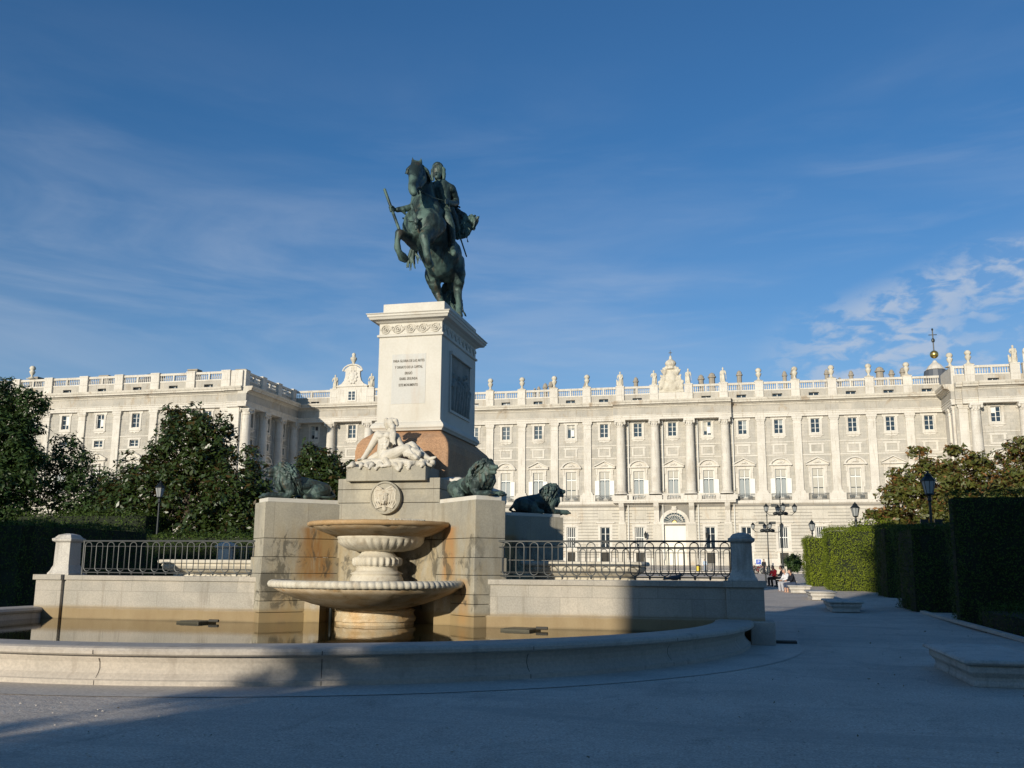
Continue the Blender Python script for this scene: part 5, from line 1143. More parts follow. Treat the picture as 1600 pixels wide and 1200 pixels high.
# ------------------------------------------------------------------ basin kerb, water, paving
def outline(off, n0=0):
    """plan of the basin: from the right wall end round the front to the left wall end"""
    pts = []; cu, cv, Rr, Rl, Rv = -9.7, 21.6, 9.95, 8.85, 9.85
    pts.append((cu + Rr - off, 22.3)); pts.append((cu + Rr - off, 21.9))
    for k in range(0, 91):
        a = R(2 * k); c, s = math.cos(a), math.sin(a); rx = Rr if c > 0 else Rl
        pts.append((cu + (rx - off) * c, cv - (Rv - off) * s))
    pts.append((cu - Rl + off, 21.9)); pts.append((cu - Rl + off, 22.3)); return pts
def sweep(prof):
    mb = MB(); n = len(prof); m = None
    for o_, z in prof:
        p = outline(o_); m = len(p); mb.v += [(x, y, z) for x, y in p]
    for j in range(n):
        for i in range(m - 1):
            a, b_ = j*m + i, ((j+1) % n)*m + i; mb.f.append((a, a + 1, b_ + 1, b_))
    mb.f.append(tuple(j*m for j in range(n))); mb.f.append(tuple(j*m + m - 1 for j in range(n-1, -1, -1))); return mb
BS = root('fountain_basin', (-9.7, 21.6, 0), 'large half-round granite basin kerb around the pool, left part sunlit and right part in shade', 'basin')
part('kerb', sweep([(0.0, -0.1), (0.0, 0.07), (0.03, 0.085), (0.05, 0.11), (0.10, 0.16), (0.13, 0.22), (0.12, 0.30), (0.09, 0.36), (0.08, 0.395), (0.72, 0.395), (0.76, -0.1)]), M['curb'], BS, smooth=False)
part('coping', sweep([(0.06, 0.402), (-0.05, 0.408), (-0.08, 0.43), (-0.085, 0.47), (-0.06, 0.505), (0.0, 0.525), (0.10, 0.53), (0.62, 0.53), (0.74, 0.51), (0.78, 0.45), (0.76, 0.40)]), M['curb'], BS, smooth=False)
jn = MB()
ol = outline(-0.01)
for k in range(8, 92, 9):
    (x, y) = outline(0.06)[k]; (x2, y2) = outline(0.062)[k + 1]
    d = Vector((x2 - x, y2 - y, 0)).normalized(); nn = Vector((d.y, -d.x, 0))
    for (oo, z0, z1, th) in ((-0.089, .425, .48, .006), (-0.003, 0.0, .07, .006)):
        (xa, ya) = outline(oo)[k]; p = Vector((xa, ya, 0))
        jn.add([tuple(p - d*th + Vector((0, 0, z0))), tuple(p + d*th + Vector((0, 0, z0))), tuple(p + d*th + Vector((0, 0, z1))), tuple(p - d*th + Vector((0, 0, z1)))], [(0, 1, 2, 3)])
    pr = [(0.045, 0.1), (0.10, 0.16), (0.13, 0.22), (0.12, 0.30), (0.08, 0.36)]
    prev = None
    for oo, z in [(o_ - 0.004, z) for o_, z in pr]:
        (xa, ya) = outline(oo)[k]; p = Vector((xa, ya, z))
        if prev is not None: jn.add([tuple(prev - d*.006), tuple(prev + d*.006), tuple(p + d*.006), tuple(p - d*.006)], [(0, 1, 2, 3)])
        prev = p
tag(part('kerb_joint', jn, simple('joint_dark', (0.10, 0.085, 0.07), 0.9), BS))
part('end_block', MB().box(0.26, 21.7, 0, 0.78, 22.6, 0.50), M['curb'], BS, bevel=0.02)
part('drain_slot', MB().box(0.80, 22.3, 0, 1.25, 22.65, 0.06), M['grille'], BS)
po = MB(); po.add([(x, y, 0.24) for x, y in outline(0.5)[1:-1]] + [(-18.0, 23.6, 0.24), (-0.5, 23.6, 0.24)][:0], [tuple(range(len(outline(0.5)[1:-1])))])
po.add([(-18.1, 21.9, 0.24), (-0.2, 21.9, 0.24), (-0.2, 23.3, 0.24), (-18.1, 23.3, 0.24)], [(0, 1, 2, 3)])
tag(part('water', po, M['water']), kind='structure')
pv = MB(); p1 = [(1.6, 31.0)] + outline(-1.05); p2 = [(0.5, 31.0)] + outline(0.3); m = len(p1)
pv.v = [(x, y, 0.008) for x, y in p1] + [(x, y, 0.008) for x, y in p2]; pv.f = [(i, i+1, m+i+1, m+i) for i in range(m-1)]
tag(part('paved_band', pv, M['pave']), kind='structure')
for k, (x0, y0, lab) in enumerate(((-12.9, 21.3, 'small square metal water nozzle cover floating at the left side of the pool'), (-4.75, 21.2, 'small square metal water nozzle cover floating at the right side of the pool'))):
    nb = MB(); nb.box(-0.36, -0.3, 0.2, 0.36, 0.3, 0.285); nb.box(-0.3, -0.25, 0.285, 0.3, 0.25, 0.298)
    o = root('nozzle_cover', (x0, y0, 0), lab, 'nozzle', 'nozzle covers in the pool', R(-14))
    lpart('cover', nb, simple('wet_metal', (.10, .09, .06), .4, .2, .4), o, bevel=0.01); lpart('pipe', MB().tube([(0.36, 0.05, 0.30), (0.62, 0.1, 0.30)], 0.035, 8), M['grille'], o)

# ------------------------------------------------------------------ terrace walls, pillars, railings
YW = 22.0
def rail(nm, p0, p1, n, label, z0=1.40, z1=2.24, mt='iron', grp='iron railings of the terrace'):
    """ovals between posts: each oval loop carries a knob foot"""
    p0, p1 = Vector((*p0, 0)), Vector((*p1, 0)); d = (p1 - p0); ln = d.length; d.normalize()
    r_ = root(nm, (p0.x, p0.y, z0), label, 'railing', grp)
    tb = MB(); tb.tube([tuple(p0 + Vector((0, 0, z1))), tuple(p1 + Vector((0, 0, z1)))], 0.022, 6)
    part('top_rail', tb, M[mt], r_)
    bb_ = MB(); bb_.tube([tuple(p0 + Vector((0, 0, z0 + .06))), tuple(p1 + Vector((0, 0, z0 + .06)))], 0.015, 6)
    for z in (z1 - .14, z0 + .155): bb_.tube([tuple(p0 + Vector((0, 0, z))), tuple(p1 + Vector((0, 0, z)))], 0.011, 5)
    part('cross_rail', bb_, M[mt], r_)
    pitch = ln / n; w = pitch * 0.29; za, zb = z0 + .09 + w, z1 - .03 - w; lo_ = []
    for a in range(0, 181, 20): lo_.append((w*math.cos(R(a)), zb + w*math.sin(R(a))))
    for a in range(180, 361, 20): lo_.append((w*math.cos(R(a)), za + w*math.sin(R(a))))
    ov = MB(); kn = MB()
    for k in range(n):
        c = p0 + d * (pitch * (k + .5))
        ov.tube([(c.x + d.x*x, c.y + d.y*x, z) for x, z in lo_], 0.0125, 5, True)
        kn.ell((c.x, c.y, z0 + 0.045), (0.026, 0.026, 0.045), 8)
    part('oval_bar', ov, M[mt], r_); part('knob', kn, M[mt], r_)
    ps = MB()
    for q in (p0 + d * .03, p1 - d * .03): ps.box(q.x - .016, q.y - .016, z0, q.x + .016, q.y + .016, z1)
    part('end_post', ps, M[mt], r_); return r_
def pillar(nm, x, y, label, grp='stone pillars at the ends of the railings', z0=1.34):
    r_ = root(nm, (x, y, z0), label, 'pillar', grp)
    b = MB(); vs = []
    for w, z in ((.33, z0), (.33, z0 + .05), (.285, z0 + .12), (.26, z0 + .20), (.235, z0 + .26), (.225, z0 + .86)): vs += [(x - w, y - w, z), (x + w, y - w, z), (x + w, y + w, z), (x - w, y + w, z)]
    b.add(vs, [(4*j + k, 4*j + (k+1) % 4, 4*j + 4 + (k+1) % 4, 4*j + 4 + k) for j in range(5) for k in range(4)] + [(3, 2, 1, 0), (20, 21, 22, 23)])
    part('post', b, M['bench'], r_, bevel=0.008)
    c = MB(); vs = []
    for w, z in ((.23, z0 + .861), (.29, z0 + .90), (.30, z0 + .96), (.24, z0 + .985), (.24, z0 + 1.0), (.19, z0 + 1.06), (.06, z0 + 1.10)): vs += [(x - w, y - w, z), (x + w, y - w, z), (x + w, y + w, z), (x - w, y + w, z)]
    c.add(vs, [(4*j + k, 4*j + (k+1) % 4, 4*j + 4 + (k+1) % 4, 4*j + 4 + k) for j in range(6) for k in range(4)] + [(3, 2, 1, 0), (24, 25, 26, 27)])
    part('cap', c, M['bench'], r_, bevel=0.008); return r_
tw = root('terrace_wall', (-14.6, YW, 0), 'low sunlit granite wall carrying a railing, left of the fountain', 'wall', 'granite walls of the terrace')
part('wall_face', MB().box(-17.28, YW, -0.1, -11.35, YW + 0.5, 1.22), M['terr'], tw); part('coping', MB().box(-17.28, YW - 0.05, 1.222, -11.3, YW + 0.45, 1.345), M['terr'], tw, bevel=0.012)
part('end_pier', MB().box(-18.07, YW - 0.10, -0.1, -17.285, YW + 0.8, 1.22).box(-18.13, YW - 0.16, 1.222, -17.27, YW + 0.86, 1.36), M['terr'], tw, bevel=0.01)
part('water_ledge', MB().box(-17.2, YW - 0.07, -0.1, -11.35, YW, 0.52), M['terr'], tw, bevel=0.02)
tw2 = root('terrace_wall', (-2.8, YW, 0), 'low granite wall with railing on top right of the fountain, its right half in shade', 'wall', 'granite walls of the terrace')
part('wall_face', MB().box(-6.0, YW, -0.1, -0.25, YW + 0.5, 1.22), M['terr'], tw2); part('coping', MB().box(-5.95, YW - 0.05, 1.222, -0.25, YW + 0.45, 1.345), M['terr'], tw2, bevel=0.012)
part('end_pier', MB().box(-0.245, YW - 0.10, -0.1, 0.58, YW + 0.8, 1.22).box(-0.30, YW - 0.16, 1.222, 0.64, YW + 0.86, 1.36), M['terr'], tw2, bevel=0.01)
part('water_ledge', MB().box(-6.0, YW - 0.07, -0.1, -0.25, YW, 0.52), M['terr'], tw2, bevel=0.02)
# the terrace behind: floor and back wall
tf = root('terrace_floor', (UM, 26.5, 0), 'raised stone terrace between the front walls and the rear railing, round the monument', 'terrace')
fl_ = MB(); fl_.box(-18.0, YW + 0.5, 0, UM - 1.5, 30.9, 1.25); fl_.box(UM + 1.5, YW + 0.5, 0, 0.5, 30.9, 1.25); part('floor', fl_, M['terr'], tf)
part('rear_coping', MB().box(-18.1, 30.4, 1.25, UM - 4.5, 30.9, 1.37).box(UM + 4.5, 30.4, 1.25, 0.6, 30.9, 1.37), M['terr'], tf)
rail('iron_railing', (-16.95, YW + .2), (-11.55, YW + .2), 16, 'grey iron railing of ovals on the left terrace wall, lit by the sun', 1.36)
rail('iron_railing', (-5.85, YW + .2), (-0.07, YW + .2), 17, 'grey iron railing of ovals on the right terrace wall, darker towards its pillar', 1.36)
rail('iron_railing', (-5.0, 30.6), (-0.1, 30.6), 14, 'thinner looking rear railing of the terrace seen through the right railing', 1.38)
rail('iron_railing', (-17.3, 30.6), (-12.4, 30.6), 14, 'rear railing of the terrace seen through the left railing, beside the far pillar', 1.38)
rail('iron_railing', (-0.0, YW + .6), (-0.0, 30.2), 24, 'side railing of the terrace running back from the right pillar', 1.38)
pillar('stone_pillar', -17.5, YW + .32, 'sunlit white stone pillar with moulded cap at the left end of the railing')
pillar('stone_pillar', 0.13, YW + .32, 'bluish shaded stone pillar with moulded cap at the right end of the railing')
pillar('stone_pillar', -17.6, 30.7, 'small far stone pillar seen behind the left railing near the monument')
pillar('stone_pillar', 0.2, 30.7, 'far stone pillar behind the shaded right pillar')
def trough(x0, x1, y0, y1, label):
    r_ = root('stone_trough', ((x0 + x1)/2, (y0 + y1)/2, 1.25), label, 'stone trough', 'pale stone troughs on the terrace')
    def rings(pr):
        mb = MB(); n = len(pr); vs = []
        for o_, z in pr:
            k = .35; X0_, X1_, Y0_, Y1_ = x0 - o_, x1 + o_, y0 - o_, y1 + o_
            vs += [(X0_ + k, Y0_, z), (X1_ - k, Y0_, z), (X1_ - .1, Y0_ + .1, z), (X1_, Y0_ + k, z), (X1_, Y1_ - k, z), (X1_ - k, Y1_, z), (X0_ + k, Y1_, z), (X0_, Y1_ - k, z), (X0_, Y0_ + k, z), (X0_ + .1, Y0_ + .1, z)]
        mb.add(vs, [(10*j + k, 10*j + (k+1) % 10, 10*j + 10 + (k+1) % 10, 10*j + 10 + k) for j in range(n-1) for k in range(10)] + [tuple(range(9, -1, -1)), tuple(range(10*n - 10, 10*n))]); return mb
    part('body', rings([(-.28, 1.25), (-.28, 1.33), (-.31, 1.35), (-.27, 1.40), (-.17, 1.46), (-.07, 1.53), (-.02, 1.60), (-.04, 1.665)]), M['bowlw'], r_, smooth=False)
    part('rim', rings([(-.02, 1.67), (.05, 1.68), (.065, 1.72), (.05, 1.77), (.02, 1.785), (-.12, 1.785)]), M['bowlw'], r_)
trough(-5.55, -2.32, 24.6, 26.2, 'pale stone trough with curved sides behind the right railing')
trough(-17.0, -11.6, 25.6, 27.2, 'pale stone trough with curved sides behind the left railing')
# pigeon
pg = root('pigeon', (-1.42, 22.02, 1.345), 'dark pigeon resting on the coping under the right railing', 'bird')
lpart('body', ch([[(0, 0, .07, .055), (.1, 0, .075, .06), (.16, 0, .11, .04), (.19, 0, .15, .028)], [(-.04, 0, .07, .045), (-.2, 0, .04, .018)], [(.2, 0, .15, .012), (.235, 0, .14, .006)]], 0.012, 2, 0, 8, 8, 'bird'), simple('pigeon_grey', (0.08, 0.09, 0.11), 0.7, 0, 0.5, 12), pg)

# ------------------------------------------------------------------ stone benches
def bench_mesh(l, w=1.2):
    top = MB(); vs = []
    for o_, z in ((-0.04, .355), (0.0, .375), (0.02, .40), (0.0, .44), (-.05, .455)): vs += [(-w/2 - o_, -l/2 - o_, z), (w/2 + o_, -l/2 - o_, z), (w/2 + o_, l/2 + o_, z), (-w/2 - o_, l/2 + o_, z)]
    top.add(vs, [(4*j + k, 4*j + (k+1) % 4, 4*j + 4 + (k+1) % 4, 4*j + 4 + k) for j in range(4) for k in range(4)] + [(3, 2, 1, 0), (16, 17, 18, 19)])
    bs = MB(); vs = []
    for o_, z in ((-.13, 0), (-.13, .05), (-.15, .09), (-.14, .15), (-.10, .20), (-.07, .24), (-.07, .33), (-.09, .352)): vs += [(-w/2 - o_, -l/2 - o_, z), (w/2 + o_, -l/2 - o_, z), (w/2 + o_, l/2 + o_, z), (-w/2 - o_, l/2 + o_, z)]
    bs.add(vs, [(4*j + k, 4*j + (k+1) % 4, 4*j + 4 + (k+1) % 4, 4*j + 4 + k) for j in range(7) for k in range(4)] + [(3, 2, 1, 0), (28, 29, 30, 31)])
    for q in (top, bs): q.v = [(x, y, z * 0.86) for x, y, z in q.v]
    a, b = top.mesh('bench_top'), bs.mesh('bench_base')
    for q in (a, b): q.materials.append(M['bench'])
    return a, b
bt_, bb2 = bench_mesh(3.1)
BG = 'stone benches along the hedge'
b0 = root('stone_bench', (3.72, 16.55, 0), 'wide stone bench in the shade nearest the camera at the right edge', 'bench', BG)
lpart('top', bt_, None, b0, bevel=0.01); lpart('base', bb2, None, b0, bevel=0.01)
for y, x, lab in ((37.8, 3.78, 'stone bench in the middle distance, wholly in shade, before the bright hedge'), (46.8, 3.75, 'third stone bench, its top grey and its side half lit by the sun'), (54.6, 3.25, 'sunlit stone bench with a man in a dark jacket sitting at its left end'), (64.5, 3.1, 'farthest stone bench, with the person in red seated on it')):
    dup_tree(b0, (x, y, gz(y)), 0.0, lab, BG)
# ------------------------------------------------------------------ leaves, trees, hedges
def leaf_mat(name, top, top2, back, rough=0.4, spec=0.5, sc=2.5):
    m, t, b = new_mat(name); p = pos(t)
    c = mix(t, mr(t, nz(t, p, sc, 3), 0.35, 0.65), top, top2)
    c = mix(t, mr(t, nz(t, p, sc * 9, 2), 0.45, 0.7), c, tuple(min(1, q * 1.7) for q in top))
    g = N(t, 'ShaderNodeNewGeometry'); c = mix(t, g.outputs['Backfacing'], c, back)
    L(t, c, b.inputs['Base Color']); b.inputs['Roughness'].default_value = rough; b.inputs['Specular IOR Level'].default_value = spec
    tr = N(t, 'ShaderNodeBsdfTranslucent'); L(t, mix(t, 0.5, c, (0.10, 0.13, 0.02)), tr.inputs['Color'])
    ms = N(t, 'ShaderNodeMixShader'); ms.inputs[0].default_value = 0.22; L(t, b.outputs[0], ms.inputs[1]); L(t, tr.outputs[0], ms.inputs[2])
    L(t, ms.outputs[0], [n for n in t.nodes if n.type == 'OUTPUT_MATERIAL'][0].inputs['Surface']); return m
M['magn'] = leaf_mat('magnolia_leaf', (0.030, 0.055, 0.012), (0.048, 0.066, 0.015), (0.09, 0.06, 0.022), 0.35, 0.6)
M['magn2'] = leaf_mat('rusty_magnolia_leaf', (0.075, 0.095, 0.018), (0.125, 0.105, 0.024), (0.30, 0.15, 0.055), 0.45, 0.5)
M['dark'] = leaf_mat('dark_leaf', (0.026, 0.055, 0.013), (0.048, 0.080, 0.018), (0.045, 0.07, 0.02), 0.5, 0.4)
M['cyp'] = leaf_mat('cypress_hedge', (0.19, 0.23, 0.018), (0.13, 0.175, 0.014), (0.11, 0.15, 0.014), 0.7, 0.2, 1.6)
M['cypd'] = leaf_mat('shaded_hedge', (0.055, 0.090, 0.014), (0.035, 0.060, 0.010), (0.03, 0.05, 0.01), 0.7, 0.2, 1.6)  # darker copy of the hedge green, with the shade put into the colour
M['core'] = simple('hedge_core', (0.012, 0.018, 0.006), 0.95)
M['bark'] = simple('bark', (0.09, 0.07, 0.05), 0.9, 0, 0.4, 6, bst=0.6)
def leaf_mesh(name, P, Nn, size, mat, asp=0.42, rng=None, droop=0.0):
    """P (n,3) centres, Nn (n,3) rough outward directions; one folded leaf (two triangles pairs) each"""
    n = len(P); rng = rng or np.random.default_rng(1)
    d = rng.normal(size=(n, 3)); d[:, 2] -= droop; a = d - Nn * (d * Nn).sum(1)[:, None] * 0.6
    a /= np.linalg.norm(a, axis=1)[:, None] + 1e-9
    b = np.cross(a, Nn + rng.normal(size=(n, 3)) * 0.5); b /= np.linalg.norm(b, axis=1)[:, None] + 1e-9
    c = np.cross(a, b); s = (size * rng.uniform(0.5, 1.5, n))[:, None]
    v0 = P - a * s * .5; v1 = P + b * s * asp * .5 + c * s * .06; v2 = P + a * s * .5; v3 = P - b * s * asp * .5 + c * s * .06
    V = np.stack([v0, v1, v2, v3], 1).reshape(-1, 3)
    me = bpy.data.meshes.new(name); me.vertices.add(4 * n); me.vertices.foreach_set('co', V.ravel())
    me.loops.add(4 * n); me.loops.foreach_set('vertex_index', np.arange(4 * n, dtype=np.int32))
    me.polygons.add(n); me.polygons.foreach_set('loop_start', np.arange(0, 4 * n, 4, dtype=np.int32)); me.polygons.foreach_set('loop_total', np.full(n, 4, dtype=np.int32))
    me.update(calc_edges=True); me.materials.append(mat); return me
def tree(name, base, lobes, n_cl, n_lf, size, mat, label, cat='tree', group=None, trunk=0.22, seed=0, clr=0.55, inner=0.35, dn=2.7):
    """lobes: (x, y, z, rx, ry, rz); foliage grows as twig clumps spread through the lobes"""
    rng = np.random.default_rng(seed); r_ = random.Random(seed)
    o = root(name, base, label, cat, group); bs = Vector(base)
    vol = np.array([l[3] * l[4] * l[5] for l in lobes]) ** 0.7; vol /= vol.sum(); C = []; D = []
    for l, w in zip(lobes, vol):
        k = max(6, int(n_cl * dn * w)); u = rng.normal(size=(k, 3)); u /= np.linalg.norm(u, axis=1)[:, None]
        r = rng.uniform(inner, 1.0, k) ** 0.6 * rng.uniform(0.82, 1.12, k)
        C.append(np.array(l[:3]) + u * r[:, None] * np.array(l[3:6])); D.append(u)
    C = np.concatenate(C); D = np.concatenate(D)
    k = C[:, 2] > base[2] + 0.25; C, D = C[k], D[k]; m = len(C)
    rad_ = rng.uniform(0.6, 1.2, m) * clr
    n_lf = int(n_lf * 1.25); P = np.repeat(C, n_lf, 0); u = rng.normal(size=(m * n_lf, 3)); u /= np.linalg.norm(u, axis=1)[:, None]
    P = P + u * (np.repeat(rad_, n_lf) * rng.uniform(0.25, 1.0, m * n_lf) ** 0.5)[:, None] * np.array([1, 1, 0.75])
    Nn = u * 0.6 + np.array([0, 0, 0.7]) + np.repeat(D, n_lf, 0) * 0.4; Nn /= np.linalg.norm(Nn, axis=1)[:, None]
    part('crown', leaf_mesh('crown', P, Nn, size, mat, rng=rng), None, o)
    tb = MB(); top = max(l[2] for l in lobes); cx_ = sum(l[0] for l in lobes) / len(lobes); cy_ = sum(l[1] for l in lobes) / len(lobes)
    pts = [bs, bs.lerp(Vector((cx_, cy_, top)), .35) + Vector((.1, 0, 0)), Vector((cx_, cy_, base[2] + (top - base[2]) * .7)), Vector((cx_, cy_, top))]
    tb.tube([tuple(p) for p in pts], [trunk * 1.25, trunk, trunk * .55, trunk * .15], 8)
    part('trunk', tb, M['bark'], o, smooth=True)
    lb_ = MB()
    for i in range(min(34, m)):
        c = Vector(C[(i * 37) % m]); s = pts[1].lerp(pts[2], r_.uniform(0, 1)); mid = s.lerp(c, .5) + Vector((0, 0, -0.15))
        lb_.tube([tuple(s), tuple(mid), tuple(c)], [trunk * .32, trunk * .2, trunk * .06], 5)
    part('limb', lb_, M['bark'], o, smooth=True); return o
def hedge(name, x0, y0, x1, y1, z0, z1, mat, label, seed=0, dens=210, size=0.10, rag=0.06, taper=0.0, cat='hedge', group='clipped hedges'):
    rng = np.random.default_rng(seed); o = root(name, ((x0 + x1)/2, (y0 + y1)/2, z0), label, cat, group)
    def wob(P, k=0.20): return np.array([noise.fractal(Vector(p) * 0.9 + Vector((seed, 0, 0)), 1, 2, 3) for p in P])[:, None] * k
    faces = [('x', x0, -1), ('x', x1, 1), ('y', y0, -1), ('z', z1, 1)]
    PP, NN = [], []
    for ax, v, s in faces:
        if ax == 'x': A = (y1 - y0) * (z1 - z0)
        elif ax == 'y': A = (x1 - x0) * (z1 - z0)
        else: A = (x1 - x0) * (y1 - y0)
        n = int(A * dens); a = rng.uniform(0, 1, n); b_ = rng.uniform(0, 1, n)
        if ax == 'x': P = np.stack([np.full(n, v), y0 + a * (y1 - y0), z0 + b_ * (z1 - z0)], 1); Nn = np.tile([s, 0, 0.15], (n, 1))
        elif ax == 'y': P = np.stack([x0 + a * (x1 - x0), np.full(n, v), z0 + b_ * (z1 - z0)], 1); Nn = np.tile([0, s, 0.15], (n, 1))
        else: P = np.stack([x0 + a * (x1 - x0), y0 + b_ * (y1 - y0), np.full(n, v)], 1); Nn = np.tile([0, 0, 1.0], (n, 1))
        PP.append(P); NN.append(Nn)
    P = np.concatenate(PP); Nn = np.concatenate(NN).astype(float)
    # rounded corners, slight taper at the foot
    c = np.array([(x0 + x1)/2, (y0 + y1)/2]); h = (P[:, 2] - z0) / (z1 - z0); rr_ = 0.35
    hx, hy = (x1 - x0)/2, (y1 - y0)/2
    dx = np.abs(P[:, 0] - c[0]) - (hx - rr_); dy = np.abs(P[:, 1] - c[1]) - (hy - rr_); both = (dx > 0) & (dy > 0); q = np.sqrt(dx**2 + dy**2); f = np.where(both & (q > rr_), rr_ / q, 1)
    P[:, 0] = np.where(both, c[0] + np.sign(P[:, 0] - c[0]) * (hx - rr_ + dx * f), P[:, 0]); P[:, 1] = np.where(both, c[1] + np.sign(P[:, 1] - c[1]) * (hy - rr_ + dy * f), P[:, 1])
    tp = 1 - taper * (1 - h)[:, None] ** 2; P[:, :2] = c + (P[:, :2] - c) * tp
    P += Nn * wob(P) + rng.normal(size=P.shape) * rag * 0.5
    # stray shoots standing out of the clipped faces
    k = rng.choice(len(P), min(len(P), int(len(P) * 0.02)), replace=False); S = np.repeat(P[k], 5, 0) + np.repeat(Nn[k], 5, 0) * rng.uniform(0.02, 0.16, (len(k) * 5, 1)) + rng.normal(size=(len(k) * 5, 3)) * 0.03
    P = np.concatenate([P, S]); Nn = np.concatenate([Nn, np.repeat(Nn[k], 5, 0)])
    part('foliage', leaf_mesh('foliage', P, Nn, size, mat, asp=0.5, rng=rng), None, o)
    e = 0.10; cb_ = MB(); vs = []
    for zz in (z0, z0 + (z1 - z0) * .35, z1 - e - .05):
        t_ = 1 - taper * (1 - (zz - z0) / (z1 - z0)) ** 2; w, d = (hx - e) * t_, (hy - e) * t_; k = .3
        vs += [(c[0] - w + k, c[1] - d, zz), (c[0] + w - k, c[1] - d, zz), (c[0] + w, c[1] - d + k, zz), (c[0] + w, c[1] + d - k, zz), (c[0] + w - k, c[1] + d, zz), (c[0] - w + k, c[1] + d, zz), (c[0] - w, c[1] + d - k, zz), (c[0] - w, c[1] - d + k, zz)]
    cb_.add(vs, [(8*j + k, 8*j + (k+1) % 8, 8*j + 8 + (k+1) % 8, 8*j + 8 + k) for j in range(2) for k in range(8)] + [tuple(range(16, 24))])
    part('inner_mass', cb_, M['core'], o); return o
HG = 'clipped hedges'
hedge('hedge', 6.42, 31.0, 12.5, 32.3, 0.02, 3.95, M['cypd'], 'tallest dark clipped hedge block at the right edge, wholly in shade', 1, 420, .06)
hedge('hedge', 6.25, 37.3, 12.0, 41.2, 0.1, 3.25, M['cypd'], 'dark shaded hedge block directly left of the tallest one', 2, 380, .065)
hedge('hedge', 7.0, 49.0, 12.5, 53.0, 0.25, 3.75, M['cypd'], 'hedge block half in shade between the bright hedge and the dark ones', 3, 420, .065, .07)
hedge('hedge', 5.15, 57.3, 8.7, 61.0, 0.38, 3.9, M['cyp'], 'bright sunlit yellow-green clipped hedge block with ragged top', 4, 620, .06, .13, .06)
hedge('hedge', 4.55, 66.0, 8.0, 70.0, 0.45, 3.62, M['cyp'], 'narrow sunlit hedge block farthest left, near the seated people', 5, 480, .07, .09, .10)
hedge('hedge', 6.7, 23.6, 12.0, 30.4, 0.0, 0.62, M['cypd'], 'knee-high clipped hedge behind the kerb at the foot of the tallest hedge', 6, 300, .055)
hedge('hedge', 7.1, 55.6, 8.4, 57.0, 0.35, 1.3, M['cyp'], 'small rounded bush at the foot of the bright hedge', 7, 500, .055, .12, .1)
hedge('hedge', 7.3, 62.6, 9.6, 65.4, 0.45, 4.5, M['cyp'], 'shrub tuft rising above the bright hedge beside a lamp', 8, 120, .12, .3, .1)
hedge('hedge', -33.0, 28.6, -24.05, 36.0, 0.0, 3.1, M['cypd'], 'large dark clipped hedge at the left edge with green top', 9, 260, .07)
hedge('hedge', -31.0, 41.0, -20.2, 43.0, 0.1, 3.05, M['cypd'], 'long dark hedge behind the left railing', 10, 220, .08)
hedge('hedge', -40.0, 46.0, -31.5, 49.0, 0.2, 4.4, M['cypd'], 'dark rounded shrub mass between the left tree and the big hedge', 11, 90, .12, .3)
kb = root('kerb_edging', (6.4, 30, 0), 'low pale kerb edging the shaded hedge bed at the right', 'kerb')
part('edge', MB().add([(6.35, 23.0, 0), (6.5, 23.0, 0), (6.5, 37.0, 0.1), (6.35, 37.0, 0.1), (6.35, 23.0, .09), (6.5, 23.0, .09), (6.5, 37.0, .19), (6.35, 37.0, .19)], [(0, 1, 5, 4), (3, 7, 6, 2), (0, 4, 7, 3), (1, 2, 6, 5), (4, 5, 6, 7)]), M['pave'], kb)
# trees at the left
tree('magnolia_tree', (-31.5, 50, .3), [(-31.8, 50, 8.2, 2.2, 2.2, 2.6), (-34.5, 50, 5.2, 2.4, 2.4, 3.0), (-31.0, 49.5, 4.6, 3.2, 2.4, 3.4), (-27.8, 49.5, 5.3, 2.2, 2.2, 2.5), (-30.2, 50, 8.4, 1.6, 1.6, 1.9), (-26.8, 49.3, 3.6, 1.8, 2, 2.4), (-34.8, 49.5, 2.8, 2.0, 2.0, 2.2), (-28.5, 49, 2.6, 2.4, 2.0, 2.0), (-32.7, 50, 10.5, .5, .5, .9), (-31.3, 50, 10.3, .45, .45, .8), (-29.4, 50, 10.0, .5, .5, .8), (-27.2, 49.5, 7.8, .45, .45, .7), (-33.9, 50, 8.0, .6, .6, .7), (-36.4, 50, 6.0, .6, .6, .8)], 560, 26, .30, M['magn'], 'broad glossy magnolia tree behind the left railing', seed=11, group='magnolia trees')
tree('broadleaf_tree', (-46, 50, .3), [(-46.5, 50, 11.2, 2.4, 2.4, 2.6), (-44.2, 50, 9.5, 1.8, 2, 2.2), (-48, 50, 8, 3.0, 2.6, 3.4), (-44.5, 50, 6.2, 3.0, 2.6, 3.0), (-42.9, 50, 11.3, .9, 1, 1.5), (-46, 49, 3.6, 3.6, 2.4, 2.6), (-50, 50, 5, 3, 3, 4), (-42.9, 50, 7.6, 1.4, 1.4, 1.8)], 760, 26, .27, M['dark'], 'tall dark tree at the left edge of the picture rising above the wing roof', seed=12, trunk=.3)
tree('broadleaf_tree', (-40.0, 53, .3), [(-40.8, 53, 5.8, 2.6, 2, 2.4), (-38.6, 53, 4.8, 2.2, 2, 2.0), (-41.5, 53, 3.2, 2.8, 2, 2.2), (-38.0, 53, 2.6, 2.2, 2, 1.8), (-37.4, 53, 6.6, .9, .9, 1.2), (-42.3, 53, 8.0, 1.6, 1.5, 1.8)], 260, 22, .27, M['dark'], 'thin dark tree between the tall left tree and the broad magnolia', seed=13, trunk=.18)
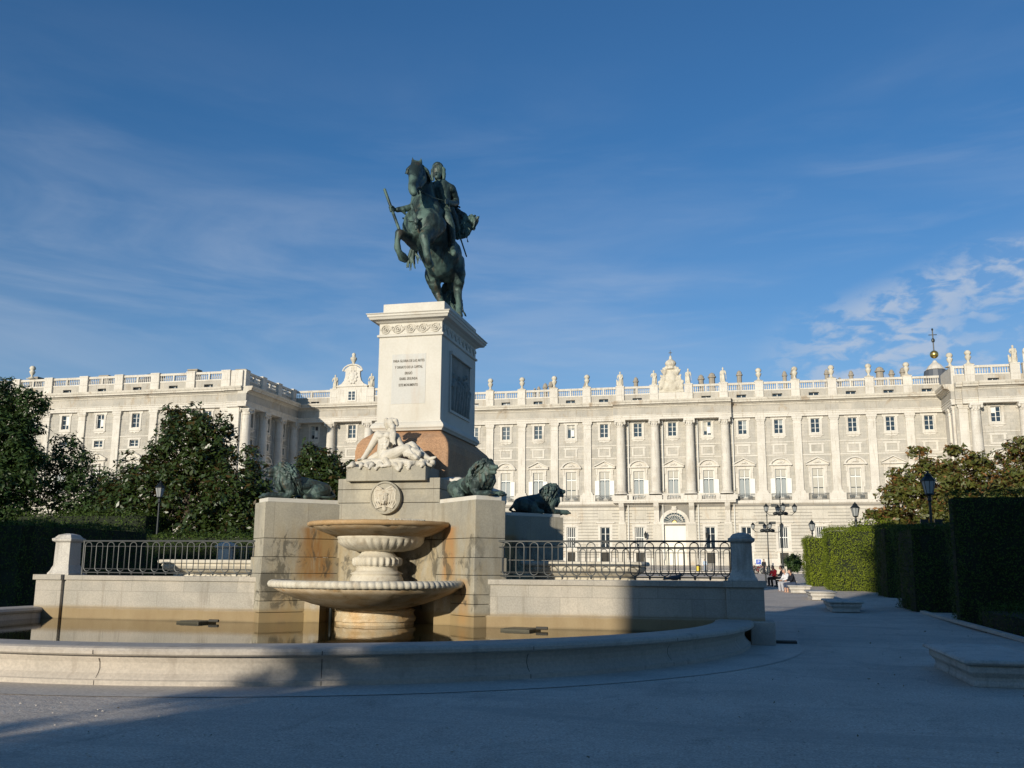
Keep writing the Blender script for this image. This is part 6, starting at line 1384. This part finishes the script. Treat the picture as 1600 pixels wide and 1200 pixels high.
tree('magnolia_tree', (-31.9, 70, .5), [(-32.3, 70, 9.0, 2.0, 2, 1.9), (-30.6, 70, 7.6, 1.8, 1.8, 2.0), (-34.2, 70, 7.4, 1.7, 1.7, 2.0), (-32.2, 70, 5.5, 3.2, 2.4, 2.4), (-33.2, 70, 10.8, .5, .5, .8), (-35.3, 70, 8.9, .5, .5, .6), (-29.6, 70, 9.2, .5, .5, .7)], 260, 24, .36, M['magn'], 'magnolia tree seen between the left lion and the pedestal', seed=14, group='magnolia trees')
# trees at the right
tree('magnolia_tree', (14.2, 70, .5), [(13.3, 70, 7.6, 2.0, 2, 1.9), (11.3, 70, 6.6, 1.5, 1.5, 1.3), (15.6, 70, 8.1, 1.9, 2, 1.7), (12.2, 70, 5.0, 2.2, 2, 1.4), (14.8, 70, 5.4, 2.4, 2, 2.0), (10.6, 70, 4.9, 1.2, 1.2, .8), (16.8, 70, 6.0, 2.0, 2, 2.2), (10.0, 70, 5.2, 1.2, .8, .4), (9.3, 70, 5.6, .5, .5, .3), (10.8, 70, 8.0, .5, .5, .6), (12.6, 70, 9.7, .5, .5, .6), (15.0, 70, 9.9, .6, .5, .5)], 430, 24, .34, M['magn2'], 'rusty-leaved magnolia tree behind the right lamp, in sun', dn=1.6, clr=.45, seed=15, group='magnolia trees')
tree('magnolia_tree', (19.2, 66, .5), [(18.6, 66, 8.2, 2.0, 2, 2.2), (20.6, 66, 8.6, 2.2, 2, 2.3), (17.2, 66, 6.2, 1.6, 2, 1.8), (19.5, 66, 5.0, 3.0, 2.4, 2.5)], 330, 24, .33, M['magn2'], 'magnolia tree cut by the right edge of the picture above the tall hedge', dn=1.9, seed=16, group='magnolia trees')

# ------------------------------------------------------------------ lamps
def lantern(mb_f, mb_g, x, y, z, s=1.0, n=8):
    """lantern standing on z: frame shape and glass shape"""
    mb_g.lathe([(0.155*s, z + .10*s), (0.255*s, z + .58*s)], n, (x, y))
    mb_f.lathe([(0.05*s, z), (0.10*s, z + .03*s), (0.17*s, z + .07*s), (0.165*s, z + .10*s), (0.14*s, z + .11*s)], n, (x, y))
    mb_f.lathe([(0.25*s, z + .575*s), (0.29*s, z + .59*s), (0.285*s, z + .63*s), (0.16*s, z + .76*s), (0.13*s, z + .80*s), (0.15*s, z + .83*s), (0.05*s, z + .90*s), (0.03*s, z + .98*s)], n, (x, y))
    for k in range(n):
        a = 2*math.pi*k/n; mb_f.tube([(x + .158*s*math.cos(a), y + .158*s*math.sin(a), z + .10*s), (x + .258*s*math.cos(a), y + .258*s*math.sin(a), z + .58*s)], 0.012*s, 4)
def lamp(x, y, ztop, label, arms=0, spread=1.2, boxes=False, group='street lamps of the plaza', extra=0.0, mid=None, s=1.0):
    z0 = gz(y); r_ = root('street_lamp', (x, y, z0), label, 'street lamp', group)
    ph = ztop - (0.98 * s if not arms else 0)
    p = MB(); p.lathe([(.24, z0), (.24, z0 + .25), (.17, z0 + .32), (.15, z0 + .9), (.17, z0 + .95), (.10, z0 + 1.05), (.085, z0 + 1.8), (.10, z0 + 1.85), (.07, z0 + 1.95), (.05, ph - .25), (.09, ph - .18), (.06, ph - .08), (.06, ph)], 12, (x, y))
    if boxes:
        for s_ in (-1, 1): p.box(x + s_*.12, y - .1, ph - 1.35, x + s_*.42, y + .1, ph - .95); p.box(x + s_*.05, y - .03, ph - 1.2, x + s_*.15, y + .03, ph - 1.1)
    part('post', p, M['black'], r_)
    if not arms:
        f, g_ = MB(), MB(); lantern(f, g_, x, y, ph, s); q = part('lantern', f, M['black'], r_); part('glass', g_, M['lglass'], q)
    else:
        za = ztop - 1.9
        for k in range(arms):
            a = 2*math.pi*k/arms + 0.15; ex, ey = x + spread*math.cos(a), y + spread*math.sin(a)
            ar_ = MB(); ar_.tube([(x, y, za), (x + (ex-x)*.4, y + (ey-y)*.4, za - .15), (x + (ex-x)*.8, y + (ey-y)*.8, za - .12), (ex, ey, za + .15)], .035, 6)
            ar_.ell((x + (ex-x)*.35, y + (ey-y)*.35, za + .02), (.28, .2, .2), 8); ar_.tube([(x, y, za + .45), (x + (ex-x)*.5, y + (ey-y)*.5, za - .05)], .025, 5)
            part('arm', ar_, M['black'], r_)
            f, g_ = MB(), MB(); lantern(f, g_, ex, ey, za + .15, s); q = part('lantern', f, M['black'], r_); part('glass', g_, M['lglass'], q)
        for s_ in (-1, 1): part('floodlight', MB().box(x + s_*.35, y - .15, za + .75, x + s_*.95, y + .15, za + 1.05), M['black'], r_)
        part('finial', MB().tube([(x, y, ztop - .3), (x, y, ztop + .5)], [.05, .015], 6), M['black'], r_)
lamp(7.88, 42, 5.65, 'nearest street lamp at the right, grey lantern against the rusty tree', boxes=True, s=1.05)
lamp(7.3, 62, 5.72, 'street lamp rising behind the bright clipped hedge', s=.98)
lamp(6.2, 82, 5.6, 'smaller street lamp behind the narrow far hedge', s=.98)
lamp(4.85, 106, 9.3, 'tall street lamp post with arms and floodlights, right one of the pair before the palace', 4, 1.5, group='tall lamps with arms', s=1.0)
lamp(3.6, 112, 7.7, 'tall street lamp post with arms, left one of the pair before the palace', 4, 1.6, group='tall lamps with arms', s=.85)
lamp(-33.9, 51.5 - 7, 6.05 , 'street lamp standing before the magnolia tree at the left', s=.95) if False else lamp(-29.6, 44.5, 5.98, 'street lamp standing before the magnolia tree at the left', s=.95)

# ------------------------------------------------------------------ people
skin = simple('skin', (0.50, 0.29, 0.20), 0.6); hair_d = simple('dark_hair', (0.03, 0.022, 0.018), 0.6); hair_g = simple('grey_hair', (0.32, 0.28, 0.24), 0.6)
def cloth(n_, c): return simple(n_, c, 0.85, 0, 0.25, 9, 0.2)
def person(x, y, z, rz, label, pose, top, low, hair, shoe, bare=False, extra=None, book=False):
    o = root('person', (x, y, z), label, 'person', None, rz)
    # local: faces -y; joints
    J = dict(stand=dict(hip=(0, 0, .92), neck=(0, .0, 1.45), head=(0, -.03, 1.62), kn=[(-.11, -.05, .5), (.12, .03, .5)], ft=[(-.11, -.0, .08), (.13, .12, .08)], el=[(-.26, .02, 1.12), (.26, .02, 1.12)], ha=[(-.25, -.12, .88), (.25, -.1, .88)]),
             sit=dict(hip=(0, .08, .52), neck=(0, -.02, 1.02), head=(0, -.12, 1.17), kn=[(-.12, -.38, .50), (.13, -.36, .50)], ft=[(-.10, -.36, .07), (.13, -.30, .07)], el=[(-.25, -.12, .74), (.25, -.12, .74)], ha=[(-.08, -.34, .68), (.10, -.34, .68)]))[pose]
    hp, nk, hd = Vector(J['hip']), Vector(J['neck']), Vector(J['head']); sh_ = [nk + Vector((-.18, 0, -.05)), nk + Vector((.18, 0, -.05))]; hj = [hp + Vector((-.1, 0, 0)), hp + Vector((.1, 0, 0))]
    b = []; t_ = lambda p, r: (*Vector(p), r)
    b += [[t_(hd + Vector((0, 0, .03)), .095), t_(hd + Vector((0, -.015, -.04)), .075)], [t_(hd, .055), t_(nk, .06)], [t_(nk + Vector((0, 0, -.06)), .12), t_(hp, .13)], [t_(hd + Vector((0, -.09, .0)), .016), t_(hd + Vector((0, -.105, -.02)), .016)]]
    for i in (0, 1):
        b += [[t_(sh_[i], .06), t_(J['el'][i], .045), t_(J['ha'][i], .032)], [t_(hj[i], .095), t_(J['kn'][i], .06), t_(Vector(J['ft'][i]) + Vector((0, 0, .03)), .042)], [t_(J['ft'][i], .045), t_(Vector(J['ft'][i]) + Vector((0, -.15, -.03)), .035)]]
        h = Vector(J['ha'][i]); d_ = (h - Vector(J['el'][i])).normalized()
        b.append([t_(h, .032), t_(h + d_ * .06, .034)])
        sd_ = Vector((1, 0, 0)) if abs(d_.x) < .7 else Vector((0, 0, 1))
        for k in range(4): f = h + d_ * .08 + sd_ * (k - 1.5) * .019; b.append([t_(f, .0095), t_(f + d_ * (.055 + .01 * (k in (1, 2))) + Vector((0, 0, -.012)), .008)])
        b.append([t_(h + d_*.02 + sd_ * .03 * (1 if i == 0 else -1), .011), t_(h + d_*.06 + sd_ * .05 * (1 if i == 0 else -1), .009)])
    bo = lpart('body', ch(b, .012, 2, 0, 8, 8, 'body'), skin, o)
    c = [[t_(nk + Vector((0, 0, -.02)), .10), t_(nk + Vector((0, 0, -.14)), .155), t_(hp + Vector((0, 0, .02)), .155)]]
    for i in (0, 1): c.append([t_(sh_[i], .075), t_(J['el'][i], .06), t_(Vector(J['el'][i]).lerp(Vector(J['ha'][i]), .85), .048)]); c.append([t_(sh_[i], .08), t_(nk + Vector((0, 0, -.08)), .09)])
    lpart('jacket', ch(c, .018, 2, .008, 9, 8, 'jacket'), top, bo)
    c = [[t_(hj[0], .13), t_(hj[1], .13)]]
    for i in (0, 1): c.append([t_(hj[i], .12), t_(J['kn'][i], .085), t_(Vector(J['kn'][i]).lerp(Vector(J['ft'][i]), .35 if bare else .9), .07)])
    lpart('trousers', ch(c, .018, 2, .006, 9, 8, 'trousers'), low, bo)
    c = []
    for i in (0, 1): c.append([t_(Vector(J['ft'][i]) + Vector((0, .03, -.025)), .052), t_(Vector(J['ft'][i]) + Vector((0, -.16, -.035)), .04)])
    lpart('shoes', ch(c, .014, 1, 0, 8, 8, 'shoes'), shoe, bo)
    lpart('hair', ch([[t_(hd + Vector((0, .02, .06)), .10), t_(hd + Vector((0, .045, -.01)), .085)]], .014, 1, .01, 20, 8, 'hair'), hair, bo)
    if book: lpart('open_book', MB().box(-.2, -.52, .70, .2, -.34, .72), M['wood'], o)
    return o
zb = gz(55)
person(2.95, 54.6, zb - .08, R(-75), 'person in a dark jacket and shorts sitting at the end of the sunlit bench', 'sit', cloth('navy_jacket', (.02, .022, .03)), cloth('navy_shorts', (.05, .07, .12)), hair_d, cloth('red_shoe', (.3, .06, .04)), bare=True)
person(2.72, 56.4, zb - .06, R(-60), 'person in a white shirt leaning over an open book beside the dark jacket', 'sit', cloth('white_shirt', (.75, .75, .75)), cloth('pale_trousers', (.45, .45, .48)), hair_g, cloth('grey_shoe', (.3, .3, .3)), book=True)
person(2.35, 63.6, gz(63) + .05, R(-50), 'person in a red jacket seated on the farthest bench', 'sit', cloth('red_jacket', (.55, .03, .04)), cloth('black_trousers', (.015, .015, .018)), hair_d, cloth('black_shoe', (.02, .02, .02)))
person(2.85, 63.2, gz(63) + .05, R(-80), 'person in black seated directly right of the red jacket', 'sit', cloth('black_top', (.015, .015, .02)), cloth('black_trousers_b', (.02, .02, .022)), hair_d, cloth('black_shoe_b', (.02, .02, .02)))
person(-4.35, 140, gz(140) + .02, R(20), 'person in a pale blue shirt walking past the palace door', 'stand', cloth('pale_blue_shirt', (.5, .62, .75)), cloth('pale_jeans', (.35, .42, .5)), hair_d, cloth('white_shoe', (.6, .6, .6)))
person(3.25, 119.0, gz(119), R(30), 'person in dark clothes standing between the parked motorcycles', 'stand', cloth('dark_top', (.03, .03, .035)), cloth('dark_jeans', (.04, .04, .05)), hair_d, cloth('dark_shoe', (.02, .02, .02)))
# motorcycles, bin, sign, bollard, red bag
MG = 'motorcycles parked before the palace'
mo = root('motorcycle', (2.5, 120.5, gz(120)), 'dark parked motorcycle left of the standing person', 'motorcycle', MG, R(70))
for yy in (-.68, .68):
    w = lpart('wheel', MB().tube([(0, yy + .29*math.cos(a), .32 + .29*math.sin(a)) for a in [2*math.pi*k/18 for k in range(18)]], .055, 6, True), M['black'], mo)
    lpart('rim', MB().tube([(0, yy + .2*math.cos(a), .32 + .2*math.sin(a)) for a in [2*math.pi*k/14 for k in range(14)]], .015, 5, True).box(-.02, yy - .2, .31, .02, yy + .2, .33).box(-.02, yy - .01, .12, .02, yy + .01, .52), M['iron'], w)
lpart('body', ch([[(0, -.3, .75, .13), (0, -.05, .78, .13)], [(0, 0, .45, .17), (0, -.1, .4, .16)], [(0, -.55, .85, .09), (0, -.45, .95, .08)], [(0, .45, .72, .08), (0, .75, .7, .09)]], .025, 2, 0, 8, 8, 'moto'), simple('moto_paint', (.12, .02, .02), .3), mo)
lpart('seat', MB().box(-.12, .02, .76, .12, .6, .86), M['black'], mo, bevel=.03)
lpart('handlebar', MB().tube([(-.34, -.38, 1.05), (0, -.46, 1.02), (.34, -.38, 1.05)], .02, 6).tube([(0, -.46, 1.02), (0, -.68, .32)], .03, 6), M['iron'], mo)
lpart('windscreen', MB().box(-.16, -.62, 1.0, .16, -.58, 1.3), M['lglass'], mo)
lpart('headlight', MB().ell((0, -.66, .88), (.08, .05, .08), 10), M['lglass'], mo)
dup_tree(mo, (3.9, 121.2, gz(121)), R(50), 'dark parked motorcycle right of the standing person, near the lamp base', MG)
dup_tree(mo, (1.7, 121.0, gz(121)), R(100), 'parked motorcycle nearest the shaded stone pillar', MG)
bn = root('litter_bin', (-5.3, 139.5, gz(139)), 'small yellow litter bin on the street before the palace door', 'bin')
lpart('body', MB().lathe([(.28, 0), (.3, .7), (.33, .72), (.33, .78)], 14), simple('yellow_plastic', (.75, .55, .05), .5), bn); lpart('lid', MB().lathe([(.32, .782), (.3, .9), (.1, .98)], 14), M['black'], bn)
sg = root('road_sign', (2.75, 124, gz(124)), 'small square blue parking sign on a white panel before the palace', 'sign')
lpart('post', MB().tube([(0, .03, 0), (0, .03, 1.5)], .03, 6), M['iron'], sg); pn = lpart('panel', MB().box(-.42, -.01, 1.0, .42, .02, 1.85), M['wood'], sg)
lpart('blue_field', MB().box(-.3, -.02, 1.12, .3, -.012, 1.72), simple('sign_blue', (.02, .08, .45), .5), pn)
me = text_mesh('P', .5, .002); me.materials.clear(); lpart('letter', me, M['wood'], pn, loc=(0, -.024, 1.42))
bl = root('bollard', (2.15, 75, gz(75)), 'short dark bollard on the sunlit path behind the seated people', 'bollard')
lpart('post', MB().lathe([(.1, 0), (.1, .1), (.06, .14), (.055, .6), (.08, .64), (.09, .72), (.03, .8)], 12), M['black'], bl)
bx_ = root('stone_block', (4.6, 121.5, gz(121)), 'pale stone block at the foot of the tall lamps', 'stone block')
lpart('block', MB().box(-1.4, -.6, 0, 1.4, .6, .9), M['bowlw'], bx_, bevel=.04)
# low parapet and small trees far off along the street
for k, (x, y, h, lab) in enumerate(((7.2, 128, 2.4, 'small round far shrub beside the hedge before the palace wall'), (-52, 120, 4.5, 'far dark shrub before the left pavilion'))):
    tree('shrub', (x, y, gz(y)), [(x, y, gz(y) + h*.55, h*.4, h*.4, h*.45)], 40, 24, .3, M['dark'], lab, 'shrub', None, .06, 40 + k)

# ------------------------------------------------------------------ unseen buildings added behind the camera to throw the morning shade, and a tree
def house(nm, x0, y0, x1, y1, h, label, roofh=3.0):
    o = root(nm, ((x0 + x1)/2, (y0 + y1)/2, 0), label, 'building', 'unseen shade-casting buildings behind the viewer')
    part('wall', MB().box(x0, y0, 0, x1, y1, h), M['base'], o); part('cornice', MB().box(x0 - .4, y0 - .4, h, x1 + .4, y1 + .4, h + .5), M['lime'], o)
    part('roof', MB().add([(x0, y0, h + .5), (x1, y0, h + .5), (x1, y1, h + .5), (x0, y1, h + .5), (x0 + 5, (y0+y1)/2, h + roofh), (x1 - 5, (y0+y1)/2, h + roofh)], [(0, 1, 5, 4), (2, 3, 4, 5), (1, 2, 5), (3, 0, 4)]), M['slate'], o)
    z = 4.5
    while z < h - 2.5:
        wm = MB(); fm = MB(); x = x0 + 2.2
        while x < x1 - 2: wm.box(x - .6, y1 - .05, z, x + .6, y1 + .02, z + 2.1); frame_ring(fm, x - .6, z, x + .6, z + 2.1, .2, y1, y1 + .09); x += 3.4
        part('window_row', wm, M['glass'], o); part('window_surround', fm, M['lime'], o); z += 4
house('theatre_shade_caster', -16.05, -60, 60, -25, 21.2, 'large pale building with rows of windows, unseen behind the viewer, added to shade the right side', 2.2)  # added out of view; left edge and height set to cast the right-hand shade
house('left_shade_caster', -110, -35, -35.3, -27, 17.0, 'long building added unseen behind the viewer to shade the left side', 2.0)  # added out of view; kept shallow so its shade stops at the left pier
tree('plane_tree', (-11.2, -12, 0), [(-10.7, -12, 5.9, 1.6, 1.5, 1.5), (-12.6, -12, 5.75, .8, .8, .6), (-12.0, -12.3, 4.7, .8, .7, .4), (-13.3, -12, 5.5, .35, .35, .3), (-13.2, -12, 4.5, .4, .4, .25), (-8.9, -12, 6.2, 1.8, 1.6, 1.6)], 130, 18, .26, M['dark'], 'small broadleaf tree behind the viewer dappling the basin kerb', seed=30, clr=.45)

# loose leaves and small stones scattered on the sand
rng = np.random.default_rng(77); n = 2600
P = np.stack([rng.uniform(-14, 9, n), rng.uniform(3.5, 30, n), np.full(n, 0.012)], 1)
keep = ((P[:, 0] + 9.7) ** 2 + (P[:, 1] - 21.6) ** 2 > 11.3 ** 2) & ((P[:, 0] > 1.0) | (P[:, 1] < 21)); P = P[keep]
Nn = np.tile([0, 0, 1.0], (len(P), 1)) + rng.normal(size=(len(P), 3)) * 0.15
M['litter'] = leaf_mat('dry_leaf', (0.20, 0.13, 0.06), (0.12, 0.08, 0.04), (0.22, 0.15, 0.07), .8, .2)
tag(part('fallen_leaves', leaf_mesh('fallen_leaves', P[:200], Nn[:200], 0.045, M['litter'], asp=.6, rng=rng), None), 'small dry leaves scattered over the sandy ground', 'leaves', None, 'stuff')
st_ = MB()
for q in P[420:]:
    r_ = float(rng.uniform(.006, .02)); st_.lathe([(r_, -.002), (r_ * .8, r_ * .5), (r_ * .3, r_ * .8)], 5, (float(q[0]), float(q[1])))
tag(part('gravel', st_, M['pave'], loc=(0, 0, 0.0)), 'loose small stones on the sandy ground', 'gravel', None, 'stuff')
